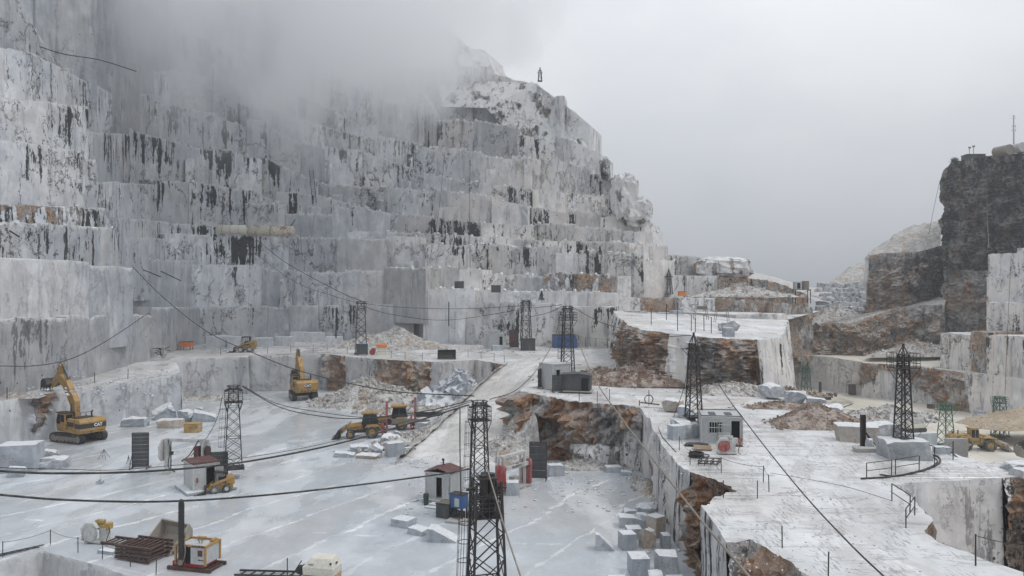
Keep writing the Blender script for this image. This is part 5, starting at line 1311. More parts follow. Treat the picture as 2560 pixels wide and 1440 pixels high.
# hut on the right terrace
p = G(1812, 1110, 5.4)
o = cabin('site_hut', 'grey sheet hut with barred window and white-topped flat roof on the right terrace', (p.x + .05, p.y + 1.7, 5.4), R(-9), 3.0, 3.2, 1.95, 'grey_panel', 'grey_panel', 'flat', (1.0, 0.72, 1.75), False, (-0.45, 1.22, .95, .85))
b = MB()
for x in (-.6, .6): b.box((x, -.2, 2.06), (.5, 1.2, .06))
b.tube([(-1.5, -1.6, 2.1), (1.5, -1.6, 2.1), (1.5, 1.6, 2.1), (-1.5, 1.6, 2.1), (-1.5, -1.6, 2.1)], .035, 4); b.build('roof_batten', M['dark_sheet'], o)
q = MB(); q.box((0, 0, 0.75), (.85, .05, .08)); q.box((0, 0, .35), (.85, .05, .6))
for k in range(5): q.bar((-.4 + k * .2, 0, .7), (-.4 + k * .2, 0, 1.4), .03)
q.box((0, 0, 1.4), (.85, .05, .05)); q = q.build('gate', M['white_paint'], o); q.location = (.15, -1.85, .1)
# cabins on the middle bench and the mid terrace
p = P(1390, 985, 84)
o = cabin('site_cabin', 'tall pale cabin behind the dark shed, at the foot of the pylon', (p.x + .0, p.y + 2.6, 6), R(33), 2.3, 2.6, 2.75, 'grey_panel', 'grey_panel', 'flat', (-.5, .6, 2.2), False)
o = thing('dark_shed', 'low dark grey sheet-metal shed on a concrete slab on the middle terrace', 'shed', (P(1444, 985, 83).x, 84.2, 6), R(-12))
b = MB(); b.prism([(-1.55, .12), (1.55, .12), (1.55, 1.75), (0.4, 1.9), (-1.55, 1.8)], 'Y', -.95, .95); b.build('wall', M['dark_sheet'], o, .02)
b = MB(); b.prism([(-1.65, 1.8), (0.4, 1.92), (1.65, 1.75), (1.65, 1.82), (.4, 2.0), (-1.65, 1.88)], 'Y', -1.05, 1.05); b.build('roof', M['dark_sheet'], o)
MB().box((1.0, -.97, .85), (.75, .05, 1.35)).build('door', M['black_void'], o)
MB().box((0, 0, .06), (3.5, 2.3, .12)).build('slab', M['concrete'], o, .02)
p = P(1243, 870, 143)
o = cabin('site_cabin', 'small pale twin cabin on the far bench left of a dark crate', (p.x, p.y + 1.5, 6.3), R(-8), 2.9, 2.6, 2.6, 'grey_panel', 'grey_panel', 'flat', (.9, .7, 2.1), -8)
b = MB(); b.box((-1.9, .3, 1.2), (1.2, 2.2, 2.4)); b.box((-1.0, -.4, 3.0), (3.2, .8, .5)); b.box((0, 0, -.2), (4.6, 3.4, .35)); b.build('annex', M['grey_panel'], o, .02)
def crate(name, label, pts, z, mat, d=None, rz=0.0, cat='container', legs=0.0, ribs=0, group=None, D=None, lid=None):
    x0, x1, yt, yb = pts; c = G((x0 + x1) / 2, yb, z) if D is None else P((x0 + x1) / 2, yb, D); sc = FOC / c.y; w = (x1 - x0) / sc; h = (yb - yt) / sc; d = d or w * .7
    o = thing(name, label, cat, (c.x, c.y + d / 2, c.z), rz, group)
    MB().box((0, 0, legs + (h - legs) / 2), (w, d, h - legs)).build('body', M[mat], o, min(.05, w * .04))
    b = MB(); b.box((0, 0, h + .02), (w * 1.05, d * 1.05, .05))
    if legs:
        for sx in (-1, 1):
            for sy in (-1, 1): b.bar((sx * w * .42, sy * d * .4, 0), (sx * w * .42, sy * d * .4, legs + .05), .1)
    b.build('frame', M[lid or 'dark_steel'], o)
    if ribs:
        b = MB()
        for i in range(ribs): b.box((-w / 2 + (i + .5) * w / ribs, -d / 2 - .02, legs + (h - legs) / 2), (w / ribs * .35, .04, (h - legs) * .85))
        b.build('rib', M[mat], o)
    return o
crate('blue_container', 'blue ribbed container on the middle bench behind a pylon', (1383, 1442, 838, 870), 6, 'blue_paint', 3.0, R(3), 'container', 0, 8)
crate('dark_crate', 'dark crate at the foot of the far pylon between the cabins', (1303, 1337, 848, 877), 6, 'dark_sheet', 2.2, .1)
crate('control_box', 'black box hung low at the left of the pylon near the orange roof', (878, 900, 850, 862), 6, 'dark_sheet', 1.2, 0, 'box', legs=.4)
crate('blue_generator', 'dark blue power unit at the foot of the pylon near the orange roof', (890, 917, 861, 889), 6, 'dark_sheet', 1.5, .1, 'generator', legs=.2, lid='blue_paint')
o = crate('orange_roofed_generator', 'small cream generator under a bright orange cover on the bench edge', (941, 965, 868, 888), 6, 'cream_paint', 1.4, .1, 'generator')
MB().box((0, 0, 1.55), (1.7, 1.7, .5)).build('cover', M['orange_paint'], o, .05)
b = MB(); b.cyl((-1.6, -.2, .5), (-1.6, .2, .5), .5, n=14); b.box((-1.4, 0, .9), (.7, .5, .5)); b.build('winch', M['red_paint'], o)
crate('yellow_compressor', 'orange-yellow compressor on dark legs at the left of the far bench', (449, 477, 855, 875), 6, 'orange_paint', 1.4, 0, 'compressor', legs=.55)
crate('yellow_skip', 'small battered yellow skip on the main floor near the leaning blocks', (459, 497, 1060, 1082), 0, 'old_yellow_paint', 1.2, .08, 'skip', 0, 0, lid='old_yellow_paint')
crate('blue_tank', 'small blue compressor with a round end among the stored blocks', (633, 657, 833, 848), 6, 'blue_paint', 1.5, 0, 'compressor', legs=.4)
crate('orange_machine', 'tiny orange machine at the foot of the far bench', (1698, 1715, 729, 740), 12, 'orange_paint', 1.2, 0, 'machine', D=160)
crate('rusty_box', 'brown rusty box leaning at the grey wall on the lower floor', (2125, 2140, 962, 987), -8, 'brown_steel', 1.0, .1, 'box', D=183)
crate('rusty_box', 'little rust-brown box on the lower floor under the rusty rock', (2323, 2337, 1012, 1022), -8, 'brown_steel', 1.0, .1, 'box', D=158)
crate('blue_box', 'blue box on a dark base at the foot of the green pylon by the sand', (2486, 2512, 1064, 1088), -8, 'blue_paint', 1.3, 0, 'box', legs=.7, D=129)
crate('dark_bunker', 'long low dark container on top of the crag', (2420, 2465, 385, 397), 45, 'dark_sheet', 3, -.06, 'container', D=196)
crate('red_box', 'small dark red box beside the far bench cabins', (1273, 1286, 828, 860), 6, 'roof_red', 1.2, 0, 'box', D=143)
# hut and water tank on stilts
p = P(2004, 742, 176)
o = thing('stilt_platform', 'hut and round water tank together on a steel stilt platform, far right', 'platform', p, 0)
b = MB()
for x in (-1.7, 1.7):
    for y in (-.8, .8): b.bar((x, y, -1.5), (x, y, 1.6), .15)
b.bar((-1.7, -.8, 0), (1.7, -.8, 1.6), .08); b.box((0, 0, 1.6), (3.8, 2, .15)); b.build('frame', M['dark_steel'], o)
MB().box((-.95, 0, 2.55), (1.5, 1.6, 1.7)).build('hut', M['grey_panel'], o); MB().box((-.95, -.82, 2.5), (.7, .04, 1.3)).build('door', M['black_void'], o)
b = MB(); b.cyl((.85, 0, 1.7), (.85, 0, 3.6), .8, n=16); b.build('water_tank', M['worn_steel'], o)
crate('white_shelter', 'long pale shelter left of the stilt platform', (1966, 1990, 733, 743), 12, 'white_paint', 2, 0, 'shelter', D=178)
crate('blue_box', 'tiny blue box under the stilt platform', (1964, 1972, 735, 744), 12, 'blue_paint', 1, 0, 'box', D=174)

# ------------------------------------------------------------ screens
def screen(label, pts, z, rz=0.0, D=None, mat='dark_sheet', brace=1):
    x0, x1, yt, yb = pts; c = G((x0 + x1) / 2, yb, z) if D is None else P((x0 + x1) / 2, yb, D); sc = FOC / c.y; w = (x1 - x0) / sc; h = (yb - yt) / sc
    o = thing('splash_screen', label, 'screen', c, rz, 'upright splash screens')
    b = MB(); n = 9
    for i in range(n): b.box((0, 0.01 * (-1) ** i, .1 + (i + .5) * (h - .15) / n), (w - .06, .03, (h - .15) / n * .96))
    b.build('panel', M[mat], o)
    b = MB()
    for s in (-1, 1):
        b.bar((s * w / 2, 0, 0), (s * w / 2, 0, h), .07); b.bar((s * w / 2, -.75 * brace, .04), (s * w / 2, .75, .04), .06); b.bar((s * w / 2, -.72 * brace, .04), (s * w / 2, 0, h * .42), .05)
    b.bar((-w / 2, 0, h), (w / 2, 0, h), .07); b.build('frame', M['dark_steel'], o); return o
screen('streaked dark screen standing alone left of the white cabin', (332, 371, 1082, 1170), 0, .12)
screen('streaked dark screen between the white cabin and the left pylon', (527, 568, 1130, 1190), 0, .3)
screen('dark brown screen behind the red and white machine', (1324, 1366, 1105, 1198), 0, -.15)
screen('dark screen left of the pale twin cabin on the far bench', (1189, 1208, 812, 858), 6, .1)
screen('dark screen between the far cabin and the dark crate', (1274, 1296, 825, 870), 6, .1)
screen('brown screen in front of the tall pale cabin', (1381, 1404, 938, 980), 6, .1)
screen('dark slatted screen left of the tall pale cabin', (1342, 1360, 922, 970), 6, .9)

# ------------------------------------------------------------ wire-saw gantry left
p = G(385, 1196, 0)
o = thing('wire_saw_gantry', 'weathered white portal frame of a saw with octagonal side guards behind the cabin', 'stone saw', (p.x + 2.1, p.y + 1.6, 0), R(-8))
for x in (-1.75, 1.75):
    b = MB(); b.box((x, 0, 1.65), (.34, .34, 3.3)); b.box((x, .3, .15), (.6, 1.3, .3)); b.build('post', M['white_paint'], o, .02)
    b = MB(); s = -1 if x < 0 else 1
    b.prism([(-.35, 1.2), (-.75, 1.6), (-.75, 2.7), (-.35, 3.2), (.35, 3.2), (.75, 2.7), (.75, 1.6), (.35, 1.2)], 'X', x + s * .3, x + s * .42); q = b.build('side_guard', M['white_paint'], o)
    b = MB(); b.cyl((x + s * .44, 0, 2.2), (x + s * .6, 0, 2.2), .48, n=16); b.build('flywheel', M['brown_steel'], q)
b = MB(); b.box((0, 0, 3.15), (3.2, .26, .3)); b.build('crossbeam', M['white_paint'], o, .02)
b = MB(); b.box((1.5, -.4, 1.6), (.45, .5, 2.2)); b.build('red_housing', M['roof_red'], o)
b = MB(); b.tube(through([(-1.5, -.2, 3.2), (-1.2, -.4, 2.2), (-1.3, -.5, .8), (-.4, -.9, .4)]), .05, 5); b.tube(through([(1.5, -.2, 3.2), (.8, -.6, 1.9), (.2, -.8, 1.4), (1.6, -.9, 1.8)]), .05, 5); b.bar((-1.3, -.1, .3), (-1.3, -.1, 3.0), .08); b.box((-1.1, -.35, 2.0), (.3, .25, .3)); b.build('hose', M['black_rubber'], o)
# red and white saw at centre right
p = G(1285, 1232, 0)
o = thing('saw_machine', 'white portal saw with red side housings and lettered beam behind the nearest pylon', 'stone saw', (p.x, p.y + 1.2, 0), R(52))
for x in (-1.5, 1.5):
    b = MB(); b.box((x, 0, 1.5), (.22, .22, 3.0)); b.box((x, .5, 1.5), (.16, .16, 3.0)); b.build('post', M['white_paint'], o, .02)
    b = MB(); s = -1 if x < 0 else 1; b.prism([(-.45, .2), (-.5, .3), (-.5, 2.2), (-.4, 2.35), (.35, 2.35), (.5, 2.2), (.5, .3), (.4, .2)], 'X', x + s * .2, x + s * .42); b.box((x + s * .43, 0, 1.3), (.03, .5, 1.2)); b.build('side_housing', M['red_paint'], o)
b = MB(); b.box((0, .1, 2.95), (3.3, .3, .26)); b.build('crossbeam', M['white_paint'], o, .02)
b = MB(); b.box((0, -.25, 2.0), (3.4, .12, .34)); q = b.build('lettered_beam', M['white_paint'], o)
mesh_text('PELLEGRINI', .26, M['letter_dark'], q, (0, -.32, 2.0), (R(90), 0, 0), 'lettering', .004, .004)
b = MB(); b.box((0, .2, .12), (3.6, 1.4, .16)); b.box((.4, .3, .6), (.7, .6, .8)); b.build('base', M['concrete'], o)
# blue electrical cabinet etc. beside the pylon
o = crate('electric_cabinet', 'bright blue electrical cabinet with grey panel beside the pylon foot', (1127, 1166, 1237, 1300), 0, 'blue_paint', .8, R(-30), 'cabinet', legs=.85)
MB().box((.1, -.42, 1.3), (.4, .05, .6)).build('grey_panel', M['grey_panel'], o)
b = MB(); b.box((-.5, -.1, .8), (.06, .6, 1.4)); b.box((0, 0, .3), (.8, .5, .5)); 
for k in range(5): b.tube(through([(-.3 + k * .15, -.2, .9), (-.5 + k * .3, -.5 - .1 * k, .4), (-.2 + .1 * k, -.4, .05)]), .03, 5)
b.build('cable_tangle', M['black_rubber'], o)
o = crate('tool_bin', 'dark open steel bin with pipes lying on it, left of the blue cabinet', (1096, 1135, 1262, 1296), 0, 'dark_sheet', 1.3, R(-28), 'bin')
b = MB()
for k in range(6): b.cyl((-.6, -.5 + k * .18, 1.06), (.6, -.5 + k * .18, 1.1), .05, n=6)
b.build('pipe', M['worn_steel'], o)
o = thing('green_waste_bin', 'dark green waste bin with a black bag at the cabin corner', 'waste bin', G(1065, 1262, 0))
MB().lathe([(0, 0), (.17, 0), (.22, .62), (.24, .62), (.24, .66), (0, .66)], (0, 0, 0), 14).build('tub', M['green_plastic'], o)
b = MB(); knob(b, (0, 0, .74), (.4, .36, .34), (1, 0, 0, 0), 4, 8, .3); b.build('bag', M['black_rubber'], o)
block('low concrete pad under the blue cabinet', (1112, 1175, 1290, 1312), 'slab', 'concrete', 0, 1.4, -.3, 'concrete pads', 'concrete_pad', 'pad')

# ------------------------------------------------------------ tripods, ladders, weights
def tripod(label, pts):
    x0, x1, yt, yb = pts; c = G((x0 + x1) / 2, yb, 0); sc = FOC / c.y; r = (x1 - x0) / sc / 2; h = (yb - yt) / sc
    b = MB()
    for k in range(4): a = math.pi / 4 + math.pi / 2 * k; b.bar((r * math.cos(a), r * math.sin(a), 0), (0, 0, h * .92), .03)
    b.bar((0, 0, h * .8), (0, 0, h), .05); q = b.build('tripod', M['dark_steel']); q.location = c; return tag(q, label, 'tripod', 'small steel tripods')
tripod('thin four-legged stand alone on the wet floor left of the screen', (246, 275, 1122, 1147)); tripod('small leaning stand at the left foot of the screen', (316, 328, 1138, 1160))
def ladder(label, a, b_, w=.4, mat='dark_steel', t=.05, group='ladders'):
    b = MB(); a, b_ = Vector(a), Vector(b_); d = (b_ - a); s = Vector((w / 2, 0, 0)) if abs(d.z) > abs(d.x) * .8 else Vector((0, w / 2, 0))
    n = int(d.length / .38)
    b.bar(a - s, b_ - s, t); b.bar(a + s, b_ + s, t)
    for i in range(1, n): p = a + d * (i / n); b.bar(p - s, p + s, t * .7)
    return tag(b.build('ladder', M[mat]), label, 'ladder', group)
ladder('short ladder leaning at the left wall behind the cut block', G(37, 1102, 0) + Vector((0, 0, 0)), P(48, 1074, 89), .6)
ladder('long ladder lying flat by the lower left edge', G(-60, 1400, .05), G(105, 1364, .12), .45, t=.06)
ladder('long steel ladder hanging on the great wall above a ledge', P(786, 508, 177.2), P(778, 424, 177.1), .9, 'dark_sheet', .12)
ladder('faint ladder hanging on the wall right of the long tanks', P(752, 655, 167.0), P(748, 590, 167.0), .6, 'worn_steel', .09)
tag(MB().box(G(251, 1205, 0.15), (.5, .4, .3)).bar(G(251, 1203, 0.2), P(251, 1168, 66), .03).build('post_weight', M['stone']), 'thin marker post stuck in a small block on the wet floor', 'marker post', 'marker posts')
tag(MB().box(G(250, 1203, 0.2) + Vector((0,0,0)), (.3, .3, .2)).build('weight_cap', M['concrete']), 'flat cap stone under the thin marker post', 'weight', 'marker posts')

# ------------------------------------------------------------ tanks on the bench
def tank(label, x0, x1, py, D, r, mat):
    a, b_ = P(x0, py, D), P(x1, py, D + 1); o = thing('storage_tank', label, 'tank', (a + b_) / 2, 0, 'long horizontal tanks on the bench')
    L_ = (b_ - a).length / 2; b = MB()
    b.lathe([(0, -L_ - r * .35), (r * .6, -L_ - r * .28), (r, -L_), (r, L_), (r * .6, L_ + r * .28), (0, L_ + r * .35)], (0, 0, 0), 20, 'X'); b.build('shell', M[mat], o)
    b = MB()
    for x in (-L_ * .6, 0, L_ * .6): b.ring((x, 0, 0), r + .02, .04, 18, 4, 'X')
    b.build('hoop', M['worn_steel'], o)
    for x in (-L_ * .7, L_ * .7): MB().box((x, 0, -r - .1), (.4, r * 1.5, .5)).build('saddle', M['concrete'], o)
tank('long cream horizontal tank, cleaner of the two', 543, 614, 574, 167, 1.03, 'cream_paint'); tank('long rusty horizontal tank, right of the cleaner one', 620, 734, 578, 169, 1.1, 'rust_tank')
for i, (x0, y0, x1, y1, D) in enumerate(((8, 567, 48, 592, 96), (202, 623, 232, 617, 112), (354, 673, 402, 692, 147), (402, 678, 452, 702, 151), (726, 566, 738, 549, 171))):
    tag(MB().bar(P(x0, y0, D - 1.2), P(x1, y1, D - 1.2), .16).build('steel_bar', M['dark_steel']), ['dark bar sticking down the upper left wall face', 'short dark bar under the dark stained rock', 'slanting dark bar high on the pale wall, left one of a pair', 'slanting dark bar high on the pale wall, right one of a pair', 'short bar sticking up at the right end of the rusty tank'][i], 'steel bar', 'bars fixed to the wall')

# ------------------------------------------------------------ things on the crag
for i, (px, py, r, c) in enumerate(((2507, 377, 1.25, 'worn_steel'), (2539, 371, 1.15, 'grey_panel'), (2564, 369, 1.2, 'worn_steel'))):
    p = P(px, py, 189); b = MB(); b.cyl((0, -2, 0), (0, 2, 0), r, n=22)
    b.ring((0, -2.02, 0), r * .98, .05, 20, 4, 'Y'); q = b.build('drum_tank', M[c]); q.location = p; q.rotation_euler = (0, 0, .25)
    tag(q, ['brown round drum tank, left of three on the crag', 'pale round drum tank in the middle on the crag', 'round drum tank cut by the right edge of the photo'][i], 'drum tank', 'drum tanks on the crag')
for i, (px, yt, yb) in enumerate(((2424, 369, 388), (2434, 366, 386))):
    a = P(px, yb, 194); b_ = P(px, yt, 194); o = thing('floodlight', ['left floodlight on a thin pole above the dark container', 'right floodlight on a thin pole above the dark container'][i], 'floodlight', a, 0, 'floodlights on the crag'); h = b_.z - a.z
    MB().cyl((0, 0, 0), (0, 0, h), .06, n=6).build('pole', M['dark_steel'], o); MB().box((0, -.1, h), (.55, .3, .4)).build('lamp_head', M['worn_steel'], o)
o = thing('bush', 'scraggy leafless bush at the left edge of the dark crag', 'bush', P(2387, 408, 197)); b = MB(); r = random.Random(5)
for k in range(60):
    a, e, l_ = r.uniform(0, 6.28), r.uniform(.2, 1.5), r.uniform(.7, 1.7); q = Vector((math.cos(a) * math.cos(e), math.sin(a) * math.cos(e), math.sin(e))); b.bar((0, 0, 0), q * l_, .03)
    for _ in range(7): w_ = q * l_ * r.uniform(.5, 1.05) + Vector((r.uniform(-.25, .25), r.uniform(-.25, .25), r.uniform(-.2, .2))); b.box(w_, (.14, .1, .03), (r.uniform(0, 3), r.uniform(0, 3), 0))
b.build('twig', M['leaf'], o)
# ------------------------------------------------------------ loose stone
A, B_, Rr, Lz = 6.0, 6.0, 5.4, -8.0
gl = 'blocks lying by the left wall'
block('big smooth cut block at the left edge below the ladder', (0, 104, 1098, 1186), 'cut', 'stone', 0, 3.2, .25, gl)
block('smaller block with slanted top in front of the big left block', (16, 74, 1158, 1196), 'split', 'stone', 0, 1.6, .3, gl)
block('rounded speckled block with black stains beside the big left block', (101, 172, 1132, 1174), 'rough', 'stone_rough', 0, 1.6, .1, gl)
block('small rounded stone behind the speckled block', (106, 146, 1122, 1142), 'rough', 'stone_rough', 0, 1.0, 0, gl)
block('long white rounded block on the floor near the left wall', (308, 372, 1038, 1068), 'rough', 'stone', 0, 1.6, .05, gl)
block('large white block leaning on others at the wall corner', (384, 446, 1008, 1050), 'split', 'stone', 0, 2.4, .5, gl, tilt=(.25, -.35))
block('block with a rust-brown front face near the yellow skip', (396, 458, 1044, 1071), 'chip', 'stone_warm', 0, 1.5, .05, gl)
block('grey block in the middle of the leaning group', (440, 492, 1022, 1056), 'split', 'stone', 0, 2.2, -.4, gl, tilt=(-.2, .3))
block('flat grey slab tipped against the leaning group', (478, 540, 1026, 1057), 'slab', 'stone', 0, 2.0, .3, gl, tilt=(.1, .2))
block('small dark shard on top of the leaning group', (484, 508, 1015, 1034), 'split', 'stone', 0, 1.0, .3, gl)
gm = 'broken blocks beside the ramp'
for lab, b, k, m_, t in (
    ('low grey wedge at the left end of the heap below the loaders', (836, 890, 1126, 1144), 'slab', 'stone', (0, .05)),
    ('long tan slab at the front of the heap below the loaders', (890, 955, 1129, 1149), 'chip', 'stone_warm', (0, 0)),
    ('white flat slab behind the tan slab', (872, 926, 1108, 1130), 'slab', 'stone', (.1, 0)),
    ('grey triangular block behind the upright rounded block', (926, 962, 1106, 1136), 'split', 'stone', (.1, .3)),
    ('upright block with rounded shoulder, biggest of the heap', (961, 1013, 1100, 1144), 'cut', 'stone', (0, 0)),
    ('flat block at the right end of the heap below the loaders', (1006, 1042, 1113, 1132), 'chip', 'stone', (0, 0)),
    ('pointed grey block rising behind the heap', (952, 1000, 1082, 1112), 'split', 'stone', (.2, .2)),
    ('tall wedge leaning beside the second loader', (984, 1028, 1072, 1102), 'wedge', 'stone', (0, 0)),
    ('pale chunk with brown hollow on the heap', (992, 1022, 1088, 1108), 'rough', 'stone_warm', (0, 0)),
    ('grey block behind the dark saw bar', (1038, 1075, 1050, 1077), 'chip', 'stone', (0, 0)),
    ('upright shard at the foot of the ramp', (1067, 1085, 1070, 1100), 'split', 'stone', (0, .2)),
    ('small cut cube on the ramp shoulder', (1104, 1128, 1050, 1066), 'cut', 'stone', (0, 0)),
    ('large grey block halfway up the ramp side', (1094, 1130, 1022, 1052), 'chip', 'stone', (0, 0)),
    ('grey block above it on the ramp side', (1126, 1162, 1012, 1044), 'chip', 'stone', (0, 0)),
    ('thin flat slab lying before the ramp', (1018, 1070, 1097, 1109), 'slab', 'stone', (0, 0))):
    block(lab, b, k, m_, 0, None, None, gm, tilt=t)
gc = 'three cut blocks in front of the pylons'
block('cut block with stepped top, left of three in front of the tool bin', (977, 1042, 1285, 1322), 'cut', 'stone', 0, 1.5, -.5, gc)
block('flat cut block, middle of three in front of the tool bin', (1018, 1080, 1308, 1342), 'slab', 'stone', 0, 1.4, -.6, gc)
block('block with sloping broken face, right of three in front of the tool bin', (1070, 1148, 1306, 1358), 'wedge', 'stone', 0, 1.5, -.1, gc)
gr = 'blocks standing at the foot of the tall right wall'
for lab, b, k, m_, d, rz in (
    ('wedge-shaped block standing apart, left of the group at the tall wall', (1487, 1536, 1325, 1378), 'wedge', 'stone', .9, -.1),
    ('long low block at the back left of the group by the tall wall', (1544, 1606, 1280, 1322), 'slab', 'stone', 1.4, -.1),
    ('narrow upright shard at the back of the group by the tall wall', (1556, 1592, 1266, 1290), 'split', 'stone', .8, .1),
    ('slanted block behind the brown-topped one', (1584, 1624, 1276, 1322), 'split', 'stone', 1.2, .3),
    ('big block with a brown broken top by the tall wall', (1616, 1664, 1280, 1346), 'cut', 'stone_warm', 1.3, .6),
    ('square block with clean white top in the middle of the group', (1564, 1602, 1310, 1348), 'cut', 'stone', 1.1, .05),
    ('tall block with a pointed reddish top', (1598, 1638, 1312, 1374), 'rough', 'stone_warm', 1.0, .2),
    ('small narrow block near the foot of the tall wall', (1652, 1674, 1328, 1374), 'cut', 'stone', .9, .1),
    ('upright block between the wedge and the pointed block', (1546, 1590, 1322, 1377), 'cut', 'stone', 1.2, .2),
    ('large square block, lower left of the group', (1571, 1621, 1376, 1444), 'cut', 'stone', 1.5, .05),
    ('large block with chipped top, lower right of the group', (1637, 1696, 1366, 1440), 'chip', 'stone', 1.5, -.05),
    ('small rounded block at the lower edge of the photo', (1616, 1658, 1420, 1475), 'rough', 'stone', .9, .1),
    ('flat block half cut off by the lower edge', (1666, 1716, 1434, 1500), 'cut', 'stone', 1.2, .1),
    ('dome-shaped boulder against the tall wall', (1588, 1644, 1250, 1282), 'dome', 'stone', 1.6, 0),
    ('cut block at the lower edge left of the group', (1520, 1570, 1434, 1500), 'cut', 'stone', 1.2, .1)):
    block(lab, b, k, m_, 0, d, rz, gr)
gs = 'blocks behind the saw screen'
block('grey cut block right of the dark brown screen', (1364, 1412, 1153, 1192), 'chip', 'stone', 0, 1.5, .2, gs)
block('flat slab at the foot of the rusty face', (1511, 1553, 1160, 1182), 'cut', 'stone', 0, 1.2, .1, gs)
block('thin broken slab beside the flat slab', (1549, 1582, 1172, 1190), 'slab', 'stone', 0, 1.2, -.2, gs)
block('upright shard against the rusty face', (1552, 1574, 1148, 1170), 'split', 'stone', 0, .8, .1, gs)
block('pale block under the left part of the red and white saw', (1262, 1300, 1196, 1240), 'chip', 'stone', 0, 1.2, .1, gs)
ga = 'sawn blocks stored on the far bench'
fa = ['long sawn block at the left end of the stored row', 'sawn block second from the left end of the stored row', 'block just right of the tiny skid steer', 'block beside the tiny blue compressor', 'sawn block with clean top in mid row', 'tall sawn block near the middle pole', 'square sawn block right of the tall one', 'pale block standing alone before the stored row', 'low block behind the pale one', 'small block between two larger ones in the row', 'last block at the right end of the row', 'block right behind the tall dark pole']
for lab, b in zip(fa, ((524, 574, 845, 866), (574, 606, 847, 867), (638, 678, 850, 866), (690, 730, 847, 863), (728, 765, 835, 853), (766, 807, 836, 853), (675, 698, 838, 850), (815, 855, 847, 866), (808, 830, 838, 849), (834, 850, 835, 846), (856, 878, 830, 846), (846, 862, 836, 848))):
    block(lab, (b[0] - 2, b[1] + 2, b[2] - 7, b[3] + 2), 'cut', 'stone_pale', A, None, random.Random(b[0]).uniform(-.15, .15), ga)
for lab, b, k in (('rounded boulder left of the group by the reddish rubble', (1026, 1056, 829, 850), 'dome'), ('flat sawn slab in front of the boulder group', (1044, 1074, 842, 854), 'cut'), ('boulder right of the group by the reddish rubble', (1066, 1092, 832, 851), 'chip'), ('small pale block beside the far cabin', (1228, 1258, 862, 877), 'cut')):
    block(lab, b, k, 'stone', A, None, None, 'blocks by the reddish rubble')
gt = 'blocks on the right terrace'
block('tall rough block carrying the crossarm pylon', (1679, 1757, 1042, 1098), 'rough', 'stone_rough', Rr + .0, 2.4, .1, gt)
block('cut block left of the pylon base on the right terrace', (1669, 1714, 1058, 1101), 'cut', 'stone', Rr, 1.1, .35, gt)
block('very big rounded marble block carrying the caged pylon', (2200, 2320, 1086, 1154), 'chip', 'stone_rough', Rr, 2.4, -.12, gt)
block('long block with a dark brown broken end, left of the upright beam', (2083, 2202, 1052, 1110), 'chip', 'stone_warm', Rr, 2.0, -.25, gt)
block('low stone slab under the upright steel beam', (2134, 2206, 1114, 1132), 'slab', 'concrete', Rr, 1.0, -.08, gt)
block('white shard leaning behind the upright beam', (2166, 2186, 1094, 1124), 'split', 'stone', Rr, .5, .2, gt)
block('big rounded boulder at the far end of the terrace', (1898, 1958, 953, 994), 'rough', 'stone_rough', Rr + .3, 3.0, .3, gt)
block('tall pale block split at the top, behind the dirt heap', (1960, 2016, 970, 1012), 'split', 'stone', Rr, 2.2, -.2, gt)
block('long low pale block right of the split one', (2012, 2068, 990, 1016), 'slab', 'stone', Rr, 2.0, -.3, gt)
block('grey-white boulder ridge above the dirt heap', (2040, 2112, 1006, 1040), 'rough', 'stone_rough', Rr, 2.4, -.4, gt)
block('rubbly white boulder behind the upright beam', (2166, 2244, 1044, 1090), 'rough', 'stone_rough', Rr, 2.6, .1, gt)
block('grey block with brown side behind the tall pylon', (2184, 2242, 1026, 1058), 'chip', 'stone_warm', Rr - 2, 2.6, .1, gt)
block('orange-tinted wedge block at the terrace corner', (1650, 1716, 992, 1030), 'rough', 'stone_warm', B_ - .3, 3.2, -.45, gt)
block('pale rough block beside the orange wedge', (1690, 1740, 1010, 1045), 'slab', 'stone', B_ - .4, 2.4, -.45, gt)
gk = 'stone blocks at the right edge'
block('round-edged grey stone upper one by the right edge', (2510, 2572, 1148, 1180), 'rough', 'stone_rough', Rr, 1.4, .1, gk)
block('grey stone lower one by the right edge', (2532, 2600, 1164, 1196), 'rough', 'stone_rough', Rr, 1.4, .1, gk)
tag(MB().box(P(2390, 1136, 55.5), (1.5, .3, 2.3), (0, 0, -.12)).build('concrete_slab', M['concrete']), 'upright dark concrete slab in front of the wheel loader', 'slab', 'concrete slabs')
block('low wall block left of the upright concrete slab', (2335, 2372, 1112, 1136), 'cut', 'stone', Rr, .8, -.1, gk)
block('small pale block beside the sand heap, front one', (2436, 2460, 1032, 1050), 'rough', 'stone', Lz, None, 0, 'blocks on the lower floor')
block('flat pale block beside the sand heap, back one', (2440, 2476, 1024, 1040), 'slab', 'stone', Lz, None, 0, 'blocks on the lower floor')
gmd = 'blocks on top of the mound'
for lab, b in (('flat sawn block at the back left of the mound top', (1560, 1602, 775, 789)), ('darker cut block next to it on the mound top', (1594, 1616, 777, 789)), ('pale low block near the middle back of the mound', (1642, 1672, 780, 789)), ('low block on the back rim of the mound', (1676, 1706, 776, 788))):
    block(lab, b, 'cut', 'stone', 12.2, 3, .05, gmd)
block('upright pale block among dark ones at the right of the mound top', (1808, 1834, 818, 842), 'cut', 'stone', 12.0, 1.2, .1, gmd)
block('dark jagged block behind the upright pale one', (1796, 1846, 800, 828), 'split', 'stone_rough', 12.0, 2.0, .1, gmd)
gf = 'boulders at the lower right foreground'
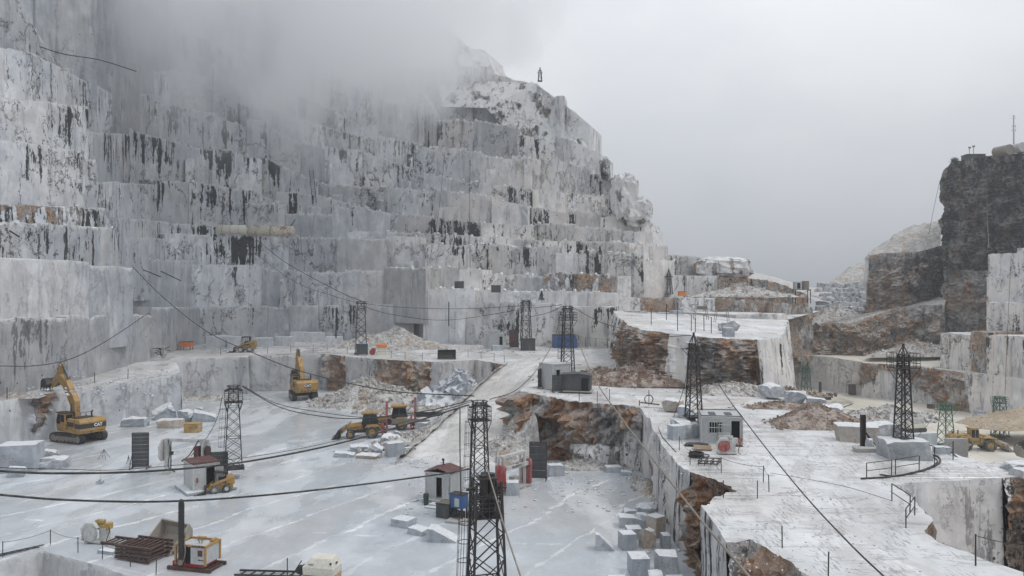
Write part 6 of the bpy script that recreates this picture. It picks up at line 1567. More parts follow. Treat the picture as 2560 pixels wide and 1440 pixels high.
for lab, b, k in (('pale boulder in the notch of the near ledge', (1888, 1936, 1404, 1450), 'rough'), ('broken boulder right of the pale one at the lower edge', (1930, 1990, 1388, 1440), 'split'), ('rusty rock lump at the lower edge', (1840, 1896, 1400, 1470), 'rough')):
    block(lab, b, k, 'stone' if 'rusty' not in lab else 'stone_warm', 3.6, 1.3, .3, gf)
# wall of stacked blocks under the pink scree
for row in range(6):
    for k in range(7 - (row > 4)):
        r = random.Random(row * 31 + k); px = 2046 + k * 17 + (row % 2) * 8 + r.uniform(-3, 3); p = P(px, 776 - row * 11.5 + r.uniform(-1.5, 1.5), 205 + row * 0.8 + r.uniform(-.5, .5))
        me = blockmesh(500 + row * 9 + k, 'rough', 1.95 * r.uniform(.75, 1.1), 1.8, 1.35 * r.uniform(.75, 1.05)); me.materials.append(M['stone_rough']); q = bpy.data.objects.new('wall_block', me); COL.objects.link(q); q.location = p; q.rotation_euler = (0, 0, r.uniform(-.15, .15))
        tag(q, 'grey block in the dry-stacked retaining wall below the pink scree', 'stone block', 'blocks of the dry-stacked wall')

# ------------------------------------------------------------ heaps
rubble('rubble_heap', 'broad heap of pale broken stone below the brown wall, centre left', G(925, 1010, 0), 8.2, 4.0, 'rubble', 1, 620, (.2, .75), 1.0, (1.15, .6))
rubble('rubble_skirt', 'scattered stones running out in front of the pale heap', G(1040, 1030, 0), 6.0, 1.0, 'rubble', 2, 260, (.2, .6), 1.0, (1.4, .5))
rubble('boulder_heap', 'steep heap of big broken grey boulders at the top of the ramp', G(1150, 1018, 0) + Vector((0, 1, 0)), 5.8, 4.4, 'stone', 3, 190, (.5, 2.1), 1.0, (1.2, .8))
rubble('rubble_heap', 'reddish rubble fan on the far bench against the wall', G(985, 870, 6.0), 8.0, 3.8, 'rubble', 4, 200, (.2, .5), 1.0, (1.5, .6))
rubble('rubble_skirt', 'brown broken rock at the foot of the central mound', G(1600, 958, 5.9), 6.5, 2.4, 'rubble_brown', 5, 420, (.15, .5), 1.0, (1.45, .45))
rubble('rubble_skirt', 'low reddish stones before the mound', G(1500, 950, 5.9), 3.6, 1.5, 'rubble_brown', 6, 120, (.2, .7), 1.0, (1.3, .8))
rubble('rubble_skirt', 'pale debris under the right half of the mound', G(1830, 990, 5.3), 5.0, 1.6, 'rubble', 7, 240, (.15, .4), 1.0, (1.6, .4))
rubble('dirt_heap', 'cone of reddish dirt on the right terrace', G(2035, 1062, Rr), 3.5, 1.9, 'rubble_brown', 8, 420, (.06, .22), .9, (1.25, .8))
rubble('rubble_skirt', 'brown crumbs trailing left of the dirt cone', G(1950, 1020, Rr), 3.6, .7, 'rubble_brown', 9, 220, (.08, .3), 1.0, (1.3, .6))
rubble('rubble_heap', 'grey rubble at the left foot of the rusty central face', G(1272, 1135, 0), 3.2, 2.6, 'rubble', 10, 260, (.1, .4), 1.0, (1.0, 1.2))
rubble('rubble_skirt', 'stones along the left shoulder of the ramp', G(1085, 1085, .3), 2.6, .9, 'rubble', 41, 420, (.15, .6), 1.0, (.7, 4.2), -.62)
rubble('rubble_skirt', 'grey rubble between the ramp and the rusty face', G(1262, 1085, .6), 3.2, 1.6, 'rubble', 42, 320, (.1, .45), 1.0, (.7, 1.8), -.4)
rubble('rubble_skirt', 'thin line of broken stone at the foot of the rusty face', G(1470, 1168, 0), 4.6, .7, 'rubble', 11, 300, (.08, .35), 1.0, (1.3, .35))
rubble('rubble_skirt', 'broken stone along the foot of the tall right wall', G(1622, 1225, 0), 3.2, .8, 'rubble', 12, 220, (.06, .3), 1.0, (.35, 1.6), .1)
rubble('rubble_skirt', 'pale stones in the lower right corner under the wall', G(2480, 1392, -.6), 2.6, .6, 'rubble_brown', 13, 160, (.06, .2), 1.0, (1.2, .6))
rubble('sand_heap', 'tan sand heap at the right edge of the lower floor', P(2570, 1062, 128), 8.0, 3.2, 'rubble_tan', 14, 60, (.1, .3), .9, (1.5, .7))
rubble('rubble_skirt', 'stones spilled below the small bench, far middle', P(1850, 742, 168), 7, 2.6, 'rubble', 15, 160, (.3, .8), 1.0, (1.7, .4))
rubble('rubble_skirt', 'white grit before the low cut wall on the left', G(520, 998, 0), 4.0, .7, 'rubble', 16, 180, (.1, .35), 1.0, (1.5, .5))
rubble('rubble_skirt', 'loose stones on the left bench beside the excavator bucket', G(20, 990, 5.2), 3.0, .4, 'rubble', 17, 120, (.08, .3), 1.0, (1.5, .6))
rubble('rubble_skirt', 'stony edge of the far right ledge', P(2215, 1046, 73), 4.0, 1.2, 'rubble', 18, 240, (.12, .4), 1.0, (1.4, .6))
rubble('rubble_skirt', 'broken rock between boulders at the far end of the terrace', P(1935, 990, 88), 4.0, 1.2, 'rubble_brown', 19, 200, (.12, .5), 1.0, (1.6, .5))
rubble('rubble_heap', 'talus on the pale track below the scree', P(2085, 800, 205), 9, 4.5, 'rubble', 20, 200, (.3, .9), 1.0, (1.1, .5))
rubble('rubble_heap', 'stones at the foot of the rust-brown cliff', P(2290, 888, 186), 9, 3.0, 'rubble', 21, 160, (.3, .9), 1.0, (1.5, .4))
# sprinkled chips on the ground sheets
def chips(name, label, regions, z, n, mat, seed, rs=(.03, .14)):
    r = random.Random(seed); mb = MB()
    for _ in range(n):
        x0, x1, y0, y1 = r.choice(regions); px, py = r.uniform(x0, x1), r.uniform(y0, y1); p = G(px, py, z); s = r.uniform(*rs) * (1 + p.y / 80)
        mb.box(p + Vector((0, 0, s * .12)), (s * 1.3, s, s * .5), (r.uniform(-.3, .3), r.uniform(-.3, .3), r.uniform(0, 3)), r.uniform(.5, .9))
    return tag(mb.build(name, M[mat]), label, 'stone chips', kind='stuff')
chips('gravel', 'small stone chips strewn over the main floor', [(1250, 1600, 1190, 1300), (1300, 1600, 1180, 1240), (1600, 1700, 1250, 1400), (830, 1060, 1120, 1160), (1000, 1180, 1150, 1290)], 0, 420, 'stone', 31)
chips('gravel', 'dark stone chips strewn over the right terrace', [(1850, 2300, 1150, 1430), (1950, 2560, 1100, 1200), (1800, 2200, 1240, 1430), (1640, 1900, 1100, 1190), (2200, 2420, 1150, 1215)], 5.4, 620, 'stone_rough', 32, (.02, .06))
chips('gravel', 'stone chips strewn over the middle benches', [(560, 1500, 865, 890), (1320, 1600, 905, 990), (60, 430, 925, 990)], 6, 300, 'stone', 33, (.05, .16))

# ------------------------------------------------------------ foreground machines, lower left
o = thing('chainsaw_machine', 'orange and red quarry saw with grey panels and tall black blade, lower left foreground', 'stone saw', G(478, 1430, 0) + Vector((0, .9, 0)), R(-14))
b = MB()
for y in (-.75, .75): b.box((0, y, .12), (3.0, .16, .2))
for k in range(9): b.box((-1.35 + k * .34, 0, .1), (.1, 1.7, .1))
b.build('rail_base', M['brown_steel'], o)
MB().box((-.15, 0, .35), (2.2, 1.3, .3)).build('red_chassis', M['red_paint'], o, .03)
b = MB()
b.box((-.35, -.3, .85), (.5, .5, .85)); b.build('red_motor_box', M['red_paint'], o, .03)
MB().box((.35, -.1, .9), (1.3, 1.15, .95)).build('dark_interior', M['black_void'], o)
b = MB(); b.box((.62, -.72, .95), (1.05, .04, 1.0)); b.box((1.08, 0, .95), (.04, 1.3, 1.0)); b.box((.1, 0, 1.47), (1.95, 1.2, .03)); q = b.build('side_panel', M['grey_panel'], o)
MB().box((.75, -.745, 1.12), (.32, .02, .36)).build('window', M['roof_red'], q)
mesh_text('Benetti', .13, M['letter_dark'], q, (.8, -.75, .72), (R(90), 0, 0), 'lettering', .003, .002)
b = MB()
for x in (-.95, 1.1):
    for y in (-.72, .72): b.box((x, y, .95), (.12, .12, 1.15))
for y in (-.72, .72): b.box((.08, y, 1.53), (2.2, .12, .12))
for x in (-.95, 1.1): b.box((x, 0, 1.53), (.12, 1.45, .12))
b.box((.95, .3, 1.64), (.2, .5, .14)); b.box((-.1, .6, 1.62), (.6, .2, .12)); f = b.build('orange_frame', M['yellow_paint'], o, .015)
b = MB()
for k in range(9): b.box((.25 + k * .1, -.785, 1.53), (.045, .012, .12), (0, .5, 0))
b.build('hazard_stripe', M['black_void'], f)
b = MB(); b.prism([(-.62, .35), (-.30, .35), (-.28, 4.15), (-.36, 4.35), (-.54, 4.35), (-.62, 4.15)], 'Y', -.9, -.84)
for k in range(43): b.box((-.63, -.87, .5 + k * .085), (.05, .09, .045)); b.box((-.28, -.87, .5 + k * .085), (.05, .09, .045))
q = b.build('saw_blade', M['dark_steel'], o)
MB().cyl((-.46, -.98, .55), (-.46, -.8, .55), .17, n=14).build('blade_hub', M['worn_steel'], q)
b = MB(); b.tube(through([(-.2, -.8, 2.3), (-.25, -.85, 1.8), (-.15, -.9, 1.2), (-.3, -.9, .6)]), .035, 5); b.tube(through([(.2, 0, 1.5), (.15, -.1, 1.75), (.4, -.1, 1.7), (.35, 0, 1.5)]), .03, 5); b.build('chain', M['worn_steel'], o)
# stack of rust-brown rail frames
def railframe(label, px, py, z, L_, w_, rz, n):
    c = G(px, py, 0); b = MB()
    for y in (-w_ / 2, w_ / 2): b.box((0, y, .06), (L_, .09, .12)); b.box((0, y, .13), (L_, .15, .02)); b.box((0, y, 0), (L_, .15, .02))
    for k in range(n): b.box((-L_ / 2 + (k + .5) * L_ / n, 0, .05), (.09, w_ - .1, .08))
    q = b.build('rail_frame', M['brown_steel']); q.location = (c.x, c.y, z); q.rotation_euler = (0, 0, rz)
    return tag(q, label, 'rail frame', 'stack of rust-brown rail frames')
for k, lb in enumerate(('bottom rail frame of the rust-brown stack', 'second rail frame from the bottom of the rust-brown stack', 'third rail frame from the bottom of the rust-brown stack', 'topmost rail frame of the rust-brown stack')):
    railframe(lb, 362, 1392 - k, .1 + k * .22, 2.9 - .05 * k, 1.9, R(-22 + k * 1.5), 7)
railframe('single rail frame lying left of the rust-brown stack on stone slabs', 300, 1368, .35, 1.9, 1.2, R(-18), 5)
block('flat stone slab under the single rail frame', (246, 300, 1366, 1388), 'cut', 'stone', 0, .7, -.3, 'slabs under the rail frames')
# loader bucket lying on the floor
def bucket(label, loc, rz, w, s, mat='dusty_bucket', tilt=0.0):
    o = thing('loader_bucket', label, 'bucket', loc, rz, 'loader buckets left on the ground', s); o.rotation_euler = (tilt, 0, rz)
    pr = [(-1.1, 0), (-.3, 0.02), (.15, .18), (.4, .55), (.42, 1.0), (.2, 1.35), (.26, 1.4), (.5, 1.02), (.5, .5), (.22, .08), (-.3, -.05), (-1.1, -.05)]
    MB().prism([(p[0], p[1] + .06) for p in pr], 'X', -w / 2, w / 2).build('shell', M[mat], o)
    for sx in (-1, 1): MB().prism([(-1.1, .03), (-.3, .03), (.2, .15), (.45, .6), (.45, 1.05), (.2, 1.4), (-.5, .75)], 'X', sx * w / 2 - .04, sx * w / 2 + .04).build('side_plate', M['worn_steel' if mat != 'dusty_bucket' else mat], o)
    MB().box((0, -1.12, .05), (w + .06, .12, .07)).build('cutting_edge', M['worn_steel'], o)
    return o
bucket('big worn bucket standing behind the orange saw machine', G(430, 1368, 0), R(-28), 2.3, 1.15)
bucket('wide dusty bucket on the edge of the middle bench', G(1117, 897, 6), R(4), 2.9, 1.0, 'dark_steel')
bucket('large bucket cut by the right edge on the lower floor', P(2560, 1138, 112), R(40), 3.2, 1.4, 'dark_steel')
# drilling machine with disc
def discsaw(label, loc, rz, s, disc, body='white_paint', acc='old_yellow_paint'):
    o = thing('wire_saw', label, 'wire saw', loc, rz, 'wire saw machines', s)
    b = MB(); b.box((0, .1, .12), (1.6, .9, .14)); b.box((.45, .1, .6), (.5, .5, .9)); b.build('base', M[body], o, .02)
    b = MB(); b.cyl((-.3, -.45, .75), (-.3, -.35, .75), .52, n=26); b.cyl((-.3, -.5, .75), (-.3, -.3, .75), .12, n=10); b.build('flywheel', M[disc], o)
    b = MB(); b.ring((-.3, -.4, .75), .56, .045, 26, 6, 'Y'); b.prism([(-.85, .2), (-.95, 1.0), (-.6, 1.4), (0, 1.45), (.3, 1.1), (.1, 1.25), (-.55, 1.2), (-.8, .9)], 'Y', -.5, -.2); b.build('guard', M[body], o)
    b = MB(); b.cyl((-.1, .1, 1.1), (.6, .1, 1.1), .24, n=14); b.box((.75, .1, 1.15), (.35, .4, .4)); b.box((.2, 0, 1.45), (.6, .3, .2)); b.build('motor', M[acc], o)
    b = MB(); b.tube(through([(.8, 0, 1.2), (1.05, -.2, .9), (.9, -.3, .3), (1.1, -.4, .05)]), .03, 5); b.build('hose', M['black_rubber'], o)
    return o
discsaw('whitish wire saw with pale round wheel and yellow motor, left end of the rust-brown frames', G(236, 1362, 0) + Vector((0, .5, 0)), R(-12), 1.0, 'white_paint')
discsaw('white wire saw with red wheel standing before the grey hut', G(1822, 1138, Rr) + Vector((0, .5, 0)), R(-8), .82, 'red_paint', 'white_paint', 'white_paint')
# cream diesel machine at the lower edge
o = thing('power_pack', 'cream diesel power pack with sloping hood, cut by the lower edge', 'power pack', G(800, 1462, 0) + Vector((0, .6, 0)), R(-12))
b = MB(); b.prism([(-.95, .65), (.95, .65), (.98, 1.1), (.72, 1.5), (-.62, 1.5), (-.95, 1.15)], 'X', -.001, 0); b = MB()
b._add([(-.95, -.6, .5), (.95, -.6, .5), (.95, .6, .5), (-.95, .6, .5), (-.98, -.6, .95), (.98, -.6, .95), (.98, .6, .95), (-.98, .6, .95), (-.55, -.35, 1.45), (.7, -.35, 1.45), (.7, .45, 1.5), (-.55, .45, 1.5)],
  [(3, 2, 1, 0), (0, 1, 5, 4), (1, 2, 6, 5), (2, 3, 7, 6), (3, 0, 4, 7), (4, 5, 9, 8), (5, 6, 10, 9), (6, 7, 11, 10), (7, 4, 8, 11), (8, 9, 10, 11)]); b.build('hood', M['cream_paint'], o, .04)
b = MB(); b.box((0, 0, .3), (1.9, 1.1, .4)); b.build('frame', M['old_yellow_paint'], o, .02)
b = MB(); b.box((.75, -.5, 1.22), (.1, .06, .12)); b.box((.95, -.1, 1.2), (.06, .14, .1)); b.cyl((-1.0, -.4, .9), (-1.0, -.2, .9), .12, n=10); b.build('latch', M['dark_steel'], o)
mesh_text('Fantini', .12, M['letter_dark'], o, (-.45, -.545, 1.12), (R(64), 0, 0), 'lettering', .003, .002)
for x in (-.6, .6): MB().cyl((x, -.7, .22), (x, -.5, .22), .22, n=14).build('wheel', M['tyre_rubber'], o)
# rails leading to it
b = MB()
for dy in (0, .75): b.bar((-3.6, dy, .14), (0.4, dy, .14), .1)
for k in range(7): b.bar((-3.4 + k * .6, 0, .1), (-3.2 + k * .6, .75, .1), .06)
b.bar((-.5, .3, .1), (-.5, .3, 1.1), .05); b.bar((-.2, .3, .1), (.4, .2, 1.0), .05); b.cyl((.35, 0, .5), (.35, .25, .5), .25, n=12)
q = b.build('saw_rail', M['dark_steel']); q.location = G(735, 1446, 0); q.rotation_euler = (0, 0, R(-4)); tag(q, 'dark steel rail track left of the cream power pack', 'rail track')

# ------------------------------------------------------------ right terrace small things
o = thing('steel_beam', 'upright dark steel beam with two braces on a stone slab', 'steel beam', G(2157, 1118, Rr), R(-6))
b = MB(); b.box((-.14, 0, 1.2), (.06, .3, 2.4)); b.box((.14, 0, 1.2), (.06, .3, 2.4)); b.box((0, 0, 1.2), (.28, .05, 2.38)); b.box((0, 0, .03), (.6, .6, .06)); b.build('beam', M['dark_steel'], o)
for x in (.75, .95): MB().bar((.1, .1, 1.3), (x, -.2, .02), .07).build('brace', M['dark_steel'], o)
b = MB(); c = G(1741, 1142, Rr)
for k in range(5): b.ring((0, 0, .05 + k * .06), .52 - .05 * (k % 3), .045, 18, 5)
b.tube(through([(.5, 0, .2), (.9, .1, .1), (.6, -.4, .05), (.1, -.5, .1)]), .04, 5); q = b.build('hose_coil', M['black_rubber']); q.location = c; tag(q, 'coil of thick black hose in front of the pallets', 'hose coil')
b = MB()
for x in (-.6, -.2, .2, .6): b.bar((x, -.45, .12), (x + .25, .45, .12), .06); b.bar((x, -.45, .3), (x + .25, .45, .3), .05); b.bar((x, -.45, 0), (x, -.45, .32), .05); b.bar((x + .25, .45, 0), (x + .25, .45, .32), .05)
for y in (-.45, .45): b.bar((-.65 + (.25 if y > 0 else 0), y, .12), (.65 + (.25 if y > 0 else 0), y, .12), .06); b.bar((-.65 + (.25 if y > 0 else 0), y, .3), (.65 + (.25 if y > 0 else 0), y, .3), .05)
q = b.build('steel_rack', M['dark_steel']); q.location = G(1768, 1160, Rr); q.rotation_euler = (0, 0, -.2); tag(q, 'low black steel rack lying beside the hose coil', 'steel rack')
b = MB(); knob(b, (0, 0, .08), (1.7, .8, .3), (1, 0, 0, 0), 9, 8, .25); q = b.build('tarpaulin', M['black_rubber']); q.location = G(1742, 1115, Rr); tag(q, 'rumpled black tarpaulin in front of the block and hut', 'tarpaulin')
b = MB()
for k in range(6): b.box((0, -.4 + k * .16, .06), (1.25, .13, .03))
for x in (-.55, 0, .55): b.box((x, 0, .0), (.09, .95, .08))
q = b.build('pallet', M['wood']); q.location = G(1756, 1124, Rr) + Vector((0, 0, .12)); q.rotation_euler = (.12, .03, -.15); tag(q, 'wooden pallet lying on the black tarpaulin', 'pallet')
o = thing('fire_extinguisher_cart', 'small red pump behind the white wire saw', 'pump', G(1846, 1116, Rr)); b = MB(); b.cyl((0, 0, .1), (0, 0, .6), .16, n=12); b.box((.1, 0, .5), (.3, .2, .2)); b.build('body', M['red_paint'], o); b = MB(); b.box((0, 0, .05), (.6, .4, .06)); b.build('base', M['dark_steel'], o)
# barriers
def barrier(label, a, b_, h=.95):
    a, b_ = Vector(a), Vector(b_); b = MB(); u = Vector((0, 0, h)); d = (b_ - a) * .06
    b.bar(a, a + u, .045); b.bar(b_, b_ + u + d * .3, .045); b.bar(a + u, b_ + u, .04); b.bar(a + u * .5, b_ + u * .5, .035)
    return tag(b.build('barrier', M['dark_steel']), label, 'barrier', 'thin tubular barriers')
barrier('tubular barrier in front of the big rounded block, left section', G(2166, 1196, Rr), G(2228, 1188, Rr))
barrier('tubular barrier in front of the big rounded block, right section', G(2238, 1186, Rr), G(2297, 1176, Rr))
barrier('barrier section at the pit corner', G(2229, 1252, Rr), G(2274, 1283, Rr))
barrier('bent barrier section leaning at the pit edge', G(2264, 1320, Rr), G(2286, 1288, Rr))
for k in range(7):
    a, b_ = P(2060 + k * 34, 1022 + k * 1.5, 112), P(2090 + k * 34, 1023.5 + k * 1.5, 112)
    barrier('thin white-grey railing panel along the lower floor', a - Vector((0, 0, 1)), b_ - Vector((0, 0, 1)), 1.0)
# hoses on the ground
def ghose(label, pts, z, r=.05, mat='black_rubber', name='hose'): return cable([G(x, y, z + r) for x, y in pts], r, label, mat, 'hoses on the ground', name, 8, 'hose')
ghose('thick black hose curving round the big rounded block', ((2152, 1196), (2220, 1192), (2290, 1180), (2335, 1165), (2350, 1152), (2342, 1140), (2318, 1135)), Rr, .06)
ghose('second black hose running along the first one', ((2198, 1186), (2240, 1189), (2300, 1176), (2330, 1165), (2343, 1152), (2330, 1140)), Rr, .045)
cable([P(2320, 1112, 56), P(2365, 1122, 55), P(2395, 1145, 53.5), P(2425, 1163, 52)], .045, 'black hose climbing over the kerb right of the big block', n=8)
ghose('thin cable lying along the right terrace edge', ((1640, 1050), (1652, 1085), (1667, 1105), (1690, 1130)), Rr, .03)
cable([P(2130, 1010, 84), P(2105, 1022, 80), P(2120, 1045, 74), P(2150, 1056, 66)], .05, 'black cable drooping behind the upright beam', n=8)

# ------------------------------------------------------------ posts and ropes along the edges
def posts(lab, tops, h=1.05, r=.032, rope=True, rl='thin rope strung between the edge posts', lean=None):
    ps = []
    for i, p in enumerate(tops):
        p = Vector(p); q = p + Vector((0.04 * math.sin(i * 3), 0, h)); ps.append(q)
        tag(MB().cyl(p, q, r, r, 6).build('fence_post', M['dark_steel']), lab, 'fence post', lab)
    if rope:
        mb = MB()
        for a, b_ in zip(ps, ps[1:]): mb.tube(catenary(a - Vector((0, 0, .06)), b_ - Vector((0, 0, .06)), min(.25, (b_ - a).length * .04), 8), .014, 4)
        tag(mb.build('rope', M['dark_steel']), rl, 'rope', 'safety ropes')
posts('thin dark post along the edge of the left bench', [G(x, y, 5.2) for x, y in ((18, 998), (25, 985), (126, 975), (175, 967), (237, 957), (320, 947))], 1.3, .045, False)
posts('thin post along the rim of the middle bench', [G(x, y, 6.0) for x, y in ((552, 886), (669, 884), (727, 881), (783, 879), (818, 877), (868, 884), (890, 888), (978, 894), (1013, 898), (1056, 900), (1115, 898), (1170, 893), (1203, 897), (1235, 902), (1261, 906))], 1.15, .04, True, 'thin rope along the rim of the middle bench')
posts('black post at the lower left foreground edge', [G(x, y, 0) for x, y in ((8, 1392), (127, 1361), (196, 1381), (257, 1397), (327, 1416), (391, 1436))], 1.0, .028, True, 'faint rope on the black posts at the lower left')
posts('black post on the near rim of the right terrace', [G(x, y, Rr) for x, y in ((1808, 1245), (1893, 1246), (1955, 1370), (2070, 1440))], 1.0, .028, False)
posts('short black post along the west rim of the right terrace', [G(x, y, Rr) for x, y in ((1698, 1125), (1725, 1162), (1803, 1182), (1908, 1205), (1922, 1230))], 1.0, .028, True, 'thin rope on the posts before the wire saw')
posts('tall thin post at the rim of the side pit', [G(2438, 1414, 5.3), G(2560, 1440, 5.3)], 1.35, .035, True, 'thin rope at the rim of the side pit')
posts('thin post on the rim of the middle terrace by the dark shed', [G(x, y, 6.0) for x, y in ((1448, 1003), (1493, 1006), (1524, 1000), (1622, 1010))], 1.1, .035, False)
posts('thin post along the rim of the mound', [P(x, y, 98 - (x - 1620) * .03) for x, y in ((1628, 812), (1666, 800), (1694, 828), (1728, 828), (1760, 828), (1778, 834), (1694, 796), (1738, 836))], 2.0, .05, True, 'thin ropes on the mound')
posts('tiny post along the fence at the end of the far bench', [P(x, y, 132) for x, y in ((1446, 862), (1464, 866), (1490, 868), (1518, 871), (1548, 874))], 1.6, .05, True, 'rope of the fence at the end of the far bench')
posts('post with top lamp on the right rim near the slab', [G(2336, 1168, Rr), G(2382, 1150, Rr)], 1.3, .035, True, 'rope right of the big rounded block')
cable([G(1925, 1182, Rr + .9), G(2010, 1196, Rr + .7), G(2120, 1218, Rr + .55), G(2230, 1252, Rr + .95)], .014, 'thin rope crossing the tracked terrace to the pit corner', 'dark_steel', 'safety ropes', 'rope', cat='rope')

# far bench clutter
for i, (x0, x1, y0, y1) in enumerate(((1736, 1768, 775, 800), (1786, 1822, 778, 806))):
    p = P((x0 + x1) / 2, y1, 112); b = MB(); w_ = 1.0
    for x in (-w_, w_):
        for y in (-.5, .5): b.bar((x, y, 0), (x * .8, y, 1.5), .07)
    b.box((0, 0, 1.6), (2.4, 1.1, .12)); b.box((.2, 0, 1.85), (1.4, .6, .35)); q = b.build('trestle', M['worn_steel']); q.location = p
    tag(q, ['steel trestle with a beam on it at the back of the mound', 'second steel trestle nearer the upright pale block'][i], 'trestle', 'trestles on the mound')
for i, (px, py, D) in enumerate(((1240, 722, 147), (1148, 712, 151))):
    q = MB().box(P(px, py, D), (1.8, 1.0, 1.4)).build('dark_box', M['dark_sheet']); tag(q, ['little dark box on the upper ledge', 'little dark green box on the upper ledge left of the brown stains'][i], 'box', 'boxes on the upper ledge')
for i, (px, py, D) in enumerate(((1466, 625, 160), (1500, 628, 160), (1354, 742, 141))):
    o = thing('shrub', ['small dark conifer shrub on the upper bench, left of two', 'small dark conifer shrub on the upper bench, right of two', 'leafless dark shrub on the ledge behind the far pylon'][i], 'shrub', P(px, py + 8, D)); b = MB(); r = random.Random(i)
    for k in range(130):
        z = r.uniform(0, 1.7); a = r.uniform(0, 6.28); w_ = (1.75 - z) * .36 * r.uniform(.3, 1); b.box((w_ * math.cos(a), w_ * math.sin(a), z), (.2, .12, .05), (r.uniform(-1, 1), r.uniform(-1, 1), a))
    b.build('foliage', M['leaf'], o); MB().cyl((0, 0, -.2), (0, 0, 1.6), .05, n=5).build('stem', M['dark_steel'], o)
o = thing('drill_rig', 'small black drill rig with upright mast behind the boulders', 'drill rig', P(2058, 1000, 150)); b = MB(); b.box((0, 0, .5), (2.6, 1.2, .8)); b.box((1.2, 0, .9), (1, .9, .8)); b.build('body', M['dark_steel'], o); MB().box((-.6, 0, 1.9), (.4, .4, 3.2)).build('mast', M['dark_steel'], o)
o = thing('winch_frame', 'small black winch on legs at the terrace corner with cable trailing', 'winch', G(1622, 1014, B_)); b = MB(); b.ring((0, 0, .6), .4, .05, 14, 5, 'Y'); b.bar((-.8, 0, .3), (1.0, 0, .1), .1); b.bar((-.9, 0, 0), (-.9, 0, .5), .08); b.bar((0, 0, 0), (0, 0, 1.5), .05); b.build('frame', M['dark_steel'], o)
for s, e in (((392, 870), (402, 874)), ((384, 876), (412, 872)), ((396, 886), (408, 880))):
    pass
o = thing('pipe_clutter', 'dark tangle of pipes and a white box at the wall corner on the middle bench', 'pipe rack', G(398, 892, 6)); b = MB(); r = random.Random(3)
for k in range(12): b.bar((r.uniform(-1.4, 1.2), r.uniform(-1, 1), r.uniform(.1, 1.6)), (r.uniform(-1, 1.6), r.uniform(-1, 1), r.uniform(.1, 1.6)), .1)
b.build('pipe', M['dark_steel'], o); MB().box((.7, 0, .9), (.5, .5, 1.8)).build('white_box', M['white_paint'], o)

# ------------------------------------------------------------ cables through the air
cable([P(-30, 1234, 30), P(180, 1250, 31), P(450, 1252, 33), P(760, 1228, 37), P(1080, 1188, 44), P(1175, 1172, 46)], .045, 'heavy black cable sagging across the lower left, the lowest of them')
cable([P(-30, 1176, 34), P(150, 1183, 35), P(400, 1176, 38), P(640, 1150, 44), P(900, 1095, 50), P(1172, 1012, 56)], .055, 'thickest black cable crossing in front of the left cabin and both pylons')
cable([P(-30, 1168, 36), P(170, 1173, 38), P(330, 1172, 42), P(640, 1140, 50), P(880, 1092, 55), P(1172, 1006, 57)], .02, 'thin cable running just above the thickest one')
cable([P(606, 966, 70), P(700, 1018, 68), P(800, 1040, 66), P(900, 1046, 64), P(1060, 1028, 60), P(1180, 1000, 58)], .04, 'black cable from the left pylon passing the loaders to the tall pylon')
cable([P(606, 964, 70), P(690, 1008, 68), P(800, 1030, 66), P(930, 1044, 64), P(1080, 1030, 60), P(1180, 1004, 58)], .03, 'wavy second cable beside it from the left pylon')
cable([P(332, 668, 112), P(410, 745, 105), P(520, 830, 98), P(640, 885, 90), P(760, 930, 82), P(960, 975, 70), P(1185, 990, 58)], .05, 'long black cable dropping from the upper left wall to the tall pylon')
cable([P(640, 598, 164.7), P(720, 660, 162.8), P(850, 730, 141), P(902, 752, 134)], .06, 'dark cable from the rusty tank down to the middle pylon')
cable([P(640, 636, 164.7), P(740, 706, 162.9), P(850, 745, 140), P(902, 758, 134)], .04, 'thinner cable below it to the middle pylon')
cable([P(0, 915, 70), P(90, 914, 75), P(180, 896, 82), P(270, 850, 92), P(372, 782, 110)], .045, 'dark cable drooping across the left smooth wall')
cable([P(902, 758, 133), P(1000, 768, 136), P(1150, 772, 140), P(1315, 764, 144)], .05, 'cable between the middle pylon and the far pylon, upper')
cable([P(902, 764, 133), P(980, 786, 136), P(1120, 800, 140), P(1315, 772, 144)], .05, 'cable between the middle pylon and the far pylon, lower')
cable([P(1330, 770, 143), P(1370, 766, 120), P(1405, 762, 100)], .045, 'short cable joining the far pylon and the blue container pylon, upper')
cable([P(1325, 792, 143), P(1370, 782, 120), P(1405, 766, 100)], .045, 'short cable joining the far pylon and the blue container pylon, lower')
cable([P(1402, 782, 99), P(1385, 850, 90), P(1345, 920, 78), P(1290, 975, 66), P(1225, 998, 58)], .035, 'cable from the blue container pylon down to the tall pylon')
cable([P(1425, 764, 99), P(1500, 805, 92), P(1590, 830, 80), P(1640, 842, 72), P(1728, 838, 62)], .035, 'cable from the blue container pylon to the crossarm pylon')
cable([P(1735, 842, 62), P(1800, 965, 56), P(1880, 1075, 48), P(2000, 1225, 38), P(2120, 1355, 31), P(2230, 1460, 27)], .035, 'straight stay cable running down to the lower right from the crossarm pylon')
cable([P(1425, 800, 99), P(1480, 935, 80), P(1550, 1040, 62), P(1630, 1145, 48), P(1740, 1285, 37), P(1880, 1450, 28)], .055, 'pale stay cable with beads crossing the tall wall to the lower right', 'worn_steel')
cable([P(1216, 1165, 36), P(1240, 1245, 34), P(1265, 1330, 32), P(1308, 1460, 29)], .035, 'pale stay from the nearest pylon down to the lower edge', 'worn_steel')
cable([P(556, 990, 70), P(545, 1040, 72), P(520, 1090, 74), P(478, 1140, 70)], .03, 'thin stay from the left pylon down to the saw gantry')
cable([P(1150, 1020, 57), P(1150, 1120, 55), P(1152, 1240, 55)], .045, 'vertical dark cable hanging before the grey cabin')
cable([P(1720, 880, 62), P(1712, 960, 61), P(1684, 1042, 60)], .025, 'thin stay at the left of the crossarm pylon')
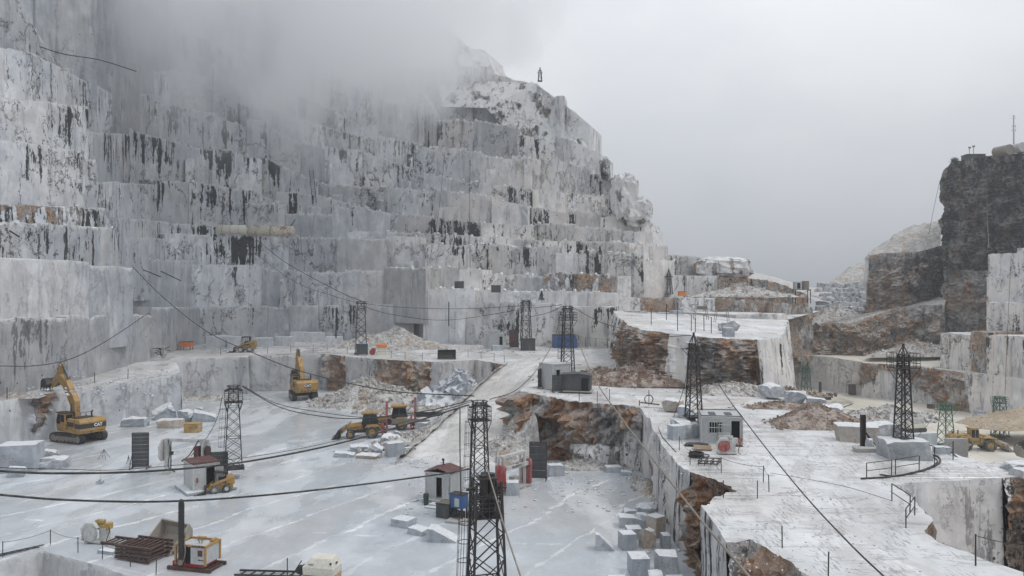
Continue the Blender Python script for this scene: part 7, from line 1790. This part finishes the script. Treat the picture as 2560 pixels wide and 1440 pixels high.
cable([P(2343, 1025, 123), P(2320, 1060, 118), P(2293, 1092, 112)], .04, 'thin stay of the green pylon beside the wheel loader')
cable([P(2350, 452, 203), P(2335, 520, 214), P(2322, 585, 216)], .05, 'thin cable hanging from the dark crag to the scree')
cable([P(2465, 420, 192), P(2468, 520, 190), P(2472, 620, 165)], .05, 'thin pale cable hanging down the dark crag', 'worn_steel')
cable([P(2528, 640, 160), P(2520, 800, 150), P(2512, 985, 132)], .04, 'long thin cable hanging over the right blocks to the green pylon')
cable([P(1175, 400, 176.7), P(1174, 560, 165.6), P(1176, 690, 161.2)], .05, 'thin vertical cable hanging on the great wall')
cable([P(1112, 380, 178.6), P(1098, 520, 171.2), P(1075, 650, 164.0)], .04, 'another thin cable hanging on the great wall, left of the vertical one')
cable([P(98, 116, 108), P(160, 135, 112), P(250, 150, 118), P(340, 178, 124)], .07, 'thin cable strung along the misty upper left wall')
# ------------------------------------------------------------ haze and cloud
def vol_mat(name, dens, col=(0.86, 0.89, 0.93), aniso=0.2):
    m = bpy.data.materials.new(name); m.use_nodes = True; t = m.node_tree
    t.nodes.remove(t.nodes['Principled BSDF'])
    v = t.nodes.new('ShaderNodeVolumePrincipled'); v.inputs['Color'].default_value = (*col, 1)
    v.inputs['Density'].default_value = dens; v.inputs['Anisotropy'].default_value = aniso
    t.links.new(v.outputs[0], t.nodes['Material Output'].inputs['Volume']); return m

mb = MB(); mb.box((10, 140, 52), (700, 620, 136)); tag(mb.build('haze', vol_mat('haze_air', 0.00045)), kind='stuff')
# the cloud base wrapped round the top of the mountain
def mist(name, c, r, dens, seed=0):
    m = bpy.data.materials.new(name); m.use_nodes = True; t = m.node_tree
    t.nodes.remove(t.nodes['Principled BSDF'])
    n = lambda ty: t.nodes.new(ty); l = t.links.new
    v = n('ShaderNodeVolumePrincipled'); v.inputs['Color'].default_value = (0.995, 0.997, 1.0, 1); v.inputs['Anisotropy'].default_value = 0.45
    tc = n('ShaderNodeTexCoord'); ln = n('ShaderNodeVectorMath'); ln.operation = 'LENGTH'; l(tc.outputs['Object'], ln.inputs[0])
    nz = n('ShaderNodeTexNoise'); nz.inputs['Scale'].default_value = 2.3; nz.inputs['Detail'].default_value = 5
    mp = n('ShaderNodeMapping'); mp.inputs['Location'].default_value = (seed, seed * 2, 0); mp.inputs['Scale'].default_value = (1.6, 1, 1.1)
    l(tc.outputs['Object'], mp.inputs[0]); l(mp.outputs[0], nz.inputs['Vector'])
    s1 = n('ShaderNodeMath'); s1.operation = 'SUBTRACT'; s1.inputs[0].default_value = 1.0; l(ln.outputs['Value'], s1.inputs[1])
    s2 = n('ShaderNodeMath'); s2.operation = 'SUBTRACT'; l(nz.outputs[0], s2.inputs[0]); s2.inputs[1].default_value = 0.5
    s3 = n('ShaderNodeMath'); s3.operation = 'MULTIPLY_ADD'; l(s2.outputs[0], s3.inputs[0]); s3.inputs[1].default_value = 2.8; l(s1.outputs[0], s3.inputs[2])
    s4 = n('ShaderNodeMapRange'); s4.interpolation_type = 'SMOOTHSTEP'; l(s3.outputs[0], s4.inputs[0]); s4.inputs[1].default_value = 0.0; s4.inputs[2].default_value = 0.55; s4.inputs[4].default_value = dens
    e = n('ShaderNodeMapRange'); l(s1.outputs[0], e.inputs[0]); e.inputs[2].default_value = 0.25
    s5 = n('ShaderNodeMath'); s5.operation = 'MULTIPLY'; l(s4.outputs[0], s5.inputs[0]); l(e.outputs[0], s5.inputs[1])
    l(s5.outputs[0], v.inputs['Density']); l(v.outputs[0], t.nodes['Material Output'].inputs['Volume'])
    mb = MB(); N = 16
    vs = [Vector((math.sin(math.pi * i / N) * math.cos(math.pi * j / N), math.sin(math.pi * i / N) * math.sin(math.pi * j / N), math.cos(math.pi * i / N))) for i in range(N + 1) for j in range(2 * N)]
    mb._add(vs, [(i * 2 * N + j, (i + 1) * 2 * N + j, (i + 1) * 2 * N + (j + 1) % (2 * N), i * 2 * N + (j + 1) % (2 * N)) for i in range(N) for j in range(2 * N)])
    o = mb.build(name, m); o.location = c; o.scale = r; tag(o, kind='stuff')
mist('mist', (-42, 160, 95), (60, 52, 58), 0.056, 4.1)
mist('mist', (-14, 176, 84), (34, 26, 24), 0.045, 8.7)
